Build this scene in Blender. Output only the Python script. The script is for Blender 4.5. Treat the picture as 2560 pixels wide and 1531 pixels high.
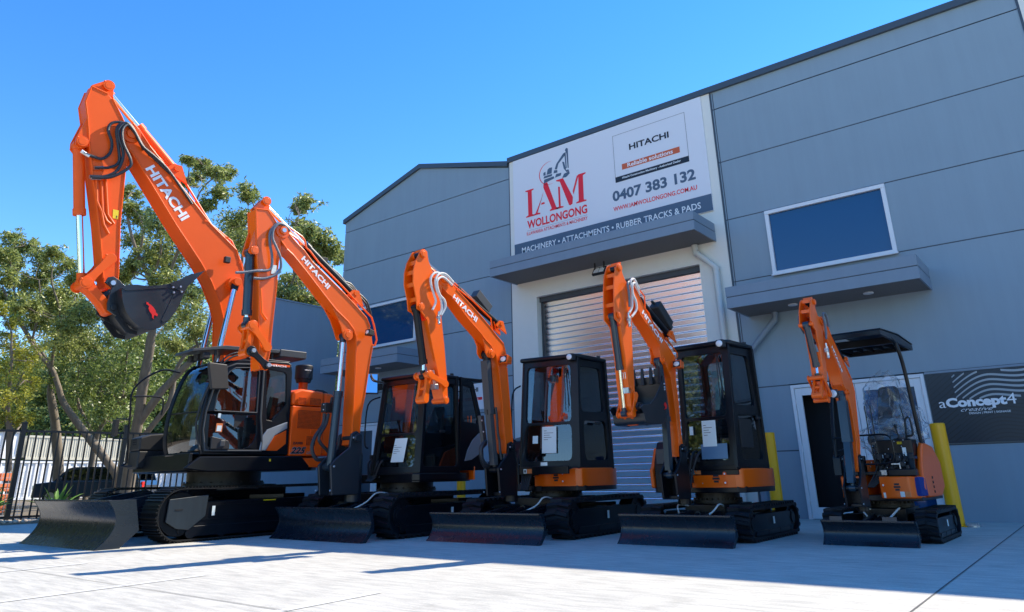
import bpy, bmesh, math, random
from math import radians, sin, cos, pi, atan2, hypot
from mathutils import Vector, Matrix, geometry, noise
for o in list(bpy.data.objects): bpy.data.objects.remove(o)
S = bpy.context.scene
COL = S.collection
# ---------------------------------------------------------------- camera
cam = bpy.data.cameras.new('camera'); camo = bpy.data.objects.new('camera', cam); COL.objects.link(camo)
yaw, pitch, roll, FPX, PCX, PCY = -6.61909067e-01, 3.27396826e-01, -2.21722972e-02, 1786.09, 1282.98, 582.92
fw = Vector((sin(yaw)*cos(pitch), cos(yaw)*cos(pitch), sin(pitch)))
rt = Vector((cos(yaw), -sin(yaw), 0)); up = rt.cross(fw)
r2 = rt*cos(roll)+up*sin(roll); u2 = -rt*sin(roll)+up*cos(roll)
camo.matrix_world = Matrix(((r2.x, u2.x, -fw.x, 0), (r2.y, u2.y, -fw.y, 0), (r2.z, u2.z, -fw.z, .85), (0, 0, 0, 1)))
cam.sensor_width = 36; cam.sensor_fit = 'HORIZONTAL'; cam.lens = FPX/2560*36
cam.shift_x = (1280-PCX)/2560; cam.shift_y = (PCY-765.5)/2560
cam.clip_end = 3000; cam.clip_start = .05
S.camera = camo
# ---------------------------------------------------------------- sky, sun, exposure
SUN = Vector((.355, .86, 1.0)).normalized()
w = bpy.data.worlds.new("World"); S.world = w; w.use_nodes = True
nt = w.node_tree; nt.nodes.clear()
sk = nt.nodes.new('ShaderNodeTexSky'); sk.sky_type = 'NISHITA'; sk.sun_disc = False
sk.sun_elevation = math.asin(SUN.z); sk.sun_rotation = atan2(SUN.x, SUN.y)
sk.air_density = 1.0; sk.dust_density = 0.0; sk.ozone_density = 2.6; sk.altitude = 0
hs = nt.nodes.new('ShaderNodeHueSaturation'); hs.inputs['Saturation'].default_value = 1.33; hs.inputs['Hue'].default_value = .506
bg = nt.nodes.new('ShaderNodeBackground'); bg.inputs[1].default_value = .15
wo = nt.nodes.new('ShaderNodeOutputWorld')
nt.links.new(sk.outputs[0], hs.inputs['Color']); nt.links.new(hs.outputs[0], bg.inputs[0]); nt.links.new(bg.outputs[0], wo.inputs[0])
sl = bpy.data.lights.new('sun', 'SUN'); sl.energy = 4.0; sl.angle = radians(.5); sl.color = (1, .90, .74)
so = bpy.data.objects.new('sun', sl); COL.objects.link(so)
so.rotation_euler = SUN.to_track_quat('Z', 'Y').to_euler()
S.view_settings.view_transform = 'Standard'; S.view_settings.look = 'None'
S.view_settings.exposure = 1.05; S.view_settings.gamma = 1
# ---------------------------------------------------------------- materials
MATS = {}
def nodes(name):
    m = bpy.data.materials.new(name); m.use_nodes = True; MATS[name] = m
    return m, m.node_tree, m.node_tree.nodes['Principled BSDF']
def mat(name, col, rough=.5, metal=0, coat=0, var=.0, scale=6, bump=0, bscale=60, rvar=0, spec=.5, stretch=None):
    m, t, p = nodes(name)
    p.inputs['Base Color'].default_value = (*col, 1); p.inputs['Roughness'].default_value = rough
    p.inputs['Metallic'].default_value = metal; p.inputs['Coat Weight'].default_value = coat
    p.inputs['Coat Roughness'].default_value = .08; p.inputs['Specular IOR Level'].default_value = spec
    if var or bump or rvar:
        tc = t.nodes.new('ShaderNodeTexCoord'); mp = t.nodes.new('ShaderNodeMapping')
        t.links.new(tc.outputs['Object'], mp.inputs[0])
        if stretch: mp.inputs['Scale'].default_value = stretch
        n = t.nodes.new('ShaderNodeTexNoise'); n.inputs['Scale'].default_value = scale; n.inputs['Detail'].default_value = 6
        t.links.new(mp.outputs[0], n.inputs[0])
    if var:
        mx = t.nodes.new('ShaderNodeMix'); mx.data_type = 'RGBA'
        mx.inputs[6].default_value = (*[c*(1-var) for c in col], 1); mx.inputs[7].default_value = (*[min(1, c*(1+var)) for c in col], 1)
        t.links.new(n.outputs[0], mx.inputs[0]); t.links.new(mx.outputs[2], p.inputs['Base Color'])
    if rvar:
        mr = t.nodes.new('ShaderNodeMapRange'); mr.inputs[3].default_value = rough-rvar; mr.inputs[4].default_value = rough+rvar
        t.links.new(n.outputs[0], mr.inputs[0]); t.links.new(mr.outputs[0], p.inputs['Roughness'])
    if bump:
        n2 = t.nodes.new('ShaderNodeTexNoise'); n2.inputs['Scale'].default_value = bscale; n2.inputs['Detail'].default_value = 4
        t.links.new(mp.outputs[0], n2.inputs[0])
        b = t.nodes.new('ShaderNodeBump'); b.inputs['Strength'].default_value = bump; b.inputs['Distance'].default_value = .01
        t.links.new(n2.outputs[0], b.inputs['Height']); t.links.new(b.outputs[0], p.inputs['Normal'])
    return m
def glassmat(name, tint, opacity, rough=.02, ior=1.5):
    m = bpy.data.materials.new(name); m.use_nodes = True; MATS[name] = m
    t = m.node_tree; t.nodes.clear()
    o = t.nodes.new('ShaderNodeOutputMaterial'); mx = t.nodes.new('ShaderNodeMixShader'); mx2 = t.nodes.new('ShaderNodeMixShader')
    tr = t.nodes.new('ShaderNodeBsdfTransparent'); tr.inputs[0].default_value = (*tint, 1)
    gl = t.nodes.new('ShaderNodeBsdfGlossy'); gl.inputs[0].default_value = (1, 1, 1, 1); gl.inputs['Roughness'].default_value = rough
    df = t.nodes.new('ShaderNodeBsdfDiffuse'); df.inputs[0].default_value = (.006, .009, .012, 1)
    lw = t.nodes.new('ShaderNodeLayerWeight'); lw.inputs[0].default_value = .5
    pw = t.nodes.new('ShaderNodeMath'); pw.operation = 'POWER'; pw.inputs[1].default_value = 4; t.links.new(lw.outputs['Facing'], pw.inputs[0])
    fr = t.nodes.new('ShaderNodeMath'); fr.operation = 'MULTIPLY_ADD'; fr.inputs[1].default_value = .9; fr.inputs[2].default_value = ((ior-1)/(ior+1))**2*1.6; t.links.new(pw.outputs[0], fr.inputs[0])
    t.links.new(tr.outputs[0], mx2.inputs[1]); t.links.new(df.outputs[0], mx2.inputs[2]); mx2.inputs[0].default_value = opacity
    t.links.new(fr.outputs[0], mx.inputs[0]); t.links.new(mx2.outputs[0], mx.inputs[1]); t.links.new(gl.outputs[0], mx.inputs[2])
    t.links.new(mx.outputs[0], o.inputs[0]); return m
ORANGE1 = mat('orange paint large', (.86, .105, .006), .42, coat=.0, spec=.25, var=.06, scale=2, bump=.04, bscale=90)
ORANGE = mat('orange paint', (.90, .128, .003), .30, coat=.12, spec=.4, var=.05, scale=2, bump=.03, bscale=90)
BLACK = mat('black paint', (.004, .0055, .009), .34, coat=.06, spec=.3, var=.3, scale=3, rvar=.08)
BLADE = mat('blade paint', (.007, .013, .022), .27, spec=.55, var=.3, scale=2, rvar=.08, stretch=(.6, 4, 4))
DARKBLUE = mat('dark cylinder paint', (.012, .028, .045), .3, coat=.3, var=.2)
RUBBER = mat('track rubber', (.008, .009, .012), .55, spec=.28, var=.35, scale=9, bump=.25, bscale=45)
STEEL = mat('track steel', (.028, .027, .026), .42, metal=.5, var=.4, scale=12, bump=.2, bscale=60)
CHROME = mat('chrome rod', (.82, .84, .86), .12, metal=1)
ALU = mat('bright fitting', (.62, .63, .64), .28, metal=.9, bump=.3, bscale=90)
PLASTIC = mat('black plastic', (.016, .017, .019), .55, bump=.1, bscale=120)
GREY = mat('charcoal grey panel', (.05, .055, .06), .45, var=.1)
SILVER = mat('silver panel', (.3, .33, .36), .35, metal=.3)
WHITE = mat('white lettering', (.85, .85, .85), .45)
HOSEW = mat('white hose sleeve', (.68, .66, .62), .6, bump=.5, bscale=160)
HOSEB = mat('black hose', (.02, .024, .03), .4, bump=.3, bscale=160)
HOSEG = mat('grey hose', (.12, .14, .17), .45, bump=.4, bscale=160)
LAMPG = mat('lamp glass', (.75, .78, .8), .12, coat=1)
MIRROR = mat('mirror glass', (.9, .92, .95), .02, metal=1)
YELLOW = mat('yellow sticker', (.85, .6, .01), .5)
REDM = mat('red emblem', (.7, .015, .012), .4)
PAPER = mat('paper sheet', (.72, .80, .78), .6)
ORDECAL = mat('orange decal', (.75, .2, .05), .5)
GLASS = glassmat('cab glass', (.42, .56, .62), .30, .02, 1.7)
GLASSD = glassmat('dark glass', (.10, .15, .20), .80, .02, 1.6)
FILM = glassmat('plastic film', (.97, .98, .99), .07, .16, 1.45)
FILM.node_tree.nodes['Diffuse BSDF'].inputs[0].default_value = (.62, .68, .74, 1)
SEAT = mat('seat fabric', (.012, .014, .018), .6, bump=.3)
BROWN = mat('floor mat', (.30, .16, .08), .7, var=.4, scale=20)
BLUEF = mat('blue fabric', (.005, .03, .20), .85, bump=1, bscale=50)
# ---------------------------------------------------------------- mesh helper
SPLIT = {'guide_link', 'link_pin', 'hinge', 'mirror_arm', 'cab_lamp_bracket', 'control_lever_pair'}
class MB:
    def __init__(s, M=None): s.v = []; s.f = []; s.M = M
    def add(s, vs, fs):
        n = len(s.v)
        for v in vs:
            v = Vector(v)
            if s.M is not None: v = s.M @ v
            s.v.append(v)
        s.f += [tuple(i+n for i in f) for f in fs]; return s
    def box(s, x0, x1, y0, y1, z0, z1, M=None):
        vs = [Vector((x, y, z)) for z in (z0, z1) for y in (y0, y1) for x in (x0, x1)]
        if M is not None: vs = [M @ v for v in vs]
        return s.add(vs, [(0, 2, 3, 1), (4, 5, 7, 6), (0, 1, 5, 4), (2, 6, 7, 3), (0, 4, 6, 2), (1, 3, 7, 5)])
    def loft(s, a, b):     # two rings, capped
        n = len(a); vs = list(a)+list(b)
        fs = [tuple(range(n))[::-1], tuple(range(n, 2*n))]+[(i, (i+1) % n, n+(i+1) % n, n+i) for i in range(n)]
        return s.add(vs, fs)
    def prism(s, poly, y0, y1):   # poly in x,z
        return s.loft([(x, y0, z) for x, z in poly], [(x, y1, z) for x, z in poly])
    def prismz(s, poly, z0, z1):  # poly in x,y
        return s.loft([(x, y, z0) for x, y in poly], [(x, y, z1) for x, y in poly])
    def plate(s, outer, holes, fn, t):   # outer / holes 2D, fn(u,v,w)->3D
        rings = [outer]+list(holes); flat = [p for r in rings for p in r]
        tris = geometry.tessellate_polygon([[Vector((p[0], p[1], 0)) for p in r] for r in rings])
        n = len(flat)
        vs = [fn(p[0], p[1], 0) for p in flat]+[fn(p[0], p[1], t) for p in flat]
        fs = [tuple(q) for q in tris]+[tuple(n+i for i in q)[::-1] for q in tris]
        k = 0
        for r in rings:
            m = len(r)
            fs += [(k+i, k+(i+1) % m, n+k+(i+1) % m, n+k+i) for i in range(m)]; k += m
        return s.add(vs, fs)
    def cyl(s, p, q, r, n=16, r2=None, sx=1):
        p = Vector(p); q = Vector(q); d = (q-p).normalized(); a = d.orthogonal().normalized(); b = d.cross(a); r2 = r if r2 is None else r2
        A = [p+(a*cos(2*pi*i/n)+b*sin(2*pi*i/n))*r for i in range(n)]
        B = [q+(a*cos(2*pi*i/n)+b*sin(2*pi*i/n))*r2 for i in range(n)]
        return s.loft(A, B)
    def tube(s, pts, r, n=8, radii=None, closed=False):
        pts = [Vector(p) for p in pts]; N = len(pts); vs = []; fs = []
        ref = None
        for i, p in enumerate(pts):
            d = (pts[min(i+1, N-1)]-pts[max(i-1, 0)]).normalized()
            if ref is None: ref = d.orthogonal().normalized()
            a = (ref-d*ref.dot(d)); a = a.normalized() if a.length > 1e-5 else d.orthogonal().normalized(); ref = a; b = d.cross(a)
            rr = radii[i] if radii else r
            vs += [p+(a*cos(2*pi*k/n)+b*sin(2*pi*k/n))*rr for k in range(n)]
        for i in range(N-1):
            fs += [(i*n+k, i*n+(k+1) % n, (i+1)*n+(k+1) % n, (i+1)*n+k) for k in range(n)]
        fs += [tuple(range(n))[::-1], tuple(range((N-1)*n, N*n))]
        return s.add(vs, fs)
    def ball(s, c, r, n=10, sc=(1, 1, 1)):
        vs = []; fs = []; c = Vector(c)
        for j in range(n+1):
            for i in range(n*2):
                t = pi*j/n; a = pi*i/n
                vs.append(c+Vector((r*sc[0]*sin(t)*cos(a), r*sc[1]*sin(t)*sin(a), r*sc[2]*cos(t))))
        for j in range(n):
            for i in range(n*2):
                fs.append((j*2*n+i, j*2*n+(i+1) % (2*n), (j+1)*2*n+(i+1) % (2*n), (j+1)*2*n+i))
        return s.add(vs, fs)
    def pieces(s, name, material, parent=None, **k):
        # one object per connected piece
        par = list(range(len(s.v)))
        def fd(i):
            while par[i] != i: par[i] = par[par[i]]; i = par[i]
            return i
        for f in s.f:
            for q in f[1:]: par[fd(q)] = fd(f[0])
        gr = {}
        for f in s.f: gr.setdefault(fd(f[0]), []).append(f)
        out = []
        for fs in gr.values():
            ids = sorted({i for f in fs for i in f}); mp = {i: j for j, i in enumerate(ids)}
            b = MB(); b.v = [s.v[i] for i in ids]; b.f = [tuple(mp[i] for i in f) for f in fs]; out.append(b.build(name, material, parent, **k))
        return out
    def build(s, name, material, parent=None, bevel=0, angle=32, seg=2):
        if name in SPLIT: SPLIT.discard(name); o = s.pieces(name, material, parent, bevel=bevel, angle=angle, seg=seg); SPLIT.add(name); return o[0]
        me = bpy.data.meshes.new(name); me.from_pydata([tuple(v) for v in s.v], [], s.f)
        bm = bmesh.new(); bm.from_mesh(me); bmesh.ops.remove_doubles(bm, verts=bm.verts, dist=1e-5) if bevel == 0 and len(bm.verts) < 20000 and False else None
        bmesh.ops.recalc_face_normals(bm, faces=bm.faces); bm.to_mesh(me); bm.free()
        me.shade_smooth(); me.set_sharp_from_angle(angle=radians(angle))
        me.materials.append(material)
        o = bpy.data.objects.new(name, me); COL.objects.link(o)
        if parent is not None: o.parent = parent
        if bevel:
            b = o.modifiers.new('bevel', 'BEVEL'); b.width = bevel; b.segments = seg; b.limit_method = 'ANGLE'; b.angle_limit = radians(40)
            b.harden_normals = True
        return o
def spline(pts, k=6):
    P = [Vector(p) for p in pts]; out = []
    for i in range(len(P)-1):
        a = P[max(i-1, 0)]; b = P[i]; c = P[i+1]; d = P[min(i+2, len(P)-1)]
        for j in range(k):
            t = j/k
            out.append(.5*((2*b)+(c-a)*t+(2*a-5*b+4*c-d)*t*t+(3*b-a-3*c+d)*t**3))
    out.append(P[-1]); return out
def tag(o, label=None, cat=None, group=None, kind=None):
    if label: o['label'] = label
    if cat: o['category'] = cat
    if group: o['group'] = group
    if kind: o['kind'] = kind
    return o
def empty(name, loc, rz=0):
    o = bpy.data.objects.new(name, None); o.empty_display_size = .2; COL.objects.link(o); o.location = loc; o.rotation_euler = (0, 0, rz); return o
def rrect(x0, x1, y0, y1, r, n=4):
    out = []
    for cx, cy, a0 in ((x1-r, y1-r, 0), (x0+r, y1-r, 90), (x0+r, y0+r, 180), (x1-r, y0+r, 270)):
        for i in range(n+1):
            a = radians(a0+90*i/n); out.append((cx+r*cos(a), cy+r*sin(a)))
    return out
FONTCACHE = {}
def text(s, o, U, V, N, W, H, material, parent, bold=0., name='lettering', depth=.002, shear=0):
    """string fitted into a W x H rectangle whose lower-left corner is o, on axes U, V, standing N*depth proud"""
    cu = bpy.data.curves.new('t', 'FONT'); cu.body = s; cu.offset = bold; cu.extrude = 0; cu.shear = shear; cu.resolution_u = 3
    ob = bpy.data.objects.new('t', cu); COL.objects.link(ob)
    bpy.context.view_layer.update()
    me = bpy.data.meshes.new_from_object(ob.evaluated_get(bpy.context.evaluated_depsgraph_get()))
    bpy.data.objects.remove(ob)
    xs = [v.co.x for v in me.vertices]; ys = [v.co.y for v in me.vertices]
    x0, x1, y0, y1 = min(xs), max(xs), min(ys), max(ys)
    o = Vector(o); U = Vector(U); V = Vector(V); N = Vector(N)
    for v in me.vertices:
        v.co = o+U*((v.co.x-x0)/(x1-x0)*W)+V*((v.co.y-y0)/(y1-y0)*H)+N*depth
    me.materials.clear(); me.materials.append(material); me.name = name
    t = bpy.data.objects.new(name, me); COL.objects.link(t)
    if parent is not None: t.parent = parent
    return t
D={1:{'boom':[[2.585,6.953],[2.628,6.855],[2.603,6.661],[2.507,6.532],[2.394,6.408],[2.288,6.281],[1.509,5.31],[1.203,4.96],[0.97,4.691],[0.728,4.362],[0.527,3.984],[0.427,3.707],[0.373,3.14],[0.205,2.256],[0.083,1.632],[-0.127,1.567],[-0.281,1.711],[-0.146,3.009],[-0.116,3.766],[-0.02,4.219],[0.104,4.553],[0.325,5.068],[0.877,5.464],[1.747,6.286],[2.145,6.654],[2.368,6.907],[2.477,6.992]],
'tip':[[2.48,6.769]],
'cylpin':[[0.341,4.381]],
'cylbase':[[0.47,2.163]],
'stick':[[3.265,7.134],[3.217,7.458],[2.943,7.415],[2.865,7.353],[2.667,7.057],[2.507,6.787],[2.459,6.397],[2.473,6.074],[2.415,5.098],[2.313,4.229],[2.308,4.086],[2.35,3.989],[2.429,3.975],[2.504,4.051],[2.529,4.117],[2.658,4.704],[2.73,5.021],[2.953,5.851],[3.098,6.422],[3.187,6.844]],
'headb':[[3.213,7.468],[3.203,7.514],[3.04,7.654],[2.942,7.684],[2.863,7.612],[2.841,7.411],[2.936,7.415]],
'head':[[2.952,7.588]],
'cbr':[[3.193,6.881],[3.298,6.431],[3.288,6.319],[3.232,6.261],[3.181,6.287],[3.078,6.351]],
'cpin':[[3.207,6.385]],
'gland':[[2.998,5.154]],
'rodend':[[2.791,4.033]],
'linkA':[[2.472,4.453],[2.784,3.98]],
'linkB':[[2.749,4.012],[2.333,3.624]],
'hinge':[[2.405,4.024]],
'bucket':[[2.341,3.9],[2.27,3.965],[2.113,3.996],[1.948,4.0],[1.768,4.044],[1.604,4.104],[1.441,4.203],[1.243,4.352],[1.274,4.158],[1.325,3.992],[1.411,3.694],[1.522,3.481],[1.641,3.35],[1.781,3.271],[1.898,3.282],[2.018,3.326],[2.184,3.475],[2.293,3.683]],
'tooth':[[1.214,4.292],[1.13,4.431]],
'hose0':[[3.202,6.205],[3.127,6.173],[3.004,6.156],[2.868,6.161],[2.767,6.311],[2.771,6.506],[2.86,6.713],[2.823,6.857],[2.682,6.935],[2.508,6.921],[2.366,6.788]],
'hose1':[[2.961,5.966],[2.743,6.03],[2.615,6.171],[2.661,6.432],[2.738,6.724],[2.685,6.884],[2.535,6.919],[2.388,6.747],[2.218,6.54],[1.963,6.379],[1.723,6.228]],
'hose2':[[3.01,5.787],[2.779,5.852],[2.615,6.022],[2.576,6.328],[2.692,6.606],[2.709,6.78],[2.618,6.914],[2.464,6.807],[2.292,6.582],[2.062,6.456],[1.804,6.293],[1.484,5.98],[1.266,5.755]],
'hose3':[[2.983,5.769],[2.712,5.844],[2.463,6.085],[2.46,6.243],[2.618,6.51],[2.662,6.755],[2.578,6.886],[2.421,6.759],[2.232,6.539]],
'pipe0':[[2.074,6.533],[1.614,6.12],[0.962,5.513],[0.533,5.271],[0.217,4.842]],
'pipe1':[[2.363,7.021],[2.164,6.883],[2.037,6.759],[1.986,6.588],[1.717,6.445],[1.404,6.227],[0.804,5.502],[0.369,5.265],[0.114,4.838],[0.073,4.618]],
'armbase':[[1.586,6.399]],
'lamp':[[0.528,4.798]],
'spipe0':[[2.903,5.851],[2.826,5.401],[2.73,5.239],[2.665,5.025],[2.563,4.879]],
'spipe1':[[2.755,5.838],[2.628,5.209],[2.509,5.07]],
'spipe2':[[2.828,5.836],[2.714,5.243],[2.628,5.097],[2.556,5.052]],
'warn':[[2.556,5.328],[2.461,5.33],[2.455,5.171],[2.54,5.169]],
'roo':[[1.94,3.736],[1.736,3.644],[1.794,3.459]]},
2:{'boom':[[2.745,4.737],[2.808,4.703],[2.829,4.634],[2.814,4.574],[2.751,4.497],[2.637,4.376],[2.52,4.3],[2.264,4.074],[1.828,3.666],[1.671,3.525],[1.422,3.352],[1.313,3.245],[1.255,3.12],[1.233,2.959],[1.24,2.829],[1.236,2.257],[1.238,1.462],[1.252,1.375],[1.163,1.353],[1.104,1.449],[1.083,1.837],[1.023,2.204],[0.966,2.684],[0.911,3.02],[0.927,3.103],[0.946,3.212],[0.985,3.32],[1.066,3.467],[1.258,3.619],[1.447,3.759],[1.659,3.904],[2.174,4.255],[2.341,4.42],[2.455,4.497],[2.57,4.592],[2.685,4.704]],
'tip':[[2.739,4.657]],
'cylpin':[[1.412,3.129]],
'cbk':[[1.738,3.555],[1.616,3.387],[1.544,3.244],[1.485,3.1],[1.439,3.068],[1.372,3.103],[1.301,3.188],[1.332,3.272],[1.493,3.415]],
'cylmid':[[1.449,2.214]],
'cylbase':[[1.52,1.044]],
'stick':[[3.217,4.924],[3.014,4.948],[2.921,4.852],[2.827,4.737],[2.775,4.584],[2.76,4.315],[2.766,3.981],[2.758,3.714],[2.772,3.155],[2.775,2.693],[2.798,2.545],[2.861,2.446],[2.909,2.434],[2.929,2.635],[2.98,3.058],[3.036,3.667],[3.104,4.069],[3.152,4.41]],
'headb':[[3.197,4.934],[3.217,4.956],[3.13,5.08],[3.09,5.141],[3.037,5.171],[2.997,5.143],[2.97,5.01],[2.989,4.959]],
'head':[[3.043,5.101]],
'cbr':[[3.182,4.584],[3.2,4.544],[3.257,4.232],[3.239,4.192],[3.203,4.182],[3.145,4.211],[3.121,4.331]],
'cpin':[[3.178,4.239]],
'gland':[[3.131,3.246]],
'rodend':[[3.123,3.103]],
'linkA':[[2.831,2.768],[3.106,3.07]],
'linkB':[[3.072,3.085],[3.093,2.681]],
'hinge':[[2.839,2.488]],
'hose0':[[3.448,3.826],[3.316,3.854],[3.14,3.909],[2.941,3.955],[2.89,4.043],[2.907,4.215],[2.954,4.382],[2.97,4.548],[2.926,4.667],[2.832,4.757],[2.729,4.759],[2.638,4.698]],
'hose1':[[3.164,3.789],[2.991,3.812],[2.82,3.903],[2.749,4.022],[2.773,4.194],[2.862,4.353],[2.928,4.472],[2.931,4.606],[2.876,4.709],[2.805,4.752],[2.709,4.731],[2.628,4.676]],
'pipe0':[[2.748,4.782],[2.623,4.765],[2.37,4.655],[2.316,4.601],[2.276,4.479],[2.203,4.438],[2.034,4.279],[1.618,3.996],[1.24,3.719],[0.937,3.501],[0.876,3.362],[0.81,3.122],[0.845,3.017],[0.892,3.023]],
'pipe1':[[2.758,4.75],[2.641,4.713],[2.419,4.615],[2.365,4.553],[2.349,4.473],[2.104,4.245],[1.666,3.957],[1.291,3.681],[1.018,3.495],[0.936,3.325],[0.907,3.161]],
'bhose0':[[1.853,4.314],[1.682,4.209],[1.495,4.083],[1.324,4.044],[1.185,3.929],[0.99,3.798],[0.9,3.626],[0.876,3.549]],
'bhose1':[[1.704,4.252],[1.558,4.165],[1.409,4.042],[1.301,3.992],[1.107,3.84],[0.995,3.742],[0.948,3.622]],
'armbase':[[1.274,3.868]],
'lamp':[[1.083,3.186]],
'spipe0':[[3.023,3.663],[2.963,3.282],[2.875,3.189]],
'tag':[[2.861,4.067],[2.784,4.073],[2.784,3.923],[2.866,3.926]]},
3:{'boom':[[2.601,3.595],[2.662,3.552],[2.671,3.475],[2.609,3.411],[2.505,3.339],[2.428,3.314],[2.105,3.049],[1.814,2.858],[1.716,2.774],[1.602,2.71],[1.488,2.567],[1.432,2.418],[1.43,2.389],[1.368,1.934],[1.29,1.204],[1.264,1.159],[1.171,1.166],[1.133,1.245],[1.183,1.811],[1.24,2.407],[1.239,2.427],[1.263,2.631],[1.313,2.769],[1.453,2.856],[1.626,2.991],[1.966,3.216],[2.336,3.436],[2.403,3.479],[2.518,3.549]],
'tip':[[2.6,3.534]],
'cylpin':[[1.588,2.583]],
'cbk':[[1.771,2.793],[1.716,2.703],[1.71,2.588],[1.647,2.523],[1.546,2.52],[1.486,2.584],[1.601,2.697]],
'cylmid':[[1.51,1.709]],
'cylbase':[[1.424,0.94]],
'stick':[[2.988,3.907],[3.042,3.884],[3.142,3.701],[3.18,3.553],[3.177,3.379],[3.117,3.181],[3.092,3.028],[3.027,3.01],[2.906,2.903],[2.858,2.741],[2.777,2.472],[2.689,2.206],[2.615,1.985],[2.575,1.862],[2.536,1.806],[2.491,1.849],[2.514,2.121],[2.572,2.589],[2.615,2.84],[2.655,3.112],[2.652,3.261],[2.615,3.485],[2.677,3.564],[2.819,3.611],[2.901,3.752],[2.929,3.883]],
'head':[[3.011,3.823]],
'cpin':[[3.029,3.067]],
'gland':[[2.869,2.309]],
'rodend':[[2.869,2.146]],
'linkA':[[2.566,2.058],[2.87,2.159]],
'linkB':[[2.833,2.166],[2.881,1.838]],
'hinge':[[2.55,1.844]],
'hose0':[[2.845,3.05],[2.788,3.168],[2.829,3.271],[2.886,3.393],[2.893,3.495],[2.835,3.57],[2.756,3.597],[2.675,3.583],[2.552,3.569],[2.448,3.528]],
'hose1':[[2.721,2.994],[2.682,3.095],[2.709,3.215],[2.796,3.347],[2.818,3.476],[2.755,3.57],[2.654,3.605],[2.551,3.58],[2.436,3.511]],
'hose2':[[2.69,2.995],[2.625,3.115],[2.648,3.207],[2.749,3.278],[2.801,3.401],[2.783,3.486],[2.693,3.541],[2.591,3.523],[2.467,3.471]],
'pipe0':[[2.401,3.507],[1.992,3.345],[1.564,3.125],[1.538,2.94],[1.436,2.865]],
'pipe1':[[2.315,3.554],[1.886,3.353],[1.467,3.139],[1.41,3.006],[1.306,2.96]],
'pipe2':[[1.521,3.028],[1.271,2.841],[1.181,2.772],[1.183,2.692],[1.223,2.627]],
'armbase':[[1.326,3.077]],
'valve':[[2.725,2.954]],
'lamp':[[1.388,2.498]],
'box':[[1.642,3.401]],
'block':[[2.682,2.021]]},
4:{'boom':[[1.885,3.249],[1.947,3.174],[1.919,3.082],[1.805,3.037],[1.765,2.93],[1.665,2.865],[1.685,2.846],[1.475,2.674],[1.264,2.474],[1.23,2.374],[1.195,2.273],[1.092,2.108],[1.058,2.059],[1.032,1.686],[1.005,1.32],[1.015,1.077],[1.011,1.037],[0.943,1.066],[0.929,1.182],[0.947,1.369],[0.934,1.727],[0.952,2.023],[0.932,2.185],[0.918,2.348],[1.086,2.502],[1.265,2.652],[1.514,2.887],[1.685,3.12],[1.781,3.218]],
'tip':[[1.895,3.167]],
'cylpin':[[1.196,2.279]],
'cbk':[[1.292,2.445],[1.261,2.369],[1.261,2.273],[1.212,2.222],[1.14,2.221],[1.087,2.282],[1.157,2.387]],
'cylmid':[[1.121,1.486]],
'cylbase':[[1.145,0.813]],
'stick':[[2.069,3.478],[2.118,3.448],[2.192,3.306],[2.223,3.142],[2.243,2.905],[2.252,2.711],[2.194,2.674],[2.136,2.628],[2.112,2.448],[2.08,2.239],[2.063,1.892],[2.042,1.764],[2.035,1.637],[2.002,1.554],[1.939,1.574],[1.934,1.728],[1.921,2.121],[1.908,2.526],[1.893,2.605],[1.871,2.882],[1.804,3.1],[1.898,3.197],[1.97,3.266],[2.018,3.354],[2.02,3.451]],
'head':[[2.082,3.403]],
'cpin':[[2.171,2.761]],
'gland':[[2.094,2.081]],
'rodend':[[2.061,1.549]],
'linkA':[[1.949,1.772],[2.031,1.542]],
'linkB':[[2.002,1.545],[1.895,1.452]],
'hinge':[[1.945,1.621]],
'blink':[[1.823,1.465]],
'bucket':[[1.495,2.037],[1.523,1.963],[1.593,1.878],[1.707,1.749],[1.828,1.664],[1.982,1.648],[2.047,1.611],[1.982,1.539],[1.966,1.439],[1.879,1.417],[1.663,1.42],[1.548,1.445],[1.488,1.568],[1.444,1.746],[1.457,1.87]],
'tooth':[[1.508,2.009],[1.517,2.162]],
'hose0':[[1.985,2.808],[1.913,2.905],[1.89,3.107],[1.913,3.223],[1.865,3.28],[1.798,3.28],[1.703,3.17]],
'hose1':[[1.94,2.764],[1.833,2.874],[1.838,2.984],[1.894,3.071],[1.893,3.183],[1.839,3.232],[1.782,3.202],[1.711,3.124]],
'hose2':[[1.98,2.889],[1.991,3.013],[2.01,3.121],[2.008,3.193],[1.965,3.224],[1.927,3.207]],
'hose3':[[2.073,3.193],[2.095,3.205],[2.107,3.171],[2.091,3.141]],
'pipe0':[[1.614,3.195],[1.499,3.115],[1.509,2.949],[1.432,2.895],[1.344,2.753],[1.147,2.631],[1.093,2.507]],
'pipe1':[[0.997,2.622],[0.864,2.521],[0.743,2.426],[0.743,2.385],[0.822,2.328]],
'pipe2':[[0.944,2.066],[0.953,1.688],[0.991,1.603],[0.924,1.404]],
'armbase':[[0.894,2.685]],
'valve':[[2.0,2.718]],
'lamp':[[0.984,2.228]],
'box':[[0.953,2.96]],
'block':[[2.024,1.831]]},
5:{'boom':[[1.676,2.607],[1.751,2.543],[1.708,2.477],[1.613,2.365],[1.565,2.308],[1.447,2.135],[1.32,1.979],[1.284,1.841],[1.285,1.822],[1.191,1.736],[1.132,1.506],[1.14,1.22],[1.229,0.886],[1.22,0.804],[1.17,0.82],[1.027,1.155],[0.951,1.515],[0.898,1.755],[0.927,1.873],[0.98,1.927],[1.153,2.11],[1.356,2.333],[1.511,2.486],[1.59,2.583]],
'tip':[[1.662,2.555]],
'cylpin':[[1.173,1.737]],
'cbk':[[1.284,1.946],[1.302,1.804],[1.245,1.765],[1.133,1.781],[1.123,1.853]],
'cylmid':[[1.221,1.149]],
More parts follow.
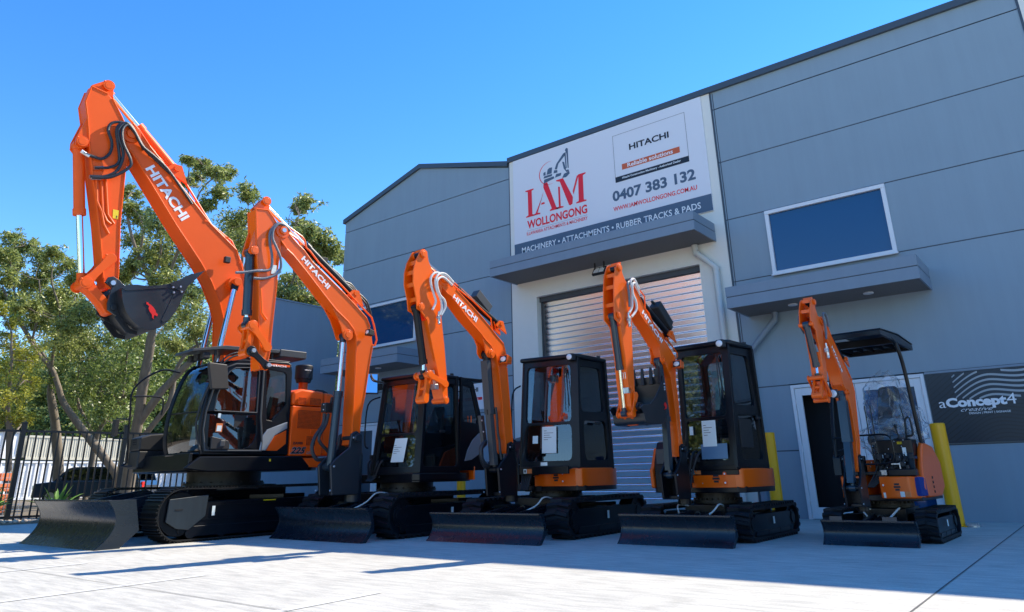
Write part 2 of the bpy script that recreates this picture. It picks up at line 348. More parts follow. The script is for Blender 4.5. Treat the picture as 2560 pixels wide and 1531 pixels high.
'cylbase':[[1.316,0.628]],
'stick':[[1.862,2.811],[1.922,2.776],[2.001,2.639],[2.039,2.503],[1.982,2.436],[1.914,2.406],[1.893,2.158],[1.881,1.997],[1.89,1.87],[1.882,1.69],[1.898,1.584],[1.795,1.607],[1.83,1.771],[1.778,1.888],[1.755,2.018],[1.749,2.113],[1.69,2.409],[1.667,2.599],[1.773,2.602],[1.813,2.686],[1.798,2.796]],
'head':[[1.835,2.763]],
'cpin':[[2.001,2.473]],
'gland':[[1.883,1.988]],
'rodend':[[1.902,1.851]],
'linkA':[[1.82,1.669],[1.955,1.853]],
'linkB':[[1.867,1.863],[2.007,1.649]],
'hinge':[[1.888,1.601]],
'hose0':[[1.716,2.322],[1.684,2.476],[1.71,2.598],[1.683,2.642],[1.603,2.631],[1.563,2.555],[1.554,2.493]],
'hose1':[[1.761,2.423],[1.84,2.484],[1.871,2.551],[1.848,2.608],[1.759,2.63]],
'pipe0':[[1.432,2.516],[1.356,2.38],[1.181,2.209],[1.03,2.087],[0.873,1.918],[0.903,1.753]],
'pipe1':[[0.935,1.752],[0.951,1.515],[1.014,1.292],[1.016,1.155]],
'armbase':[[0.918,2.169]],
'valve':[[1.763,2.178]],
'valve2':[[1.688,2.177]],
'lamp':[[1.684,1.684]]}}
TREE_CLUMPS={'gum':[[-26.29,12.65,13.1,0.22],[-27.3,13.73,13.53,0.27],[-26.17,13.69,12.96,0.33],[-26.84,14.58,13.33,0.27],[-28.3,13.69,13.09,0.27],[-24.81,13.32,11.54,0.28],[-25.09,12.98,11.01,0.25],[-28.85,14.4,13.73,0.25],[-24.79,14.49,11.89,0.39],[-25.13,14.51,10.83,0.58],[-28.88,16.36,11.58,0.8],[-26.23,15.41,10.41,0.6],[-31.39,12.68,13.11,0.32],[-29.67,12.18,11.79,0.33],[-30.26,12.88,11.62,0.62],[-27.37,12.37,10.44,0.51],[-30.04,13.6,10.29,0.62],[-30.83,14.64,10.06,0.64],[-29.74,13.23,9.94,0.51],[-31.9,13.22,9.47,0.38],[-31.16,13.16,9.86,0.45],[-26.81,13.67,7.1,0.69],[-29.69,15.38,8.7,0.6],[-29.5,14.4,8.73,0.61],[-28.54,13.23,8.68,0.49],[-25.51,13.96,8.27,0.46],[-28.85,16.03,10.39,0.53],[-28.36,13.74,10.48,0.37],[-29.0,15.01,10.19,0.45],[-29.72,14.83,11.79,0.36],[-31.01,13.11,10.9,0.42],[-31.69,15.3,7.81,0.65],[-28.16,14.98,6.74,0.56],[-30.91,15.59,6.66,0.6]],'wall gum':[[-21.38,14.87,10.71,0.3],[-23.65,16.1,11.39,0.23],[-23.49,16.19,10.6,0.36],[-20.06,14.28,9.09,0.39],[-20.05,14.64,8.86,0.34],[-20.15,15.19,8.67,0.34],[-22.91,17.7,9.47,0.26],[-21.3,15.71,8.77,0.36],[-23.26,15.74,8.13,0.53],[-22.27,14.69,7.29,0.5],[-22.56,15.74,7.53,0.42],[-21.77,15.72,7.14,0.3],[-22.72,14.88,6.8,0.44],[-23.12,16.0,7.13,0.46],[-24.04,15.2,7.3,0.37],[-23.56,16.65,9.79,0.32],[-22.68,16.51,8.26,0.19]],'left gum':[[-38.72,10.72,12.06,0.42],[-37.8,11.12,11.66,0.42],[-39.33,10.9,11.49,0.46],[-36.4,11.33,10.83,0.44],[-33.05,10.83,10.17,0.34],[-36.57,12.5,10.75,0.38],[-38.98,11.62,10.05,0.5],[-38.03,12.0,9.96,0.65],[-35.76,11.9,9.08,0.62],[-36.02,12.61,9.22,0.59],[-34.68,10.78,8.06,0.51],[-37.55,12.42,8.71,0.64],[-35.59,12.38,8.34,0.62],[-33.45,12.2,8.16,0.52],[-32.03,12.09,7.54,0.57],[-38.19,12.29,8.21,0.57],[-38.34,13.18,7.97,0.66],[-32.77,11.86,7.1,0.6],[-36.35,13.76,7.3,0.71],[-34.83,12.54,6.81,0.6],[-34.84,9.71,9.31,0.41],[-35.55,9.68,10.34,0.42],[-37.91,10.86,10.7,0.37],[-37.4,12.06,10.46,0.46],[-31.98,11.39,8.95,0.33],[-37.92,10.51,9.1,0.44],[-34.03,10.19,8.05,0.33]],'middle gum':[[-39.42,14.9,7.14,0.81],[-36.76,14.35,7.2,0.76],[-39.06,15.7,8.44,0.74],[-39.27,16.5,7.78,0.84],[-36.35,15.45,8.11,0.71],[-40.05,16.36,6.96,0.88],[-36.92,14.62,5.96,0.76],[-34.92,14.76,5.64,0.74],[-37.02,16.16,6.7,0.8],[-33.58,14.87,7.09,0.66],[-34.61,15.73,5.83,0.75],[-37.42,15.25,5.11,0.77],[-37.82,16.41,4.83,0.8],[-36.56,14.15,5.32,0.67],[-33.94,15.78,4.49,0.66],[-40.85,15.78,4.83,0.62],[-37.01,15.44,3.96,0.69],[-39.41,17.86,4.03,0.71],[-40.75,16.47,3.85,0.62],[-35.21,16.65,5.4,0.65],[-38.9,13.79,6.66,0.55],[-39.75,13.9,5.78,0.51]],'cypress':[[-28.66,8.46,6.19,0.3],[-28.72,8.34,5.62,0.41],[-28.29,8.62,5.19,0.46],[-28.38,9.05,4.98,0.36],[-30.43,9.69,4.76,0.5],[-28.32,8.53,4.51,0.48],[-27.7,8.78,3.88,0.42],[-29.08,9.51,4.2,0.28],[-27.0,8.16,3.59,0.43],[-27.24,8.67,2.95,0.28],[-31.01,10.16,3.18,0.24],[-28.13,7.95,6.45,0.32],[-28.94,8.92,3.13,0.27]],'back tree':[[-55.32,15.34,8.7,0.88],[-50.36,14.2,6.75,0.82],[-52.18,14.95,5.78,0.79],[-53.5,15.86,5.01,0.89],[-53.34,16.12,8.81,0.69],[-50.32,15.48,6.65,0.71],[-50.28,15.51,5.69,0.72],[-50.94,15.82,4.86,0.75],[-51.35,16.41,8.44,0.78],[-52.28,17.0,7.51,0.86],[-50.52,16.64,5.94,0.71],[-50.56,16.87,4.93,0.69],[-49.38,16.65,8.02,0.67],[-49.4,16.76,7.03,0.91],[-50.05,17.3,5.64,0.69],[-48.38,16.82,4.56,0.9],[-49.05,17.46,8.34,0.68],[-51.92,18.74,7.54,0.97],[-48.88,18.03,5.98,0.73],[-51.08,19.05,4.83,0.94],[-46.39,17.38,8.08,0.71],[-49.33,18.99,7.26,0.78],[-50.19,19.29,6.03,0.8],[-49.67,19.56,5.05,0.65],[-47.26,19.15,7.94,0.98],[-47.63,19.16,6.71,0.96],[-48.85,19.69,5.76,0.94],[-50.21,20.69,4.92,0.77],[-44.71,18.66,7.98,0.64],[-44.56,18.93,6.79,0.88],[-48.67,20.56,5.7,0.9],[-49.33,21.61,4.68,1.0],[-45.65,20.22,8.38,0.9],[-45.78,20.21,7.01,0.86],[-47.31,21.32,5.94,0.99],[-44.69,20.34,4.66,0.7],[-43.43,20.48,7.89,0.89],[-43.57,20.35,6.87,0.8],[-45.57,21.77,5.97,0.92],[-44.43,21.5,4.44,0.91],[-42.9,20.71,7.77,0.91],[-45.4,22.1,7.15,0.75],[-46.76,23.29,6.02,0.85],[-43.48,21.94,4.85,0.64],[-44.27,22.53,8.42,0.68],[-42.74,22.55,6.6,0.66],[-45.37,23.71,6.0,0.78],[-44.4,23.26,4.6,0.85],[-41.18,22.19,7.99,0.73],[-41.36,22.3,6.62,0.86],[-40.48,22.11,5.64,0.66],[-43.01,23.66,4.56,0.91],[-40.96,23.25,7.72,0.84],[-40.14,22.93,6.66,0.78],[-41.16,23.85,5.62,0.87],[-41.31,23.88,4.67,0.81],[-41.66,25.02,8.43,0.81],[-39.26,23.57,6.35,0.92],[-43.51,26.23,5.66,0.96],[-41.36,24.94,4.59,0.68],[-40.01,25.36,7.92,0.96],[-39.69,25.27,6.65,0.89],[-41.68,26.45,6.02,0.88],[-42.19,26.44,4.91,0.94],[-39.31,25.5,8.2,0.68],[-38.79,25.95,6.91,0.65],[-40.14,26.93,5.91,0.95],[-41.18,27.64,4.48,1.01],[-44.14,20.61,8.38,0.73],[-45.08,22.08,8.44,0.76],[-45.23,23.09,9.35,0.78],[-42.21,22.64,8.2,0.74],[-40.26,22.56,8.21,0.72],[-39.58,23.21,8.01,0.72],[-40.89,25.0,8.98,0.76],[-40.05,25.66,8.31,0.75]]}
TREE_LIMBS={'gum':[[[-32.48,14.93,-0.1,0.393],[-32.48,14.93,0.68,0.302],[-32.09,14.75,1.82,0.252],[-31.5,14.52,3.4,0.227],[-30.88,14.25,5.14,0.202],[-30.35,14.06,6.57,0.176],[-29.92,13.84,7.84,0.143],[-29.84,13.42,8.96,0.109],[-30.02,12.87,9.92,0.076],[-30.04,12.31,11.2,0.059],[-29.83,11.98,12.32,0.042]],[[-31.54,14.56,3.24,0.185],[-30.72,14.92,4.44,0.161],[-30.04,15.31,5.32,0.136],[-29.36,15.72,6.14,0.111],[-28.42,16.12,7.45,0.086],[-27.67,16.23,9.11,0.069],[-27.32,16.01,10.8,0.052]],[[-29.92,13.84,7.84,0.101],[-29.09,13.79,9.06,0.075],[-28.32,13.76,10.12,0.058],[-27.52,13.69,11.33,0.05],[-26.93,13.6,12.21,0.033],[-26.16,13.79,12.77,0.025]],[[-27.88,13.87,11.46,0.042],[-27.62,13.42,12.52,0.033],[-27.23,13.13,13.4,0.017]],[[-29.84,13.42,8.96,0.067],[-29.18,13.39,9.86,0.05],[-28.87,13.07,10.78,0.033]],[[-30.02,12.87,9.92,0.05],[-29.45,12.72,10.82,0.033],[-29.29,12.39,11.4,0.025]],[[-28.85,15.45,6.05,0.067],[-28.99,15.05,7.03,0.051],[-29.11,14.88,7.54,0.034]],[[-32.05,14.64,2.14,0.134],[-31.2,15.07,3.24,0.118],[-30.63,15.33,4.21,0.102],[-30.35,15.3,5.36,0.085],[-29.94,15.5,6.18,0.069],[-29.33,16.0,6.69,0.052],[-29.1,16.3,6.96,0.026]],[[-26.88,15.77,8.88,0.042],[-26.02,15.72,11.16,0.034],[-26.13,15.38,12.36,0.026]]],'left gum':[[[-34.87,15.59,-0.1,0.256],[-34.87,15.59,1.05,0.197],[-35.3,14.7,2.34,0.179],[-35.62,14.07,3.2,0.161],[-36.05,13.26,4.32,0.134],[-36.07,12.91,5.09,0.116],[-36.19,12.49,5.86,0.099],[-36.56,11.83,6.72,0.081],[-36.89,10.98,8.1,0.063],[-37.11,10.29,9.3,0.045]],[[-36.07,12.91,5.09,0.09],[-36.41,12.44,6.15,0.072],[-36.97,11.82,7.13,0.063],[-37.34,11.38,8.04,0.046],[-37.52,10.72,9.83,0.037],[-37.48,10.37,11.27,0.018]],[[-36.19,12.49,5.86,0.072],[-35.61,12.32,7.02,0.054],[-35.1,12.09,8.18,0.045],[-34.97,11.49,9.51,0.036],[-34.6,11.3,10.32,0.018]],[[-35.71,12.35,7.04,0.045],[-34.92,12.57,7.87,0.036],[-34.5,12.4,8.87,0.018]],[[-36.56,11.68,7.06,0.054],[-36.09,11.6,8.44,0.036],[-35.98,11.32,9.66,0.027]]],'middle gum':[[[-39.14,16.09,-0.1,0.178],[-39.14,16.09,1.46,0.137],[-38.58,15.9,2.94,0.118],[-38.03,15.93,3.86,0.098],[-37.23,16.16,4.77,0.088],[-36.8,16.02,5.88,0.069],[-36.45,15.81,6.99,0.049]],[[-38.03,15.93,3.86,0.078],[-37.7,15.37,5.14,0.058],[-36.96,15.05,6.58,0.039]],[[-38.58,15.9,2.94,0.078],[-39.03,14.95,4.83,0.059],[-38.71,14.61,6.72,0.04]],[[-40.46,15.22,1.13,0.255],[-39.91,14.55,3.35,0.215],[-39.64,13.99,4.82,0.175],[-39.4,13.72,5.54,0.097]],[[-37.23,16.16,4.77,0.059],[-36.38,16.42,5.49,0.049],[-35.9,16.23,6.58,0.029]]],'wall gum':[[[-24.79,17.12,-0.1,0.138],[-24.79,17.12,0.17,0.106],[-23.98,16.22,3.75,0.098],[-23.43,15.72,5.89,0.076],[-23.02,15.49,7.18,0.06],[-22.56,15.42,8.17,0.045],[-22.28,15.33,8.89,0.03]],[[-22.56,15.42,8.17,0.03],[-22.05,15.62,8.9,0.023],[-21.67,15.84,9.35,0.015]],[[-23.02,15.49,7.18,0.038],[-22.45,15.5,7.4,0.022]],[[-22.56,15.42,8.17,0.023],[-22.34,15.05,9.15,0.015],[-21.94,14.9,9.98,0.012],[-21.42,14.91,10.65,0.007]],[[-22.35,15.03,9.46,0.011],[-22.21,14.75,10.24,0.009],[-21.8,14.82,10.72,0.006]]],'cypress':[[[-29.15,9.49,-0.1,0.14],[-29.15,9.49,0.69,0.108],[-28.75,9.09,2.35,0.094],[-28.48,8.75,3.62,0.067],[-28.09,8.51,4.89,0.047],[-27.91,8.27,5.78,0.02]],[[-28.48,8.75,3.62,0.04],[-27.93,8.77,4.1,0.027],[-27.52,8.75,4.45,0.013]],[[-28.75,9.09,2.35,0.034],[-28.52,9.11,2.85,0.02]]]}
# ================================================================ setting
def concrete():
    m, t, p = nodes('concrete yard'); L = t.links
    tc = t.nodes.new('ShaderNodeTexCoord')
    def noi(scale, detail, st=(1, 1, 1), rough=.6):
        mp = t.nodes.new('ShaderNodeMapping'); mp.inputs['Scale'].default_value = st; L.new(tc.outputs['Object'], mp.inputs[0])
        n = t.nodes.new('ShaderNodeTexNoise'); n.inputs['Scale'].default_value = scale; n.inputs['Detail'].default_value = detail; n.inputs['Roughness'].default_value = rough
        L.new(mp.outputs[0], n.inputs[0]); return n.outputs[0]
    def ramp(f, a, b, c0, c1):
        r = t.nodes.new('ShaderNodeValToRGB'); r.color_ramp.elements[0].position = a; r.color_ramp.elements[1].position = b
        r.color_ramp.elements[0].color = (*c0, 1); r.color_ramp.elements[1].color = (*c1, 1); L.new(f, r.inputs[0]); return r.outputs[0]
    def mul(a, b, f=1):
        x = t.nodes.new('ShaderNodeMix'); x.data_type = 'RGBA'; x.blend_type = 'MULTIPLY'; x.inputs[0].default_value = f; L.new(a, x.inputs[6]); L.new(b, x.inputs[7]); return x.outputs[2]
    c = ramp(noi(.9, 8), .3, .7, (.50, .49, .445), (.60, .585, .53))
    c = mul(c, ramp(noi(7, 6, (.35, 2.2, 1)), .34, .62, (.76, .765, .77), (1.06, 1.06, 1.05)))     # trowel streaks
    c = mul(c, ramp(noi(1.7, 9, (1, 1, 1), .72), .56, .72, (1, 1, 1), (.80, .80, .79)))            # water stains
    c = mul(c, ramp(noi(55, 3), .35, .7, (.88, .88, .88), (1.05, 1.05, 1.05)))
    L.new(c, p.inputs['Base Color']); p.inputs['Roughness'].default_value = .72; p.inputs['Specular IOR Level'].default_value = .35
    b = t.nodes.new('ShaderNodeBump'); b.inputs['Strength'].default_value = .25; b.inputs['Distance'].default_value = .01
    L.new(noi(30, 6, (.6, 1.6, 1)), b.inputs['Height']); L.new(b.outputs[0], p.inputs['Normal'])
    return m
CONC = concrete()
EARTH = mat('bare earth', (.16, .13, .09), .95, var=.5, scale=.6, bump=.6, bscale=8)
WALLG = mat('grey painted wall', (.245, .325, .385), .62, var=.05, scale=1.3, bump=.05, bscale=70)
WALLD = mat('grey fascia', (.20, .262, .325), .5, var=.04)
def weather(m, f=.05):
    t = m.node_tree; pb = t.nodes['Principled BSDF']; src = pb.inputs['Base Color'].links[0].from_socket if pb.inputs['Base Color'].links else None
    tc = t.nodes.new('ShaderNodeTexCoord'); mp = t.nodes.new('ShaderNodeMapping'); mp.inputs['Scale'].default_value = (3.5, 3.5, .22); n = t.nodes.new('ShaderNodeTexNoise'); n.inputs['Scale'].default_value = 1.4; n.inputs['Detail'].default_value = 9; n.inputs['Roughness'].default_value = .7
    t.links.new(tc.outputs['Object'], mp.inputs[0]); t.links.new(mp.outputs[0], n.inputs[0])
    r = t.nodes.new('ShaderNodeMapRange'); r.inputs[1].default_value = .35; r.inputs[2].default_value = .7; r.inputs[3].default_value = 1+f*.4; r.inputs[4].default_value = 1-f; t.links.new(n.outputs[0], r.inputs[0])
    mx = t.nodes.new('ShaderNodeMix'); mx.data_type = 'RGBA'; mx.blend_type = 'MULTIPLY'; mx.inputs[0].default_value = 1; t.links.new(src, mx.inputs[6]); t.links.new(r.outputs[0], mx.inputs[7]); t.links.new(mx.outputs[2], pb.inputs['Base Color'])
weather(WALLG); weather(WALLD, .05)
CAPM = mat('parapet capping', (.055, .075, .098), .4)
WALLW = mat('cream wall', (.74, .73, .67), .7, var=.03, bump=.05, bscale=80)
FRAMEW = mat('white aluminium', (.72, .74, .76), .35)
SIGNW = mat('sign white', (.74, .74, .77), .45)
SIGNB = mat('sign slate blue', (.075, .115, .175), .45)
SIGNR = mat('sign red', (.85, .006, .02), .45)
SIGNK = mat('sign black', (.008, .011, .02), .45)
SIGNO = mat('sign orange', (.62, .11, .03), .45)
NAVY = mat('sign navy', (.012, .022, .034), .4)
WAVE = mat('sign wave grey', (.36, .39, .40), .45)
WAVED = mat('sign wave dark', (.006, .010, .016), .3)
SHUTTER = mat('shutter slats', (.84, .88, .92), .27, metal=.92, var=.05, scale=2)
PIPEW = mat('cream downpipe', (.60, .60, .56), .45)
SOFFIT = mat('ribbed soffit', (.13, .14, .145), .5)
WINGL = mat('window glass', (.0, .045, .14), .03, spec=.6, coat=.5)
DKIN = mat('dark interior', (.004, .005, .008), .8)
BOLY = mat('yellow bollard paint', (1.0, .46, .004), .4, var=.05, coat=.05)
FENCEM = mat('black fence paint', (.006, .008, .010), .4)
ground = MB().add([(-400, -300, -.03), (400, -300, -.03), (400, 500, -.03), (-400, 500, -.03)], [(0, 1, 2, 3)]).build('ground', EARTH); tag(ground, kind='structure')
yard = MB().add([(-20.6, -260, 0), (160, -260, 0), (160, 14.1, 0), (-20.6, 14.1, 0)], [(0, 1, 2, 3)]).build('concrete_yard', CONC); tag(yard, kind='structure')
JOINT = mat('joint sealant', (.10, .10, .10), .9)
mb = MB()
for x in (-1.145, 4.9, -7.25+1.2-12.0, ): mb.add([(x-.006, -20, .004), (x+.006, -20, .004), (x+.006, 14.0, .004), (x-.006, 14.0, .004)], [(0, 1, 2, 3)])
for y in (3.325, -2.7): mb.add([(-20.5, y-.004, .0045), (20, y-.004, .0045), (20, y+.004, .0045), (-20.5, y+.004, .0045)], [(0, 1, 2, 3)])
tag(mb.build('expansion_joints', JOINT), kind='structure')
LINEW = mat('worn parking paint', (.60, .60, .57), .7, var=.12, scale=14)
mb = MB()
for x0, y0, x1, y1 in ((-6.92, .3, -7.07, 4.1), (-4.55, .3, -4.72, 4.22), (-2.2, .3, -2.37, 3.6), (-9.3, .3, -9.42, 4.0)):
    mb.add([(x0-.05, y0, .004), (x0+.05, y0, .004), (x1+.05, y1, .004), (x1-.05, y1, .004)], [(0, 1, 2, 3)])
tag(mb.build('parking_lines', LINEW), kind='structure')
# ---------------------------------------------------------------- warehouse
YF = 14.05
wh = empty('warehouse', (-8.5, YF, 0))
tag(wh, 'grey panel warehouse with a shallow gable at its left end and a cream roller-door bay', 'warehouse')
def WB(mb, name, material, **k):
    mb.M = Matrix.Translation((8.5, -YF, 0)); mb.v = [mb.M @ v for v in mb.v]; mb.M = None
    return (mb.pieces if name in ('edge_trim', 'shutter_guide', 'joint_sealant', 'interior_wall', 'door_bay_wall') else mb.build)(name, material, wh, **k)
J = [1.18, 2.37, 4.53, 5.88, 7.21, 8.5]
def panels(x0, x1, topf, openings, joints):
    """wall of stacked panels 0.2 thick between joints, with real 2 cm grooves and openings cut out"""
    mb = MB(); g = .011
    zs = [0]+joints+[None]
    for i in range(len(zs)-1):
        a = zs[i]+(g if i else 0); b = zs[i+1]
        xs = sorted(set([x0, x1]+[q for o in openings for q in o[:2] if x0 < q < x1]+([-14.48] if x0 < -14.48 < x1 else [])))
        for xa, xb in zip(xs, xs[1:]):
            xm = (xa+xb)/2; segs = [(a, None if b is None else b-g)]
            for ox0, ox1, oz0, oz1 in openings:
                if ox0 <= xm <= ox1:
                    ns = []
                    for s0, s1 in segs:
                        t1 = s1 if s1 is not None else 99
                        if oz1 <= s0 or oz0 >= t1: ns.append((s0, s1)); continue
                        if oz0 > s0+.001: ns.append((s0, oz0))
                        if oz1 < t1-.001: ns.append((oz1, s1))
                    segs = ns
            for s0, s1 in segs:
                za, zb = (topf(xa), topf(xb)) if s1 is None else (s1, s1)
                if min(za, zb) > s0: mb.add([(xa, YF, s0), (xb, YF, s0), (xb, YF, zb), (xa, YF, za), (xa, YF+.2, s0), (xb, YF+.2, s0), (xb, YF+.2, zb), (xa, YF+.2, za)], [(0, 1, 2, 3), (5, 4, 7, 6), (0, 4, 5, 1), (3, 2, 6, 7), (0, 3, 7, 4), (1, 5, 6, 2)])
    return mb
def topL(x): return 8.8+(x+17.9)/(3.42)*.98 if x < -14.48 else 9.78-(x+14.48)/3.42*.98
flat = lambda x: 8.93
WINR = (-4.395, -2.135, 4.505, 5.865); WINL = (-17.0, -14.5, 4.505, 5.815); DOOR = (-4.38, -2.13, 0, 2.355)
WB(panels(-17.9, -11.06, topL, [WINL, (-17.2, -14.95, 0, 2.355)], [1.18, 2.37, 3.2, 4.53, 5.87, 7.17, 8.47]), 'wall_panels', WALLG)
WB(panels(-5.215, .49, flat, [WINR, DOOR], J), 'wall_panels', WALLG)
mb = MB()   # dark backing behind the joints
mb.add([(-17.8, YF+.03, 0), (-17.8, YF+.03, 8.7), (-14.48, YF+.03, 9.6), (-11.1, YF+.03, 8.7), (-11.1, YF+.03, 5.9), (-14.4, YF+.03, 5.9), (-14.4, YF+.03, 0)], [(0, 1, 2, 3, 4, 5, 6)])
WB(mb, 'joint_backing', CAPM)
mb = MB()
for z in J+[8.5]: mb.box(-5.2, .48, YF+.012, YF+.03, z-.014, z+.014) if z not in (5.88, 4.53, 1.18, 2.37) else None
for z in (5.88, 4.53): mb.box(-5.2, -4.42, YF+.012, YF+.03, z-.014, z+.014); mb.box(-2.12, .48, YF+.012, YF+.03, z-.014, z+.014)
for z in (1.18, 2.37): mb.box(-5.2, -4.4, YF+.012, YF+.03, z-.014, z+.014); mb.box(-2.12, .48, YF+.012, YF+.03, z-.014, z+.014)
for z in (1.18, 2.37, 4.53, 3.2, 5.87): mb.box(-14.4, -11.07, YF+.012, YF+.03, z-.014, z+.014)
WB(mb, 'joint_sealant', CAPM)
# centre bay: cream, set 2 cm forward at its edges, roller shutter recessed
SH = (-10.24, -5.91, 0, 5.05)
mb = MB()
mb.box(-11.015, SH[0], YF-.02, YF+.5, 0, 8.93); mb.box(SH[1], -5.255, YF-.02, YF+.5, 0, 8.93); mb.box(SH[0], SH[1], YF-.02, YF+.5, SH[3], 8.93)
WB(mb, 'door_bay_wall', WALLW)
mb = MB().box(-11.05, -11.02, YF-.012, YF+.2, 0, 8.93); mb.box(-5.25, -5.22, YF-.012, YF+.2, 0, 8.93)
mb.box(-5.19, -5.172, YF-.006, YF, 0, 8.9)
WB(mb, 'edge_trim', CAPM)
# roller shutter
mb = MB(); prof = []
n = 36
for k in range(n):
    z = 5.05-.12-k*.14
    for dz, dy in ((0, -.022), (-.086, .0), (-.088, .030), (-.104, .030), (-.107, -.008), (-.122, -.014), (-.125, .016), (-.137, .016)): prof.append((z+dz, dy))
prof = [p for p in prof if p[0] > -.02]
N = len(prof); vs = [(SH[0]-.05, YF+.26+dy, z) for z, dy in prof]+[(SH[1]+.05, YF+.26+dy, z) for z, dy in prof]
mb.add(vs, [(i, i+1, N+i+1, N+i) for i in range(N-1)])
sh = WB(mb, 'roller_shutter', SHUTTER, angle=8)
tag(sh, 'pale steel roller shutter curtain')
mb = MB().box(SH[0], SH[1], YF+.1, YF+.5, 4.93, 5.05); mb.box(SH[0], SH[0]+.07, YF+.16, YF+.24, 0, 4.95); mb.box(SH[1]-.07, SH[1], YF+.16, YF+.24, 0, 4.95)
WB(mb, 'shutter_guide', GREY)
# return wall and next bay to the right
mb = MB().box(.53, 6, YF-.02, YF+.3, 0, 8.93); WB(mb, 'door_bay_wall', WALLW)
mb = MB().box(.49, .53, YF-.012, YF+.2, 0, 8.93); WB(mb, 'edge_trim', CAPM)
# capping
mb = MB()
def cap(xa, za, xb, zb): mb.add([(xa, YF-.07, za), (xb, YF-.07, zb), (xb, YF-.07, zb+.14), (xa, YF-.07, za+.14), (xa, YF+.3, za), (xb, YF+.3, zb), (xb, YF+.3, zb+.14), (xa, YF+.3, za+.14)], [(0, 1, 2, 3), (5, 4, 7, 6), (0, 4, 5, 1), (3, 2, 6, 7), (0, 3, 7, 4), (1, 5, 6, 2)])
cap(-17.97, 8.79, -14.48, 9.77); cap(-14.48, 9.77, -11.06, 8.84); cap(-11.06, 8.925, 6, 8.925)
WB(mb, 'parapet_capping', CAPM)
mb = MB().prismz([(-17.88, YF+.62), (6, YF+.62), (6, 32), (-17.88, 32)], 0, 8.6); WB(mb, 'rear_walls', WALLG)
# windows
def window(x0, x1, z0, z1, glassm=WINGL):
    wn = MB(); f = .075
    wn.box(x0, x1, YF-.05, YF+.06, z1-f, z1); wn.box(x0, x1, YF-.06, YF+.06, z0, z0+f); wn.box(x0, x0+f, YF-.045, YF+.06, z0+f, z1-f); wn.box(x1-f, x1, YF-.045, YF+.06, z0+f, z1-f)
    wn.box(x0-.015, x1+.015, YF-.085, YF-.061, z0-.012, z0+.018)
    wo_ = WB(wn, 'window', FRAMEW, bevel=.004)
    g = MB().add([(x0+f, YF+.012, z0+f), (x1-f, YF+.012, z0+f), (x1-f, YF+.012, z1-f), (x0+f, YF+.012, z1-f)], [(0, 1, 2, 3)])
    g.v = [v+Vector((8.5, -YF, 0)) for v in g.v]; g.build('pane', glassm, wo_)
window(*WINR); window(*WINL)
# entry doors
def entry(x0, x1, z1):
    mb = MB(); xm = (x0+x1)/2
    mb.box(x0, x0+.06, YF-.02, YF+.1, 0, z1); mb.box(x1-.06, x1, YF-.02, YF+.1, 0, z1); mb.box(x0+.06, x1-.06, YF-.02, YF+.1, z1-.06, z1)
    fr = WB(mb, 'entry_frame', FRAMEW, bevel=.004)
    for a, b in ((x0+.065, xm-.004), (xm+.004, x1-.065)):
        d = MB(); s = .115
        d.box(a, a+s, YF+.005, YF+.05, .01, z1-.065); d.box(b-s, b, YF+.005, YF+.05, .01, z1-.065); d.box(a+s, b-s, YF+.005, YF+.05, z1-.065-s-.02, z1-.065); d.box(a+s, b-s, YF+.005, YF+.05, .01, .2)
        do = WB(d, 'entry_door', FRAMEW, bevel=.003)
        g = MB().add([(a+s, YF+.03, .2), (b-s, YF+.03, .2), (b-s, YF+.03, z1-.2), (a+s, YF+.03, z1-.2)], [(0, 1, 2, 3)]); g.v = [v+Vector((8.5, -YF, 0)) for v in g.v]; (None if a < xm-.3 else g.build('pane', WINGL, do))
        h = MB()
        for z in (.35, 1.2, 2.05):
            h.cyl(((a if a < xm-.3 else b), YF-.005, z-.05), ((a if a < xm-.3 else b), YF-.005, z+.05), .012, 8)
        h.v = [v+Vector((8.5, -YF, 0)) for v in h.v]; h.pieces('hinge', FRAMEW, do)
entry(-4.38, -2.13, 2.355); entry(-17.2, -14.95, 2.355)
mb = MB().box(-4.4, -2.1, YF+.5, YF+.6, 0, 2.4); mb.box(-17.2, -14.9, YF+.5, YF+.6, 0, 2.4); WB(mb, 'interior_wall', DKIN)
# canopies
def canopy(x0, x1, zs, h, label):
    c = empty('canopy', ((x0+x1)/2, YF, zs)); off = Vector((-(x0+x1)/2, -YF, -zs))
    tag(c, label, 'canopy', 'flat canopies on the warehouse front')
    y0 = YF-1.1; zm = zs+h*.52
    def B(mb, n, m, **k): mb.v = [v+off for v in mb.v]; return mb.build(n, m, c, **k)
    mb = MB()
    for a, b, o in ((zs, zm-.008, 0), (zm+.008, zs+h, .0)):
        mb.box(x0-o, x1+o, y0-o, y0+.03, a, b); mb.box(x0-o, x0+.03, y0+.03, YF-.003, a, b); mb.box(x1-.03, x1+o, y0+.03, YF-.003, a, b)
    B(mb, 'fascia', WALLD, bevel=.004)
    B(MB().box(x0+.01, x1-.01, y0+.012, YF-.006, zm-.007, zm+.007), 'shadow_gap', CAPM)
    B(MB().box(x0+.03, x1-.03, y0+.03, YF-.004, zs+h-.06, zs+h-.03), 'roof_sheet', GREY)
    mb = MB(); k = int((x1-x0-.1)/.05)
    yy = []; n = int(1.06/.042)
    vs = []; fs = []
    for i in range(n+1):
        y = y0+.03+i*1.06/n
        vs += [(x0+.03, y, zs+.03), (x1-.03, y, zs+.03), (x0+.03, y+.012, zs+.012), (x1-.03, y+.012, zs+.012), (x0+.03, y+.03, zs+.012), (x1-.03, y+.03, zs+.012)]
    for i in range(3*(n+1)-1): fs.append((2*i, 2*i+1, 2*i+3, 2*i+2))
    mb.add([v for v in vs if True], fs)
    for j, v in enumerate(mb.v): v.y = min(v.y, YF-.004)
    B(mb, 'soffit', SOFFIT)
    return c, B
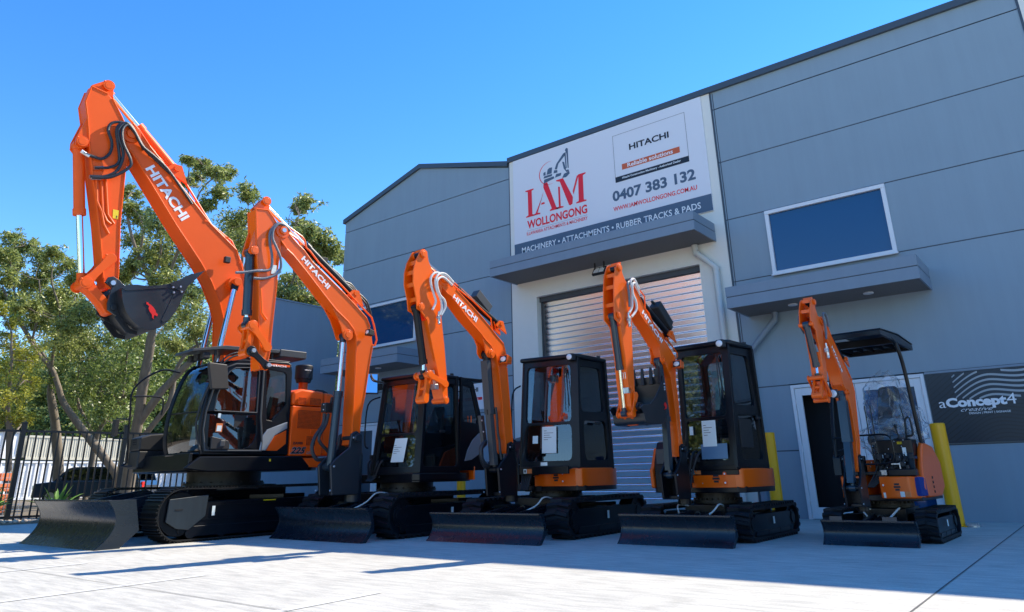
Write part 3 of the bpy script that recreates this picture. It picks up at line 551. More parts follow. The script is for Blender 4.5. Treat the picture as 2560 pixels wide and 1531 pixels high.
c1, B1_ = canopy(-10.85, -5.475, 5.46, .40, 'long flat grey canopy under the billboard and above the roller shutter')
c2, B2_ = canopy(-5.0, -1.725, 3.755, .41, 'flat grey canopy above the white framed door, under the right-hand window')
c3, B3_ = canopy(-17.3, -14.07, 3.755, .41, 'flat dark grey canopy low at the left end of the warehouse, partly behind excavator booms')
for x in (-3.95, -2.64):
    m_ = MB().cyl((x, 13.5, 3.763), (x, 13.5, 3.745), .085, 24)
    m_.v = [v-Vector((-3.3625, YF, 3.755)) for v in m_.v]; d = m_.pieces('downlight', FRAMEW, c2)
m_ = MB().cyl((-15.3, 13.4, 3.763), (-15.3, 13.4, 3.745), .085, 24); m_.v = [v-Vector((-15.685, YF, 3.755)) for v in m_.v]; m_.pieces('downlight', FRAMEW, c3)
# floodlight
fl = empty('floodlight', (-8.15, YF-.4, 5.25), 0); tag(fl, 'small black twin panel floodlight under the long canopy over the shutter', 'floodlight')
Mx = Matrix.Rotation(radians(-35), 4, 'X')
MB(Mx).box(-.17, .17, -.03, .03, -.12, .10).build('housing', PLASTIC, fl, bevel=.008)
MB(Mx).box(-.135, -.008, -.036, -.03, -.085, .065).box(.008, .135, -.036, -.03, -.085, .065).pieces('lens', LAMPG, fl)
MB().box(-.13, -.11, -.02, .02, 0, .2).box(.11, .13, -.02, .02, 0, .2).pieces('bracket', PLASTIC, fl)
# downpipes
def dpipe(pts, r, label, m):
    p = MB().tube(pts, r, 18)
    for a in (1,): p.cyl(Vector(pts[a])+Vector((0, 0, .0)), Vector(pts[a])+(Vector(pts[a+1])-Vector(pts[a])).normalized()*.06, r*1.12, 18)
    p.cyl(Vector(pts[2]), Vector(pts[2])-Vector((0, 0, .06)), r*1.12, 18)
    tag(p.build('downpipe', m), label, 'downpipe', None)
dpipe([(-5.93, YF-.12, 5.45), (-5.92, YF-.12, 5.28), (-5.52, YF-.12, 4.88), (-5.50, YF-.12, .0)], .068, 'cream downpipe bending down the cream wall right of the shutter', PIPEW)
dpipe([(-4.44, YF-.12, 3.76), (-4.45, YF-.12, 3.62), (-5.08, YF-.12, 3.0), (-5.10, YF-.12, .0)], .06, 'grey downpipe slanting down from under the canopy over the door', WALLD)
# side wall along the yard's left edge
sw = MB().box(-18.1, -17.97, 10.9, YF+.0, 0, 5.87).box(-18.13, -17.94, 10.87, YF, 5.872, 5.91)
tag(sw.build('boundary_wall', WALLG), 'plain grey boundary wall running out from the left corner of the warehouse', 'wall')
# bollards
def bollard(x, y, h, label):
    b = empty('bollard', (x, y, 0)); tag(b, label, 'bollard', 'yellow bollards along the warehouse front')
    MB().cyl((0, 0, 0), (0, 0, h), .105, 28).cyl((0, 0, h), (0, 0, h+.012), .105, 28, .09).build('post', BOLY, b)
    MB().box(-.13, .13, -.13, .13, 0, .012).build('base_plate', BOLY, b)
bollard(-1.93, 13.05, 1.47, 'tall yellow bollard beside the smallest excavator, in front of the dark signboard')
bollard(-4.62, 13.2, 1.47, 'yellow bollard mostly hidden behind the cab of the second excavator from the right')
bollard(-12.0, 13.2, 1.2, 'yellow bollard glimpsed under the body of the middle-left excavator')
bollard(-16.7, 13.2, 1.2, 'yellow bollard glimpsed under the largest excavator near the left end of the building')
lid = MB().cyl((-1.72, 13.0, 0), (-1.72, 13.0, .02), .1, 16).box(-1.79, -1.65, 12.95, 13.05, .02, .05)
tag(lid.build('anchor_plate', ALU), 'small metal anchor plate on the concrete near the tall yellow bollard', 'plate')
# ---------------------------------------------------------------- billboard
YB = YF-.06
U = (1, 0, 0); V = (0, 0, 1); N_ = (0, -1, 0)
bb = empty('billboard', (-8.14, YB, 7.5)); tag(bb, 'wide white billboard with red and slate lettering above the roller shutter', 'billboard')
def Q(mb): mb.v = [v-Vector((-8.14, YB, 7.5)) for v in mb.v]; return mb
def T(s, x0, x1, z0, z1, m, bold=0, **k): return text(s, (x0+8.14, 0, z0-7.5), U, V, N_, x1-x0, z1-z0, m, bb, bold, depth=k.pop('depth', .004), **k)
def rect(x0, x1, z0, z1, d): return MB().add([(x0, YB-d, z0), (x1, YB-d, z0), (x1, YB-d, z1), (x0, YB-d, z1)], [(0, 1, 2, 3)])
Q(MB().box(-10.86, -5.445, YB, YF-.021, 6.15, 8.905)).build('panel', SIGNW, bb)
Q(rect(-10.86, -5.445, 6.155, 6.535, .003)).build('slate_band', SIGNB, bb)
T('MACHINERY • ATTACHMENTS • RUBBER TRACKS & PADS', -10.62, -5.71, 6.255, 6.405, WHITE, .012, depth=.006)
# IAM, drawn as serif letters
def polys(ps, m, d=.004, name='lettering'):
    mb = MB()
    for p in ps:
        mb.plate(p, [], lambda u, v, w_: Vector((u, YB-d-w_, v)), .001)
    return Q(mb).build(name, m, bb)
z0, z1 = 7.185, 7.94
I_ = [[(-10.46, z0), (-10.17, z0), (-10.19, z0+.03), (-10.255, z0+.05), (-10.255, z1-.05), (-10.19, z1-.03), (-10.19, z1), (-10.46, z1), (-10.46, z1-.03), (-10.385, z1-.05), (-10.385, z0+.05), (-10.46, z0+.03)]]
A_ = [[(-9.87, z1+.04), (-9.75, z1+.05), (-9.50, z0+.06), (-9.42, z0+.03), (-9.42, z0), (-9.70, z0), (-9.70, z0+.03), (-9.64, z0+.06), (-9.72, z0+.28), (-9.88, z1-.06)],
      [(-9.905, z1-.26), (-9.885, z1-.18), (-10.09, z0+.05), (-10.0, z0+.03), (-10.0, z0), (-10.22, z0), (-10.22, z0+.03), (-10.15, z0+.05)],
      [(-9.97, z0+.24), (-9.85, z0+.24), (-9.86, z0+.29), (-9.95, z0+.29)]]
M_ = [[(-9.47, z1+.03), (-9.26, z1+.03), (-8.99, z0+.2), (-9.01, z0+.03), (-9.07, z0), (-9.115, z0+.02), (-9.36, z1-.04), (-9.47, z1)],
      [(-9.42, z1-.16), (-9.365, z1-.18), (-9.365, z0+.05), (-9.28, z0+.03), (-9.28, z0), (-9.50, z0), (-9.50, z0+.03), (-9.42, z0+.05)],
      [(-8.985, z0+.36), (-8.965, z0+.26), (-8.79, z1-.02), (-8.84, z1-.02)],
      [(-8.80, z1), (-8.58, z1+.0), (-8.58, z1-.03), (-8.665, z1-.06), (-8.675, z0+.05), (-8.60, z0+.03), (-8.60, z0), (-8.90, z0), (-8.90, z0+.03), (-8.825, z0+.05)]]
polys(I_+A_+M_, SIGNR)
T('WOLLONGONG', -10.43, -8.595, 6.865, 7.095, SIGNR, .03)
Q(rect(-10.44, -8.6, 6.815, 6.82, .004)).build('rule', SIGNB, bb)
T('ILLAWARRA ATTACHMENTS & MACHINERY', -10.45, -8.6, 6.695, 6.785, SIGNR, .012)
# logo: arc and a little excavator drawing
arc = []
for i in range(25):
    a = radians(75+i*(290-75)/24); arc.append((-9.66+.34*cos(a), 8.23+.32*sin(a)))
arc2 = [(-9.66+(.34-.022*sin(pi*i/24))*cos(radians(75+i*(290-75)/24)), 8.23+(.32-.022*sin(pi*i/24))*sin(radians(75+i*(290-75)/24))) for i in range(24, -1, -1)]
polys([arc+arc2], SIGNR, name='logo_ring')
E_ = [[(-9.50, 8.28), (-9.44, 8.42), (-9.22, 8.64), (-9.14, 8.66), (-9.14, 8.60), (-9.38, 8.40), (-9.43, 8.26)],
      [(-9.16, 8.72), (-9.12, 8.77), (-9.07, 8.74), (-9.07, 8.20), (-9.10, 8.20), (-9.12, 8.62)], [(-9.18, 8.62), (-9.14, 8.62), (-9.13, 8.22), (-9.16, 8.20)],
      [(-9.26, 8.42), (-9.20, 8.40), (-9.15, 8.16), (-9.08, 8.16), (-9.06, 8.10), (-9.14, 8.10), (-9.22, 8.22)], [(-9.28, 7.98), (-9.22, 8.08), (-9.06, 8.10), (-9.05, 8.04), (-9.16, 7.97)],
      [(-9.86, 8.12), (-9.60, 8.12), (-9.58, 8.18), (-9.84, 8.18)], [(-9.76, 8.20), (-9.60, 8.20), (-9.58, 8.36), (-9.66, 8.37), (-9.72, 8.34)], [(-9.86, 8.20), (-9.79, 8.20), (-9.79, 8.30), (-9.86, 8.28)],
      [(-9.86, 7.98), (-9.52, 8.04), (-9.54, 8.10), (-9.84, 8.09)], [(-9.50, 8.05), (-9.32, 8.06), (-9.30, 8.13), (-9.46, 8.14)], [(-9.54, 8.18), (-9.42, 8.17), (-9.42, 8.24), (-9.52, 8.26)]]
polys(E_, SIGNB, name='logo_drawing')
# dealer box
mb = MB()
for a, b, c, d in ((-7.76, -5.86, 8.645, 8.652), (-7.76, -7.753, 7.42, 8.65), (-5.867, -5.86, 7.42, 8.65)):
    mb.add([(a, YB-.004, c), (b, YB-.004, c), (b, YB-.004, d), (a, YB-.004, d)], [(0, 1, 2, 3)])
Q(mb).build('box_outline', SIGNK, bb)
Q(rect(-7.76, -5.86, 7.42, 7.56, .004)).build('black_band', SIGNK, bb)
Q(rect(-7.56, -6.06, 7.705, 7.85, .004)).build('orange_band', SIGNO, bb)
T('HITACHI', -7.33, -6.29, 8.15, 8.31, SIGNK, .03)
T('Reliable solutions', -7.41, -6.23, 7.73, 7.835, WHITE, .02, depth=.007)
T('Hitachi Construction Machinery - Authorised Dealer', -7.57, -6.06, 7.46, 7.525, WHITE, .02, depth=.007)
T('0407 383 132', -7.87, -5.755, 6.955, 7.225, SIGNB, .035)
T('WWW.IAMWOLLONGONG.COM.AU', -7.87, -5.75, 6.715, 6.825, SIGNR, .018)
# ---------------------------------------------------------------- dark signboard at right
sb = empty('signboard', (0, YF-.02, 1.85)); tag(sb, 'dark navy signboard with pale flowing wave lines and white shop lettering', 'signboard')
YS = YF-.03
def Qs(mb): mb.v = [v-Vector((0, YF-.02, 1.85)) for v in mb.v]; return mb
Qs(MB().box(-2.115, 4, YS, YF-.002, 1.2, 2.33)).build('panel', NAVY, sb)
Qs(MB().box(-2.11, 4, YS-.01, YS+.01, 2.335, 2.37)).build('top_trim', WALLD, sb)
def waves(ks, dz, thick, xmin, xmax, m, nm, d, ztop=2.322, zlow=1.212):
    mb = MB()
    for k in ks:
        pts = []
        for i in range(121):
            x = xmin+(xmax-xmin)*i/120; t = (x+2.11)/1.5
            z = 1.02+k*dz+.075*sin(t*6.6-2.2+k*.05)*min(1, .3+t)+.20*t-.75*max(0, .62-t)**1.6
            pts.append((x, z, thick*(.45+.55*min(1, max(0, t*1.5)))))
        for j in range(120):
            (xa, za, ta), (xb, zb, tb) = pts[j], pts[j+1]
            if min(za-ta/2, zb-tb/2) > zlow and max(za+ta/2, zb+tb/2) < ztop:
                mb.add([(xa, YS-d, za-ta/2), (xb, YS-d, zb-tb/2), (xb, YS-d, zb+tb/2), (xa, YS-d, za+ta/2)], [(0, 1, 2, 3)])
    Qs(mb).build(nm, m, sb)
waves(range(8, 22), .082, .034, -1.72, 3.9, WAVE, 'wave_pattern', .003, zlow=1.86)
waves(range(-2, 24), .082, .034, -2.1, -1.73, WAVED, 'wave_pattern', .003)
waves(range(-4, 12), .062, .022, -1.72, 3.9, WAVED, 'wave_pattern', .003, ztop=1.84)
def Tsb(s, x0, x1, z0, z1, m, bold=0, **k): return text(s, (x0, YS-(YF-.02), z0-1.85), U, V, N_, x1-x0, z1-z0, m, sb, bold, depth=.008, **k)
Tsb('a', -1.985, -1.885, 1.765, 1.865, WHITE, 0)
Tsb('Concept', -1.88, -1.03, 1.72, 1.915, WHITE, .05)
Tsb('4', -1.03, -.90, 1.765, 1.93, WHITE, 0)
Tsb('creative', -1.69, -1.24, 1.69, 1.745, WHITE, -.005, shear=.5)
Tsb('DESIGN | PRINT | SIGNAGE', -1.58, -1.01, 1.632, 1.672, WHITE, .01)
# small sign beside the cream bay
ss = empty('wall_sign', (-12.35, YF-.01, 2.8)); tag(ss, 'small white sign with a red strip on the grey wall left of the cream bay', 'sign')
def Qw(mb): mb.v = [v-Vector((-12.35, YF-.01, 2.8)) for v in mb.v]; return mb
Qw(MB().box(-12.95, -12.0, YF-.012, YF-.002, 2.46, 3.15)).build('panel', SIGNW, ss)
Qw(MB().add([(-12.9, YF-.014, 2.69), (-12.05, YF-.014, 2.69), (-12.05, YF-.014, 2.76), (-12.9, YF-.014, 2.76)], [(0, 1, 2, 3)])).build('red_strip', SIGNR, ss)
text('HITACHI', (-.55, -.006, .10), U, V, N_, .72, .11, SIGNK, ss, .03)
text('Reliable solutions', (-.45, -.006, -.10), U, V, N_, .62, .05, WHITE, ss, .02)
text('Authorised Dealer', (-.45, -.006, -.24), U, V, N_, .62, .03, SIGNB, ss, .02)
# ---------------------------------------------------------------- fence at the left
def fence(x0, y0, x1, y1, h, label, spear=False):
    L = hypot(x1-x0, y1-y0); a = atan2(y1-y0, x1-x0)
    f = empty('picket_fence', (x0, y0, 0), a); tag(f, label, 'fence')
    MB().box(0, L, -.022, .022, h-.18, h-.125).box(0, L, -.022, .022, .12, .17).build('rail', FENCEM, f)
    mb = MB(); n = int(L/.165)
    for i in range(n):
        x = .06+i*.165; top = h-.13 if not spear else h
        mb.box(x-.019, x+.019, -.0125, .0125, .06, top)
        if spear: mb.cyl((x, 0, top), (x, 0, top+.07), .016, 6, .002)
    mb.build('pickets', FENCEM, f)
    k = 0
    while k*2.4 <= L:
        MB().box(k*2.4-.055, k*2.4+.055, -.055, .055, 0, h+.04).box(k*2.4-.062, k*2.4+.062, -.062, .062, h+.04, h+.065).build('post', FENCEM, f); k += 1
fence(-21.55, 4.62, -20.45, 14.0, 2.33, 'black tubular picket fence along the left boundary, in front of the parked car')
fence(-21.9, 1.3, -21.555, 4.6, 2.33, 'short black picket fence length at the far left edge, beyond the fence post')
# garden bed
MULCH = mat('mulch and stones', (.22, .18, .13), .95, var=.7, scale=22, bump=1, bscale=30)
gb = MB(); random.seed(5)
for i in range(41):
    pass
tag(MB().box(-24, -20.6, -5, 14, -.02, .04).build('garden_bed', MULCH), kind='structure')
STONE = mat('pale stone', (.5, .42, .33), .8, var=.3, scale=8)
mb = MB()
for i in range(260):
    x = random.uniform(-21.6, -20.62); y = random.uniform(4.2, 8.5); r = random.uniform(.03, .1)
    mb.ball((x, y, .04+r*.2), r, 3, (1, random.uniform(.7, 1.3), .6))
tag(mb.build('pebbles', STONE, angle=80), 'pale stones scattered over the garden bed by the fence', 'stones', kind='stuff')
LEAFP = mat('plant leaf', (.16, .30, .05), .45, var=.35, scale=3)
def plant(x, y, h, n, label, seed):
    random.seed(seed); mb = MB()
    for i in range(n):
        a = random.uniform(0, 2*pi); l = h*random.uniform(.6, 1.1); wd = .035*h/.7*random.uniform(.8, 1.3); lean = random.uniform(.15, .95)
        pts = []
        for j in range(7):
            t = j/6; rr = l*lean*t**1.3; z = l*(t-.55*lean*t*t)
            pts.append((Vector((cos(a)*rr, sin(a)*rr, z)), wd*(sin(pi*(t*.85+.15))**.7 if t < 1 else 0)+.001))
        s = Vector((-sin(a), cos(a), 0)); vs = []
        for p, w_ in pts: vs += [p-s*w_+Vector((0, 0, w_*.6)), p, p+s*w_+Vector((0, 0, w_*.6))]
        fs = []
        for j in range(6): fs += [(3*j, 3*j+1, 3*j+4, 3*j+3), (3*j+1, 3*j+2, 3*j+5, 3*j+4)]
        mb.add(vs, fs)
    o = mb.build('strap_leaf_plant', LEAFP); o.location = (x, y, .04)
    tag(o, label, 'plant', 'strap-leaved plants in the garden bed')
plant(-19.9-.9, 6.35, .98, 46, 'bright green strap-leaved plant left of the largest dozer blade', 11)
plant(-20.95, 7.95, .95, 34, 'green strap-leaved plant showing above the largest dozer blade', 12)
plant(-21.0, 5.55, .7, 26, 'small green strap-leaved plant at the far left edge of the picture', 13)
# ---------------------------------------------------------------- things beyond the fence
TILE = mat('terracotta', (.62, .17, .06), .7, var=.3, scale=5)
WIRE = mat('galvanised wire', (.5, .52, .54), .4, metal=.6)
d0 = Vector((-26.4, 8.0, 0))
for i in range(4):
    mb = MB()
    for j in range(7): mb.box(-.5+.02*(j % 2), .5, -.55+j*.16, -.55+j*.16+.13, 0, .22); mb.box(-.47, .47, -.55+j*.16, -.55+j*.16+.15, .16, .2)
    o = mb.build('terracotta_stack', TILE, bevel=.01); o.location = d0+Vector((0, 0, .12+i*.3)); o.rotation_euler = (0, 0, .5)
    tag(o, ('topmost', 'second from the top', 'third from the top', 'lowest')[3-i]+' layer of orange roof tiles at the far left behind the fence', 'tiles', 'stacked layers of terracotta tiles')
mb = MB()
for i in range(9):
    z = .05+i*.15; mb.cyl((-.6, -.62, z), (.8, -.62, z), .006, 5); mb.cyl((.8, -.62, z), (.8, .6, z), .006, 5)
for i in range(10):
    x = -.6+i*.155; mb.cyl((x, -.62, 0), (x, -.62, 1.3), .006, 5); mb.cyl((.8, -.62+i*.135, 0), (.8, -.62+i*.135, 1.3), .006, 5)
o = mb.build('wire_cage', WIRE); o.location = d0; o.rotation_euler = (0, 0, .5); tag(o, 'galvanised wire mesh cage round the stacked orange tiles', 'cage')
# car
CARB = mat('dark blue car paint', (.012, .03, .06), .2, coat=1)
TYRE = mat('tyre', (.015, .015, .016), .7)
car = empty('parked_car', (-37.0, 15.6, 0), atan2(3.06, 3.85)); tag(car, 'dark blue wagon parked behind the black fence at the left', 'car')
body = [(-2.45, .35), (-2.4, .95), (-1.55, 1.04), (2.35, 1.02), (2.48, .8), (2.45, .35)]
roofp = [(-1.55, 1.03), (-.95, 1.58), (-.7, 1.64), (1.9, 1.62), (2.15, 1.5), (2.35, 1.02)]
MB().prism(body, -.88, .88).build('body', CARB, car, bevel=.06, seg=3)
def cabin(holes):
    mb = MB()
    for y, t in ((-.84, .06), (.78, .06)): mb.plate(roofp, holes, lambda u, v, w_, y=y, t=t: Vector((u, y+w_+(.0), v)), t)
    mb.prism([(-.95, 1.58), (-.7, 1.64), (1.9, 1.62), (2.15, 1.5), (2.1, 1.46), (1.88, 1.57), (-.7, 1.59), (-.92, 1.54)], -.84, .84); return mb
wins = [[(-1.35, 1.08), (-.85, 1.52), (-.05, 1.56), (-.05, 1.08)], [(.05, 1.08), (.05, 1.56), (1.0, 1.55), (1.0, 1.08)], [(1.08, 1.08), (1.08, 1.55), (1.85, 1.53), (2.15, 1.1)]]
cabin(wins).build('roof', CARB, car)
for w_ in wins:
    for y in (-.82, .82): MB().prism(w_, y-.004, y+.004).build('window', GLASSD, car)
MB().add([(-1.52, -.8, 1.05), (-1.52, .8, 1.05), (-.93, .76, 1.57), (-.93, -.76, 1.57)], [(0, 1, 2, 3)]).build('windscreen', GLASSD, car)
for x in (-1.55, 1.5):
    for y in (-.9, .72):
        wl = MB().cyl((x, y, .36), (x, y+.2, .36), .36, 28).build('wheel', TYRE, car, bevel=.02); MB().cyl((x, y-.012, .36), (x, y+.212, .36), .22, 20).build('rim', ALU, wl)
MB().box(-1.2, -1.05, -1.08, -.9, 1.05, 1.2).build('wing_mirror', CARB, car, bevel=.02)
MB().box(2.44, 2.5, -.8, -.55, .72, .95).build('tail_light', REDM, car); MB().box(-2.47, -2.4, -.8, -.5, .7, .88).build('headlight', LAMPG, car)
# containers and shed
CONT = mat('white container paint', (.78, .79, .80), .5, var=.12, scale=3, stretch=(1, 1, .2))
CONTY = mat('cream corrugated iron', (.60, .57, .46), .5, var=.1, scale=2)
def corr(x0, x1, z0, z1, pitch, dep, m, name, loc, rz, label, yb=-2.4, top=True):
    mb = MB(); n = int((x1-x0)/pitch); vs = []
    for i in range(n+1):
        x = x0+i*pitch
        for fx, dy in ((0, 0), (.28, 0), (.42, dep), (.86, dep)):
            xx = min(x1, x+fx*pitch); vs += [(xx, dy, z0), (xx, dy, z1)]
    fs = [(2*i, 2*i+2, 2*i+3, 2*i+1) for i in range(len(vs)//2-1)]
    mb.add(vs, fs)
    o = empty(name, loc, rz); tag(o, label, 'container' if 'cont' in name else 'shed')
    mb.build('corrugated_side', m, o, angle=20)
    f = MB().box(x0-.05, x1+.05, -.03, .06, z1, z1+.14).box(x0-.05, x1+.05, -.03, .06, z0-.14, z0).box(x0-.1, x0, -.03, .06, z0, z1).box(x1, x1+.1, -.03, .06, z0, z1)
    f.box(x0, x1, .07, 2.4, z1+.02, z1+.12).box(x0-.1, x0-.02, .07, 2.4, z0, z1).box(x1+.02, x1+.1, .07, 2.4, z0, z1).box(x0, x1, 2.3, 2.4, z0, z1)
    f.build('frame', m, o)
    return o
ca = radians(101.5)
corr(0, 12.2, .15, 2.35, .46, .07, CONT, 'shipping_container', (-56.2, 15.0, 0), ca, 'long white corrugated container behind the parked car')
corr(0, 12.2, .15, 2.35, .46, .07, CONT, 'shipping_container', (-58.75, 27.3, 0), ca, 'white corrugated container seen between fence pickets under the largest excavator')
uc = corr(0, 4.6, 2.75, 4.3, .5, .1, CONT, 'shipping_container', (-56.0, 14.2, 0), ca, 'white framed container with dark gaps stacked at upper left', top=False)
corr(0, 9.4, 2.7, 4.0, .17, .03, CONTY, 'corrugated_shed', (-57.0, 19.2, 0), ca, 'cream corrugated iron shed wall above the long white container')
# ---------------------------------------------------------------- trees
def leafmat(name, c0, c1):
    m, t, p = nodes(name); g = t.nodes.new('ShaderNodeNewGeometry'); r = t.nodes.new('ShaderNodeValToRGB')
    r.color_ramp.elements[0].color = (*c0, 1); r.color_ramp.elements[1].color = (*c1, 1)
    t.links.new(g.outputs['Random Per Island'], r.inputs[0]); t.links.new(r.outputs[0], p.inputs['Base Color'])
    p.inputs['Roughness'].default_value = .42; p.inputs['Specular IOR Level'].default_value = .6
    tr = t.nodes.new('ShaderNodeBsdfTranslucent'); t.links.new(r.outputs[0], tr.inputs[0]); mx = t.nodes.new('ShaderNodeMixShader'); mx.inputs[0].default_value = .38
    o = t.nodes['Material Output']; t.links.new(p.outputs[0], mx.inputs[1]); t.links.new(tr.outputs[0], mx.inputs[2]); t.links.new(mx.outputs[0], o.inputs[0])
    return m
LG = leafmat('gum leaves', (.06, .10, .02), (.52, .56, .16))
LD = leafmat('dark leaves', (.04, .08, .02), (.34, .42, .10))
LY = leafmat('cypress leaves', (.12, .16, .015), (.60, .56, .07))
BARK = mat('grey gum bark', (.20, .165, .125), .9, var=.5, scale=3, bump=1, bscale=10, stretch=(3, 3, .5))
def leaves(mb, c, r, n, L, W, droop=.55):
    vs = []; fs = []; k = 0
    subs = [Vector((random.gauss(0, .5), random.gauss(0, .5), random.gauss(0, .38)))*r for _ in range(max(4, n//26))]
    for i in range(n):
        s = random.choice(subs); p = Vector(c)+s+Vector((random.gauss(0, .15), random.gauss(0, .15), random.gauss(0, .11)))*r
        d = Vector((random.gauss(0, 1), random.gauss(0, 1), random.gauss(-droop, .7))).normalized()
        a = d.cross(Vector((random.gauss(0, 1), random.gauss(0, 1), random.gauss(0, 1)))).normalized()
        l = L*random.uniform(.6, 1.3); w_ = W*random.uniform(.7, 1.3)
        vs += [p, p+d*l*.45+a*w_, p+d*l, p+d*l*.45-a*w_]; fs.append((k, k+1, k+2, k+3)); k += 4
    mb.add(vs, fs)
def twigs(mb, limbs, clumps):
    """thin twigs from the nearest limb point to every clump"""
    pts = [(Vector(p[:3]), p[3]) for l in limbs for p in l]
    for c in clumps:
        C_ = Vector(c[:3]); b, rr = min(pts, key=lambda q: (q[0]-C_).length+(.8 if q[0].z > C_.z else 0))
        mid = (b+C_)/2+Vector((random.gauss(0, .2), random.gauss(0, .2), random.gauss(-.1, .2)))
        r0 = min(rr*.5, .05); sp = spline([b, mid, C_], 4)
        mb.tube(sp, r0, 5, radii=[r0+(.012-r0)*i/(len(sp)-1) for i in range(len(sp))])
        for k in range(5):
            e = C_+Vector((random.gauss(0, .5), random.gauss(0, .5), random.gauss(.1, .4)))*c[3]
            mb.tube(spline([sp[-3], (sp[-3]+e)/2+Vector((random.gauss(0, .08), random.gauss(0, .08), .05)), e], 3), .014, 4)
LAB = {'gum': 'tall gum tree with a forked grey trunk behind the largest boom', 'left gum': 'open-crowned gum tree leaning out over the left of the picture',
 'middle gum': 'dense dark green tree behind the largest bucket', 'wall gum': 'sparse gum tree showing above the plain boundary wall',
 'cypress': 'yellow-green conifer at the far left edge'}
random.seed(8)
for nm, cl in TREE_CLUMPS.items():
    if nm == 'back tree': continue
    lb = TREE_LIMBS[nm]; b = lb[0][0]
    name = 'conifer_tree' if nm == 'cypress' else 'gum_tree'
    t = empty(name, (b[0], b[1], 0)); off = Vector((b[0], b[1], 0)); tag(t, LAB[nm], 'tree', 'trees beyond the fence')
    mb = MB()
    for l in lb:
        sp = spline([p[:3] for p in l], 5); rs = spline([(p[3], 0, 0) for p in l], 5)
        mb.tube(sp, 1, 10, radii=[max(.01, q.x) for q in rs])
    twigs(mb, lb, cl)
    mb.v = [v+Vector((noise.noise(v*1.3), noise.noise(v*1.3+Vector((7, 3, 1))), 0))*.05-off for v in mb.v]
    mb.build('trunk', BARK, t, angle=60)
    mb = MB()
    for c in cl:
        r = c[3]*1.16
        if nm == 'cypress': leaves(mb, c[:3], r*1.1, 900, .10, .02, -.4)
        elif nm == 'middle gum': leaves(mb, c[:3], r*1.15, 800, .19, .034)
        else: leaves(mb, c[:3], r, int(520+1250*min(1.0, r)), .17, .028)
    mb.v = [v-off for v in mb.v]
    mb.build('crown', {'cypress': LY, 'middle gum': LD}.get(nm, LG), t)
PROTO = {}
def proto(kind, m):
    """three leafy trees of unit-like size (11 m high, 5.2 m crown radius), copied for the rows further off"""
    random.seed(40+kind); h = 11; r = 5.2
    mb = MB(); mb.tube(spline([(0, 0, -.2), (.2, .1, h*.35), (-.1, .2, h*.75)], 5), .2, 9, radii=[.3-.24*i/10 for i in range(11)])
    cl = []
    for i in range(74):
        a = random.uniform(0, 2*pi); u = random.random()**.45; z = random.uniform(.9, h); k = (1-((z-h*.42)/(h*.62))**2); k = max(.2, k)**.5
        cl.append((cos(a)*u*r*k, sin(a)*u*r*k, z, r*random.uniform(.22, .36)))
    for c in cl[:30]: mb.tube(spline([(0, 0, c[2]*.45), (c[0]*.5, c[1]*.5, c[2]*.8), c[:3]], 3), .05, 5)
    lm_ = MB()
    for c in cl: leaves(lm_, c[:3], c[3]*1.3, 640, .30, .06)
    t = empty('leafy_tree', (0, 0, 0)); mb.build('trunk', BARK, t, angle=60); lm_.build('crown', m, t); return t
def bushy(x, y, h, r, label, kind, group, first=set()):
    m = (LD, LG, LD)[kind]
    if kind not in PROTO: PROTO[kind] = proto(kind, m); t = PROTO[kind]
    else:
        t = PROTO[kind].copy(); COL.objects.link(t)
        for ch in PROTO[kind].children:
            if ch.name.split('.')[0] in ('trunk', 'crown'): c = ch.copy(); COL.objects.link(c); c.parent = t
    t.location = (x, y, 0); t.scale = (r/5.2, r/5.2, h/11); t.rotation_euler = (0, 0, x*1.7+y); tag(t, label, 'tree', group)
bk = [(-63, 13, 11, 5.5, 0), (-57, 21.5, 10.5, 5, 1), (-53.5, 26, 12, 5.5, 2), (-48.5, 29, 10, 5, 0), (-44.5, 33, 11.5, 5.2, 2), (-39.5, 34.5, 9.5, 4.6, 1), (-36.5, 38.5, 10.5, 5, 0), (-32, 40, 9.5, 4.6, 1), (-66, 22, 12, 5.5, 2), (-60.5, 28.5, 12, 5.5, 0), (-55, 34, 12, 5.5, 2), (-49, 39, 12, 5.5, 0)]
bl_ = ['dark leafy tree at the far left behind the containers', 'mid green leafy tree behind the cream shed', 'dark leafy tree filling the gap left of the forked gum', 'dark leafy tree behind the forked gum trunk', 'deep green tree behind the largest excavator\'s cab', 'pale leafy tree glimpsed beside the largest cab', 'dark leafy tree behind the largest boom foot', 'pale leafy tree just above the boundary wall', 'deep green tree in the back row at far left', 'deep green tree in the back row left of centre', 'deep green tree in the back row behind the bucket', 'deep green tree in the back row behind the booms']
for i, (x, y, h, r, k) in enumerate(bk): bushy(x*1.32, y*1.32, h*1.12, r*1.35, bl_[i], k, 'trees beyond the fence')
# trees outside the frame that the glass mirrors
od = [(-33, -6, 13, 5.5), (-38, 1, 14, 6), (-30, -16, 13, 6), (-44, -10, 15, 6), (-26, -44, 9, 6), (-12, -50, 8, 6), (3, -48, 9, 6.5), (36, -20, 9, 6.5), (38, -6, 9, 6.5), (37, 6, 9, 6)]
for i, (x, y, h, r) in enumerate(od): bushy(x, y, h, r, 'leafy tree outside the picture, number %s clockwise from the fence' % ('one', 'two', 'three', 'four', 'five', 'six', 'seven', 'eight', 'nine', 'ten', 'eleven', 'twelve')[i], (0, 2, 1)[i % 3], 'trees outside the picture')
# ================================================================ excavators
UP = {1: ((-12.40, 7.37), 0, -5), 2: ((-9.45, 9.02), 0, -6), 3: ((-6.9, 9.8), 2, -2), 4: ((-4.34, 10.06), 0, -6), 5: ((-2.30, 10.75), -1, -4)}
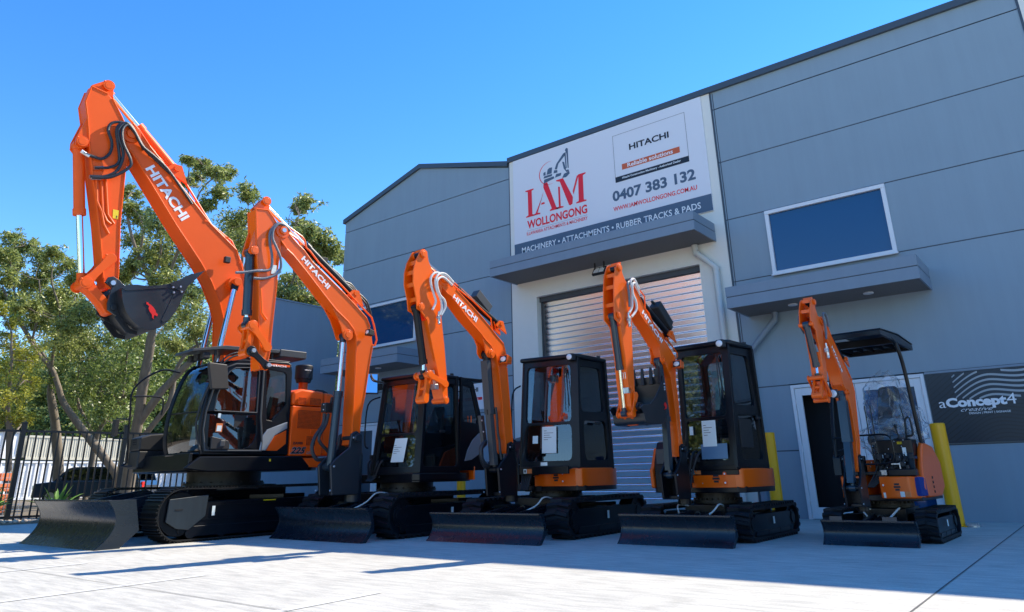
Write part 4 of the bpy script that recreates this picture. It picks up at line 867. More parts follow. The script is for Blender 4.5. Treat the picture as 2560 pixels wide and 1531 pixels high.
# track: half width, shoe width, front, rear, height ; blade: half width, height, forward distance of the cutting edge (in the undercarriage frame)
UC = {1: dict(W=1.30, tw=.50, f=1.80, r=1.95, h=.80, bw=1.325, bh=.64, bx=2.61, steel=1),
      2: dict(W=1.08, tw=.42, f=1.42, r=1.5, h=.64, bw=1.08, bh=.455, bx=1.89, steel=0),
      3: dict(W=.95, tw=.36, f=1.22, r=1.25, h=.54, bw=.95, bh=.375, bx=1.93, steel=0),
      4: dict(W=.76, tw=.30, f=.92, r=1.02, h=.44, bw=.75, bh=.35, bx=1.50, steel=0),
      5: dict(W=.64, tw=.23, f=.80, r=.70, h=.375, bw=.50, bh=.27, bx=1.29, steel=0)}
BW = {1: .20, 2: .135, 3: .095, 4: .085, 5: .07}
SW = {1: .17, 2: .13, 3: .10, 4: .09, 5: .07}
DOWN = {1: 'largest', 2: 'second', 3: 'third', 4: 'fourth', 5: 'smallest'}
LAB_X = {1: 'largest orange excavator, steel tracks, black bucket with red kangaroo hung from its high arm',
         2: 'second orange excavator from the left, its bucketless arm ending in a black strap',
         3: 'middle orange excavator of the five, white hoses, no bucket, bare link ends',
         4: 'orange excavator with a black bucket curled upward, standing in front of the roller shutter',
         5: 'smallest orange excavator with an open canopy and plastic-wrapped seat, by the white doors'}
def belt_path(f, r, h, n=96):
    R = h/2; Rf = R*.93; pts = []
    L = f+r-2*R
    # closed path: bottom (rear->front), front arc, top (front->rear), rear arc ; normal outward
    segs = []
    per = 2*L+2*pi*R
    for i in range(n):
        s = per*i/n
        if s < L: pts.append((-r+R+s, 0, 0, -1))
        elif s < L+pi*R:
            a = -pi/2+(s-L)/R; pts.append((f-R+R*cos(a), R+R*sin(a), cos(a), sin(a)))
        elif s < 2*L+pi*R:
            q = s-L-pi*R; sag = .012*h*sin(pi*q/L); pts.append((f-R-q, 2*R-sag, 0, 1))
        else:
            a = pi/2+(s-2*L-pi*R)/R; pts.append((-r+R+R*cos(a), R+R*sin(a), cos(a), sin(a)))
    return pts, per
def undercarriage(m, root):
    p = UC[m]; s, au, a0 = UP[m]; M = Matrix.Rotation(radians(au-a0), 4, 'Z')
    W, tw, f, r, h = p['W'], p['tw'], p['f'], p['r'], p['h']
    steel = p['steel']; lug = .028 if steel else .022+.012*(h > .4)
    for sd in (1, -1):
        y0, y1 = sorted((sd*W, sd*(W-tw)))
        npitch = int((2*(f+r)+.8)/(.165 if steel else (.10 if m > 3 else .125)))
        pts, per = belt_path(f-lug, r-lug, h-2*lug, npitch*2)
        P = [(x, z+lug, nx, nz) for x, z, nx, nz in pts]; N = len(P); mb = MB(M)
        t = .03 if not steel else .014
        vs = []
        for x, z, nx, nz in P: vs += [(x, y0, z), (x, y1, z), (x-nx*t, y1, z-nz*t), (x-nx*t, y0, z-nz*t)]
        fs = []
        for i in range(N):
            j = (i+1) % N
            for k in range(4): fs.append((4*i+k, 4*i+(k+1) % 4, 4*j+(k+1) % 4, 4*j+k))
        mb.add(vs, fs)
        for k in range(npitch):
            x, z, nx, nz = P[2*k]; tx, tz = -nz, nx; tx, tz = (-tx, -tz)
            pw = per/npitch
            def blk(ya, yb, a, b, hh, skew=0, taper=.7):
                q = []
                for yy, sk in ((ya, 0), (yb, skew)):
                    for u, hgt in ((a, 0), (b, 0), (b*taper if a < 0 else b, hh), (a*taper if a < 0 else a, hh)):
                        u2 = u+sk; q.append((x+tx*u2+nx*hgt, yy, z+tz*u2+nz*hgt))
                mb.loft(q[:4], q[4:])
            if steel:
                blk(y0, y1, -pw*.36, -pw*.27, lug, taper=.9); blk(y0, y1, -pw*.05, pw*.05, lug, taper=.8); blk(y0, y1, pw*.27, pw*.36, lug, taper=1)
                blk(y0, y1, -pw*.45, pw*.45, .006, taper=1)
            else:
                ym = (y0+y1)/2; off = pw*.18
                blk(y0, ym+.01, -pw*.30+off, pw*.30+off, lug, skew=-off*1.6)
                blk(ym-.01, y1, -pw*.30-off*.6, pw*.30-off*.6, lug, skew=off*1.6)
        o = mb.build('track', STEEL if steel else RUBBER, root, angle=30)
        # frame inside the belt
        yo = sd*(W-(.06 if steel else .025)); yi = sd*(W-tw+.05); ya, yb = sorted((yo, yi)); R = h/2
        fr = MB(M)
        fr.prism([(-r+R, h*.16), (f-R, h*.16), (f-R+.02, h*.45), (f-R-.12, h*.72), (-r+R+.1, h*.72), (-r+R-.05, h*.5)], ya+.01, yb-.01)
        fr.prism([(-r+R*1.5, h*.09), (f-R*1.5, h*.09), (f-R*1.4, h*.28), (-r+R*1.4, h*.28)], ya, yb)
        fo = fr.build('track_frame', BLACK, root, bevel=.008)
        for nm, cx, rr in (('idler', f-R, R*.78), ('sprocket', -r+R, R*.8)):
            wmb = MB(M).cyl((cx, ya+.03, R), (cx, yb-.03, R), rr, 28).cyl((cx, ya-.005, R), (cx, yb+.005, R), rr*.42, 20).cyl((cx, ya+.012, R), (cx, yb-.012, R), rr*.62, 20)
            for k in range(6):
                a = k*pi/3; wmb.cyl((cx+rr*.5*cos(a), ya+.005, R+rr*.5*sin(a)), (cx+rr*.5*cos(a), yb-.005, R+rr*.5*sin(a)), .014, 8)
            wmb.build(nm, BLACK, root, bevel=.004)
        rm = MB(M); nr = 6 if steel else 4
        for k in range(nr):
            cx = -r+R*1.5+(f+r-3*R)*k/(nr-1); rm.cyl((cx, ya-.004, h*.17), (cx, yb+.004, h*.17), h*.11, 16)
        rm.pieces('roller', BLACK, root)
        if sd == 1:
            x0 = (f-r)/2
            MB(M).box(x0+.02, x0+.075, yo+.012, yo+.015, h*.42, h*.62).build('label_plate', PAPER, fo) if not steel else None
            if steel:
                g = MB(M)
                g.prism([(f-R+.05, .20), (f-R+.22, .30), (f-R+.2, .62), (f-R-.42, .67), (f-R-.40, .36), (f-R-.15, .17)], W-.07, W-.035)
                g.build('idler_guard', mat('guard plate', (.018, .028, .036), .45, var=.4, scale=4, stretch=(4, 1, .6)), fo, bevel=.01)
                MB(M).box(f-R-.02, f-R+.10, W-.036, W-.030, .455, .475).build('handle_slot', DKIN, fo)
                MB(M).box(f-R-.56, f-R-.51, W-.055, W-.052, .36, .50).build('label_plate', PAPER, fo)
                MB(M).box(-.25, -.02, W-.075, W-.050, .545, .56).build('step_label', YELLOW, fo)
                MB(M).box(-r+.5, f-.9, W-.1, W-.055, .50, .515).box(-r+.4, f-.7, W-.1, W-.06, .30, .315).build('frame_rib', BLACK, fo)
    # carbody, slewing ring
    mb = MB(M); k = W-tw+.06
    mb.box(-.5*r, .5*f, -k*.55, k*.55, h*.45, h*.98)
    for sx in (1, -1):
        for sy in (1, -1):
            mb.prismz([(sx*.1, sy*.1), (sx*f*.62, sy*k), (sx*(f*.62-.28*h/.5), sy*k), (sx*.0, sy*.3*k)], h*.42, h*.8)
    mb.build('carbody', BLACK, root, bevel=.01)
    zr = {1: 1.03, 2: .79, 3: .70, 4: .60, 5: .485}[m]
    rr = {1: .62, 2: .45, 3: .38, 4: .3, 5: .25}[m]
    sr = MB().cyl((0, 0, h*.9), (0, 0, zr), rr, 48).cyl((0, 0, h*1.0), (0, 0, h*1.0+.04), rr*1.1, 48)
    for i in range(24):
        a = i*pi/12; sr.cyl((rr*1.05*cos(a), rr*1.05*sin(a), h+.04), (rr*1.05*cos(a), rr*1.05*sin(a), h+.065), .014, 6)
    sr.build('slewing_ring', STEEL, root)
    # dozer blade
    bw, bh, bx = p['bw'], p['bh'], p['bx']; wing = m == 1
    prof = []
    dp = .34*bh
    for i in range(13):
        t = i/12; x = bx-dp*(1-(2*min(1, t*1.02)-1)**2)*.85-dp*.45*t*(1 if m != 5 else .6); prof.append((x, t*bh))
    back = [(x-.03-.02*sin(pi*i/12), z) for i, (x, z) in enumerate(prof)][::-1]
    bl = MB(M); bl.prism(prof+back, -bw, bw)
    bl.box(prof[-1][0]-.05, prof[-1][0]+.006, -bw, bw, bh-.02, bh+.004)
    bo = bl.build('dozer_blade', BLADE, root, bevel=.004)
    ep = MB(M)
    for sd in (1, -1):
        ex = [(q[0]+.004, q[1]) for q in prof]+[(prof[-1][0]-.10*bh/.4-(.22 if wing else 0), bh), (bx-.9*dp-(.38 if wing else .1), bh*.35), (bx-.6*dp-(.2 if wing else 0), 0)]
        ya, yb = sorted((sd*bw, sd*(bw+.016))); ep.prism(ex, ya, yb)
    ep.pieces('end_plate', BLADE, bo, bevel=.003)
    ce = prof[:3]; MB(M).prism([(x+.007, z+.002) for x, z in ce]+[(x-.002, z+.002) for x, z in ce[::-1]], -bw+.01, bw-.01).build('cutting_edge', BLADE, bo)
    am = MB(M); ay = {1: .55, 2: .35, 3: .28, 4: .2, 5: .12}[m]; at = {1: .09, 2: .07, 3: .06, 4: .05, 5: .05}[m]
    xb = bx-dp-.08; zb = bh*.6
    for sd in (1, -1):
        ar = [(xb, zb+bh*.28), (xb, zb-bh*.3), (.35*f, h*.45), (.35*f, h*.45+(.22 if m == 1 else .14)), ((.62 if m == 1 else .55)*f, h*.95 if m == 1 else h*.82)]
        am.prism(ar, sd*ay-at/2, sd*ay+at/2)
    am.pieces('blade_arm', BLADE, bo, bevel=.006)
    cy = MB(M); cy.cyl((.3*f, 0, h*.62), (f*.75, 0, h*.72), .05*h/.5, 16); cy.cyl((f*.75, 0, h*.72), (xb+.03, 0, zb+.05), .028*h/.5, 12)
    cy.build('blade_cylinder', BLACK, bo)
    if m > 1:
        hm = MB(M); hm.tube(spline([(f*.5, ay+.06, h*.95), (f*.75, ay+.10, h*1.0), (f*.9, ay+.02, h*.75), (xb+.06, .05, zb)]), .011, 8)
        if m >= 4: hm.tube(spline([(f*.5, -ay-.03, h*.95), (f*.7, -ay-.09, h*.98), (f*.9, -ay-.0, h*.78)]), .010, 8)
        hm.pieces('blade_hose', HOSEW, bo)
    if m == 5:
        MB(M).box(prof[-1][0]-.02, prof[-1][0]+.01, .18, .33, bh, bh+.045).box(prof[-1][0]-.02, prof[-1][0]+.01, -.40, -.26, bh, bh+.045).pieces('blade_tab', DARKBLUE, bo)
def hyd(name, a, b, c, y, rb, rr, root, m_=None, ear=True):
    """cylinder: barrel a->b, chrome rod b->c, all (x,z) at lateral y"""
    A, B, C = (Vector((q[0], y, q[1])) for q in (a, b, c)); d = (C-A).normalized(); mb = MB()
    mb.cyl(A, B, rb, 20).cyl(B-d*rb*1.2, B, rb*1.15, 20).cyl(A+d*rb*.2, A+d*rb*1.0, rb*1.12, 20)
    mb.cyl(A-Vector((0, rb*.9, 0)), A+Vector((0, rb*.9, 0)), rb*1.05, 16)
    o = mb.build(name, m_ or DARKBLUE, root)
    rm = MB().cyl(B, C, rr, 16); rm.build('rod', CHROME, o)
    MB().cyl(C-Vector((0, rb*.8, 0)), C+Vector((0, rb*.8, 0)), rb*.85, 16).cyl(C-d*rb*1.6, C, rr*1.4, 14).build('rod_eye', m_ or DARKBLUE, o)
    return o
def pin(mb, x, z, y0, y1, r): mb.cyl((x, y0, z), (x, y1, z), r, 20)
def link(mb, a, b, y, t, ra, rb):   # dog-bone plate between pins
    ax, az = a; bx, bz = b; L = hypot(bx-ax, bz-az); ux, uz = (bx-ax)/L, (bz-az)/L; px_, pz = -uz, ux; poly = []
    for i in range(7):
        t_ = -pi/2-pi*i/6; poly.append((ax+ra*(ux*cos(t_)+px_*sin(t_))*1.0, az+ra*(uz*cos(t_)+pz*sin(t_))))
    wq = min(ra, rb)*.72
    poly += [(ax+ux*L*.3+px_*wq, az+uz*L*.3+pz*wq), (ax+ux*L*.7+px_*wq, az+uz*L*.7+pz*wq)]
    for i in range(7):
        t_ = pi/2-pi*i/6; poly.append((bx+rb*(ux*cos(t_)+px_*sin(t_)), bz+rb*(uz*cos(t_)+pz*sin(t_))))
    poly += [(ax+ux*L*.7-px_*wq, az+uz*L*.7-pz*wq), (ax+ux*L*.3-px_*wq, az+uz*L*.3-pz*wq)]
    mb.prism(poly, y-t/2, y+t/2)
def flange(mb, poly, y, wd, t):     # thin proud rim line along polygon edge (weld lip)
    pass
def attachment(m, root):
    d = D[m]; bw = BW[m]; sw = SW[m]; OR = ORANGE1 if m == 1 else ORANGE; k = {1: 1.6, 2: 1.2, 3: .9, 4: .75, 5: .6}[m]
    # boom: box section with slightly recessed web so flanges read as lips
    boom = d['boom']; mb = MB(); mb.prism(boom, -bw, bw); bo = mb.build('boom', OR, root, bevel=.008*k, angle=28)
    lip = MB(); L = .012*k
    n = len(boom)
    cx = sum(p[0] for p in boom)/n
    for i in range(n):
        (xa, za), (xb, zb) = boom[i], boom[(i+1) % n]; l = hypot(xb-xa, zb-za)
        if l < .12: continue
        for s in (1, -1): lip.tube([(xa, s*(bw+.001), za), (xb, s*(bw+.001), zb)], .010*k, 6)
    lip.build('weld_lip', OR, bo)
    # pins and bosses
    pm = MB(); tx, tz = d['tip'][0]; pin(pm, tx, tz, -sw-.05*k, sw+.055*k, .055*k); pm.cyl((tx, bw, tz), (tx, bw+.02*k, tz), .10*k, 24); pm.cyl((tx, -bw-.02, tz), (tx, -bw, tz), .10*k, 24)
    pm.build('pivot_pin', OR, bo, bevel=.004)
    MB().cyl((tx, sw+.055*k, tz), (tx, sw+.062*k, tz), .03*k, 16).pieces('pin_cap', ALU, bo)
    # stick
    st = d['stick']; thick = .022*k
    if m <= 2:
        so_ = MB().prism(st, -sw, sw).build('arm', OR, root, bevel=.008*k, angle=28)
        hb = MB()
        for s in (1, -1): hb.prism(d['headb'], s*(sw*.5)-.02*k, s*(sw*.5)+.02*k); hb.prism(d['cbr'], s*sw*.8-.016*k, s*sw*.8+.016*k)
        hb.pieces('arm_bracket', OR, so_, bevel=.006)
        lp = MB(); n = len(st)
        for i in range(n):
            (xa, za), (xb, zb) = st[i], st[(i+1) % n]
            if hypot(xb-xa, zb-za) > .1:
                for s in (1, -1): lp.tube([(xa, s*(sw+.001), za), (xb, s*(sw+.001), zb)], .010*k, 6)
        lp.build('weld_lip', OR, so_)
    else:
        zc = d['cpin'][0][1]; body = [p for p in st if p[1] < zc+.25]
        mb = MB()
        for s in (1, -1): y = s*(sw-thick/2); mb.prism(st, y-thick/2, y+thick/2)
        so_ = mb.build('arm', OR, root, bevel=.003, angle=28)
        inner = [p for p in st if p[1] < zc-.10]
        # rear spine of the horn and solid lower body
        MB().prism(inner, -sw+thick, sw-thick).build('arm_web', OR, so_)
        hx, hz = d['head'][0]; cr = MB()
        front = [p for p in st if p[1] > zc+.1 and p[0] > hx-.02]
        for q in front[::1][:5]: cr.box(q[0]-.075*k, q[0]-.05*k, -sw+thick, sw-thick, q[1]-.035*k, q[1]+.03*k)
        tips = [p for p in st if p[1] > tz-.25 and p[0] < hx-.03]
        rear = sorted(tips, key=lambda p: p[1])
        for a, b in zip(rear, rear[1:]): cr.add([(a[0], -sw+thick, a[1]), (a[0], sw-thick, a[1]), (b[0], sw-thick, b[1]), (b[0], -sw+thick, b[1]), (a[0]+.015, -sw+thick, a[1]), (a[0]+.015, sw-thick, a[1]), (b[0]+.015, sw-thick, b[1]), (b[0]+.015, -sw+thick, b[1])], [(0, 1, 2, 3), (4, 5, 6, 7)])
        cr.pieces('arm_bracket', OR, so_)
    hx, hz = d['head'][0]; cxp, czp = d['cpin'][0]
    pm = MB()
    for (x, z), r in (((hx, hz), .042*k), ((cxp, czp), .04*k), (d['hinge'][0], .04*k), (d['linkA'][0], .04*k), (d['linkA'][1], .042*k)):
        e = sw+.035*k if (x, z) != tuple(d['linkA'][1]) else sw+.05*k
        if m < 3 and (x, z) == (hx, hz): e = sw*.5+.06*k
        pin(pm, x, z, -e, e, r); pm.cyl((x, e-.02, z), (x, e-.005, z), r*1.45, 20)
        pm.ball((x+.05*k, e-.01, z+.03*k), .012*k, 4)
    pm.build('link_pin', OR, so_, bevel=.003)
    # cylinders
    ab = d['armbase'][0]
    if m > 2 or True:
        ux, uz = hx-ab[0], hz-ab[1]; mid = (ab[0]+ux*.55, ab[1]+uz*.55)
        hyd('arm_cylinder', ab, mid, (hx, hz), 0, {1: .095, 2: .07, 3: .05, 4: .042, 5: .034}[m], {1: .05, 2: .036, 3: .027, 4: .022, 5: .018}[m], root, OR if m == 1 else BLACK)
        mb = MB()
        for s in (1, -1): mb.prism([(ab[0]-.14*k, ab[1]-.16*k), (ab[0]+.14*k, ab[1]-.04*k), (ab[0]+.05*k, ab[1]+.05*k), (ab[0]-.05*k, ab[1]+.05*k)], s*.07*k-.012*k, s*.07*k+.012*k)
        pin(mb, ab[0], ab[1], -.1*k, .1*k, .035*k); mb.build('cylinder_bracket', OR, bo)
    g = d['gland'][0]; re_ = d['rodend'][0]
    hyd('bucket_cylinder', (cxp, czp), g, re_, 0, {1: .088, 2: .068, 3: .052, 4: .044, 5: .038}[m], {1: .052, 2: .036, 3: .025, 4: .022, 5: .018}[m], root, OR if m == 1 else (DARKBLUE if m in (2, 4, 5) else BLACK))
    # bucket linkage
    lk = MB(); A = d['linkA']; B = d['linkB']; yl = sw+.03*k
    for s in (1, -1): link(lk, A[0], A[1], s*yl, .022*k, .055*k, .06*k)
    lo = lk.build('guide_link', OR, root, bevel=.003)
    lk = MB(); P1, P2 = B; ux, uz = P2[0]-P1[0], P2[1]-P1[1]; L_ = hypot(ux, uz)
    lk.cyl((P1[0], -yl*.85, P1[1]), (P1[0], yl*.85, P1[1]), .062*k, 20); lk.cyl((P2[0], -sw*.8, P2[1]), (P2[0], sw*.8, P2[1]), .058*k, 20)
    for s in (1, -1): link(lk, P1, P2, s*sw*.62, .05*k, .06*k, .055*k)
    lk.cyl((P1[0]+ux*.55, -sw*.62, P1[1]+uz*.55), (P1[0]+ux*.55, sw*.62, P1[1]+uz*.55), .03*k, 12)
    if m == 1: lk.cyl((P1[0], 0, P1[1]), (P2[0], 0, P2[1]), .10, 20, .11)
    lk.build('bucket_link', OR, root, bevel=.004)
    # boom cylinders
    cp = d['cylpin'][0]
    if m == 1:
        for s in (1, -1): hyd('boom_cylinder', (.72, 1.55), (.56, 2.75), cp, s*.36, .085, .05, root, BLACK)
        mb = MB(); pin(mb, cp[0], cp[1], -.47, .47, .075); mb.cyl((cp[0], -.33, cp[1]), (cp[0], .33, cp[1]), .12, 24); mb.build('cylinder_boss', OR, bo, bevel=.006)
    else:
        mb = MB()
        for s in (1, -1): mb.prism(d['cbk'], s*bw*.86-.012*k, s*bw*.86+.012*k)
        pin(mb, cp[0], cp[1], -bw-.03, bw+.03, .045*k); mb.cyl((cp[0], bw*.9, cp[1]), (cp[0], bw+.012*k, cp[1]), .075*k, 20)
        mb.build('cylinder_bracket', OR, bo, bevel=.004)
        mid = d['cylmid'][0]; cb = d['cylbase'][0]
        if m == 2: hyd('boom_cylinder', cb, mid, cp, 0, .068, .038, root, DARKBLUE)
        else:
            # barrel at the top, rod below it guarded by a folded steel cover
            o = hyd('boom_cylinder', cp, mid, cb, 0, {3: .062, 4: .05, 5: .045}[m], {3: .028, 4: .024, 5: .02}[m], root, {3: BLACK, 4: DARKBLUE, 5: DARKBLUE}[m])
            gx = .05 if m == 3 else .045; w_ = {3: .062, 4: .05, 5: .05}[m]
            a, b = Vector((cp[0], 0, cp[1]-.1)), Vector((mid[0], 0, mid[1])); c = Vector((cb[0], 0, cb[1]+.06))
            gm = MB()
            for q0, q1, ww in ((a, b, w_), (b, c, w_*.75)):
                F = Vector((gx+.02, 0, 0))
                gm.add([q0+F+Vector((0, -ww, 0)), q0+F+Vector((0, ww, 0)), q1+F+Vector((0, ww, 0)), q1+F+Vector((0, -ww, 0)),
                        q0+Vector((0, -ww-.01, 0)), q0+Vector((0, ww+.01, 0)), q1+Vector((0, ww+.01, 0)), q1+Vector((0, -ww-.01, 0))], [(0, 1, 2, 3), (0, 4, 7, 3), (1, 5, 6, 2)])
            gm.build('cylinder_guard', {3: GREY, 4: DARKBLUE, 5: DARKBLUE}[m], o)
    # foot bracket / swing post
    low = sorted(boom, key=lambda p: p[1])[:4]; fx = sum(p[0] for p in low)/4; fz = sum(p[1] for p in low)/4+.06*k
    if m == 1:
        mb = MB()
        for s in (1, -1): mb.prism([(-.7, 1.05), (.75, 1.05), (.70, 1.65), (.5, 1.72), (.1, 1.85), (-.25, 1.8), (-.6, 1.5)], s*.36-.03, s*.36+.03)
        mb.pieces('boom_foot_bracket', BLACK, root, bevel=.01)
    else:
        cb = d['cylbase'][0]; z0 = {2: .62, 3: .58, 4: .52, 5: .42}[m]; xh = cb[0]-.35*k; mb = MB()
        for s in (1, -1):
            y = s*(bw+.03*k)
            mb.prism([(xh, z0), (cb[0]+.06*k, z0), (cb[0]+.10*k, cb[1]+.02), (cb[0]+.02*k, cb[1]+.10*k), (fx+.10*k, (fz+cb[1])/2+.06), (fx+.08*k, fz+.05*k), (fx, fz+.09*k), (fx-.09*k, fz+.04*k), (fx-.10*k, (fz+cb[1])/2), (xh, cb[1]+.1*k)], y-.022*k, y+.022*k)
        mb.box(xh, cb[0]-.06*k, -bw, bw, z0, z0+.06*k); mb.box(xh, xh+.12*k, -bw-.02, bw+.02, z0, cb[1]+.08*k)
        pin(mb, fx, fz, -bw-.1*k, bw+.1*k, .05*k); pin(mb, cb[0], cb[1], -bw-.05*k, bw+.05*k, .05*k)
        mb.cyl((xh-.02, 0, z0-.1*k), (xh-.02, 0, cb[1]+.18*k), .11*k, 24)
        mb.build('swing_post', BLACK if m != 2 else mat('swing post paint', (.012, .02, .03), .4, coat=.2, var=.2), root, bevel=.012*k)
        bt = MB()
        for (x, z) in ((fx, fz), (cb[0], cb[1]), (cb[0]+.04*k, z0+.06*k)):
            for y in (bw+.06*k, -bw-.06*k): bt.ball((x+.05*k, y, z), .014*k, 4)
        bt.pieces('bolt', ALU, root)
    # lettering
    LT = {1: ((2.162, 6.199), (1.407, 5.383), (2.038, 6.339)), 2: ((2.377, 4.256), (1.859, 3.837), (2.319, 4.328)), 3: ((2.421, 3.291), (1.926, 3.008), (2.369, 3.358)),
          4: ((1.639, 2.865), (1.224, 2.504), (1.599, 2.921)), 5: ((1.479, 2.256), (1.263, 1.964), (1.442, 2.285))}[m]
    a, b, c = (Vector((q[0], 0, q[1])) for q in LT); u = (b-a); Wd = u.length; u.normalize(); v = Vector((-u.z, 0, u.x)); v = v if v.z > 0 else -v
    H = max((c-a).dot(v), .05*Wd)
    text('HITACHI', (a.x, bw+.001, a.z), u, v, (0, 1, 0), Wd, H, WHITE, bo, .035, depth=.004)
    # hoses and pipes
    def hp(key, y, r, mt, nm, par, yb=None):
        if key not in d: return
        P = d[key]; ys = y if callable(y) else (lambda t: y)
        q = [(x, ys(i/(len(P)-1)), z) for i, (x, z) in enumerate(P)]
        MB().tube(spline(q, 6) if nm == 'hose' else q, r, 8).build(nm, mt, par)
    H_ = {1: HOSEB, 2: HOSEG, 3: HOSEW, 4: HOSEW, 5: HOSEG}[m]; hr = {1: .026, 2: .021, 3: .0165, 4: .0165, 5: .014}[m]
    for i in range(4):
        off = {1: .1, 2: .07, 3: .045, 4: .04, 5: .03}[m]
        base = sw+.03
        yy = (lambda t, i=i: base+off*(.3+.35*i)*sin(pi*min(1, .15+t*.8))) if not (m >= 4 and i == (1 if m == 5 else 3)) else (lambda t: -base-.03)
        hp('hose%d' % i, yy, hr, H_ if not (m == 4 and i == 2) else HOSEG, 'hose', so_)
    for i in range(3):
        hp('pipe%d' % i, bw*.75-i*bw*.45, .013*k, OR, 'pipe', bo)
    for i in range(3): hp('spipe%d' % i, sw+.02, .013*k, OR, 'pipe', so_)
    for i in range(2): hp('bhose%d' % i, 0, .018, HOSEB, 'hose', bo)
    top = [p for p in boom if p[1] > cp[1]+.25*k]
    if m in (1,):
        # clamp blocks across the boom top pipes
        pass
    if m >= 3:
        for key, s in (('valve', 1), ('valve2', -1)):
            if key in d:
                x, z = d[key][0]; y = s*(sw+.035); vb = MB(); random.seed(m)
                vb.cyl((x, y, z+.05), (x-.01, y, z-.06), .020, 10); vb.box(x-.024, x+.024, y-.02, y+.02, z-.02, z+.03); vb.cyl((x, y, z+.05), (x, y, z+.09), .013, 8); vb.cyl((x-.03, y, z-.01), (x+.04, y, z), .012, 8)
                vb.ball((x-.01, y, z-.075), .022, 6); vb.build('coupling_valve', ALU, so_, bevel=.003)
        if 'block' in d:
            x, z = d['block'][0]; MB().box(x-.02, x+.05, .0, .09, z-.04, z+.03).cyl((x+.02, .03, z+.03), (x+.05, .03, z+.22), .007, 6).cyl((x+.02, .06, z+.03), (x+.05, .06, z+.22), .007, 6).build('manifold', ALU, so_, bevel=.003)
    # working lamp on the boom
    if 'lamp' in d and m in (2, 3, 4):
        x, z = d['lamp'][0]; y = bw+.12*k; Mx = Matrix.Translation((x, y, z)) @ Matrix.Rotation(radians(-8), 4, 'Y')
        h_ = MB(Mx); s = .075*k if m > 2 else .055
        h_.add([(-s*1.2, -s*.8, -s*.8), (-s*1.2, s*.8, -s*.8), (-s*1.2, s*.8, s*.8), (-s*1.2, -s*.8, s*.8), (s*.9, -s*1.2, -s*.95), (s*.9, s*1.2, -s*.95), (s*.9, s*1.2, s*.95), (s*.9, -s*1.2, s*.95)], [(0, 1, 2, 3), (0, 4, 5, 1), (1, 5, 6, 2), (2, 6, 7, 3), (3, 7, 4, 0), (4, 5, 6, 7)])
        h_.box(-s, s*.2, -s*2.0, -s*.8, -s*.2, s*.2)
        ho = h_.build('work_lamp', OR if m > 2 else PLASTIC, bo, bevel=.008)
        lg = MB(Mx); lg.box(s*.9, s*.93, -s*1.0, s*1.0, -s*.75, s*.75); lg.build('lamp_bezel', PLASTIC, ho)
        lg = MB(Mx); lg.ball((s*.93, 0, 0), s*.72, 8, (.3, 1.1, .8)); lg.build('lamp_glass', LAMPG, ho)
    if m == 1:
        x, z = d['lamp'][0]; MB().box(x-.05, x+.06, .27, .36, z-.06, z+.06).build('work_lamp', PLASTIC, bo, bevel=.015)
        mb = MB(); P = d['pipe0']
        for i in range(5):
            t = i/4; q = spline([(x, 0, z) for x, z in P], 4); j = int(t*(len(q)-1)); c = q[j]
            mb.box(c.x-.03, c.x+.03, -.19, .215, c.z-.03, c.z+.012, None)
        mb.build('pipe_clamp', OR, bo)
        w4 = d['warn']; MB().loft([(x, sw+.003, z) for x, z in w4], [(x, sw+.005, z) for x, z in w4]).build('warning_sticker', YELLOW, so_)
        cx_, cz_ = sum(q[0] for q in w4)/4, sum(q[1] for q in w4)/4
        text('!', (cx_-.012, sw+.006, cz_-.07), (-1, 0, 0), (0, 0, 1), (0, 1, 0), .02, .05, SIGNK, so_, .02)
        mb = MB()
        for o_ in (0, .03): mb.plate([(cx_-.045+o_*.6, cz_+.0+o_*.5), (cx_+.045-o_*.6, cz_+.0+o_*.5), (cx_, cz_+.085-o_*.8)], [], lambda u, v, w_: Vector((u, sw+.0055+w_, v)), .0005) if o_ == 0 else None
        # lamp cap
        MB().cyl((tx, sw+.03, tz), (tx, sw+.10, tz), .085, 24).build('pivot_boss', OR, so_, bevel=.01)
    if m == 3:
        x, z = d['box'][0]; u = Vector((.78, 0, .62)); Mx = Matrix.Translation((x, -.04, z)) @ Matrix.Rotation(-atan2(.62, .85), 4, 'Y')
        MB(Mx).box(-.19, .17, -.09, .05, -.07, .07).build('hose_cover', GREY, bo, bevel=.008)
    if m == 4:
        x, z = d['box'][0]; Mx = Matrix.Translation((x, -.03, z)) @ Matrix.Rotation(-radians(43), 4, 'Y')
        MB(Mx).box(-.21, .19, -.10, .06, -.075, .07).build('hose_cover', PLASTIC, bo, bevel=.02)
        MB(Mx).box(-.26, -.19, -.05, .03, -.04, .03).cyl((.2, -.02, 0), (.26, -.02, -.02), .02, 8).build('cover_bracket', PLASTIC, bo)
    if m == 2:
        P = [p for p in d['bhose0']]; x, z = P[0]; MB().box(x-.02, x+.12, -.08, .06, z-.02, z+.09).build('valve_block', PLASTIC, bo, bevel=.008)
        w4 = d['tag']; MB().loft([(x, sw+.003, z) for x, z in w4], [(x, sw+.006, z) for x, z in w4]).build('white_tag', PAPER, so_)
        # black coupler strap between the link end and the arm end
        a = B[1]; b = d['hinge'][0]; mb = MB(); link(mb, a, b, sw+.07, .05, .075, .06); mb.cyl((a[0], sw+.0, a[1]), (a[0], sw+.14, a[1]), .03, 12); mb.cyl((b[0], sw, b[1]), (b[0], sw+.15, b[1]), .03, 12)
        mb.build('coupler_strap', BLACK, root, bevel=.01)
        mb = MB().cyl((a[0], sw+.10, a[1]), (a[0], sw+.15, a[1]), .035, 6).cyl((b[0], sw+.11, b[1]), (b[0], sw+.155, b[1]), .035, 6); mb.pieces('strap_nut', ALU, root)
    def hz_(pts, y, r): MB().tube(spline([(x, y, z) for x, z in pts], 6), r, 8).build('hose', HOSEB, root)
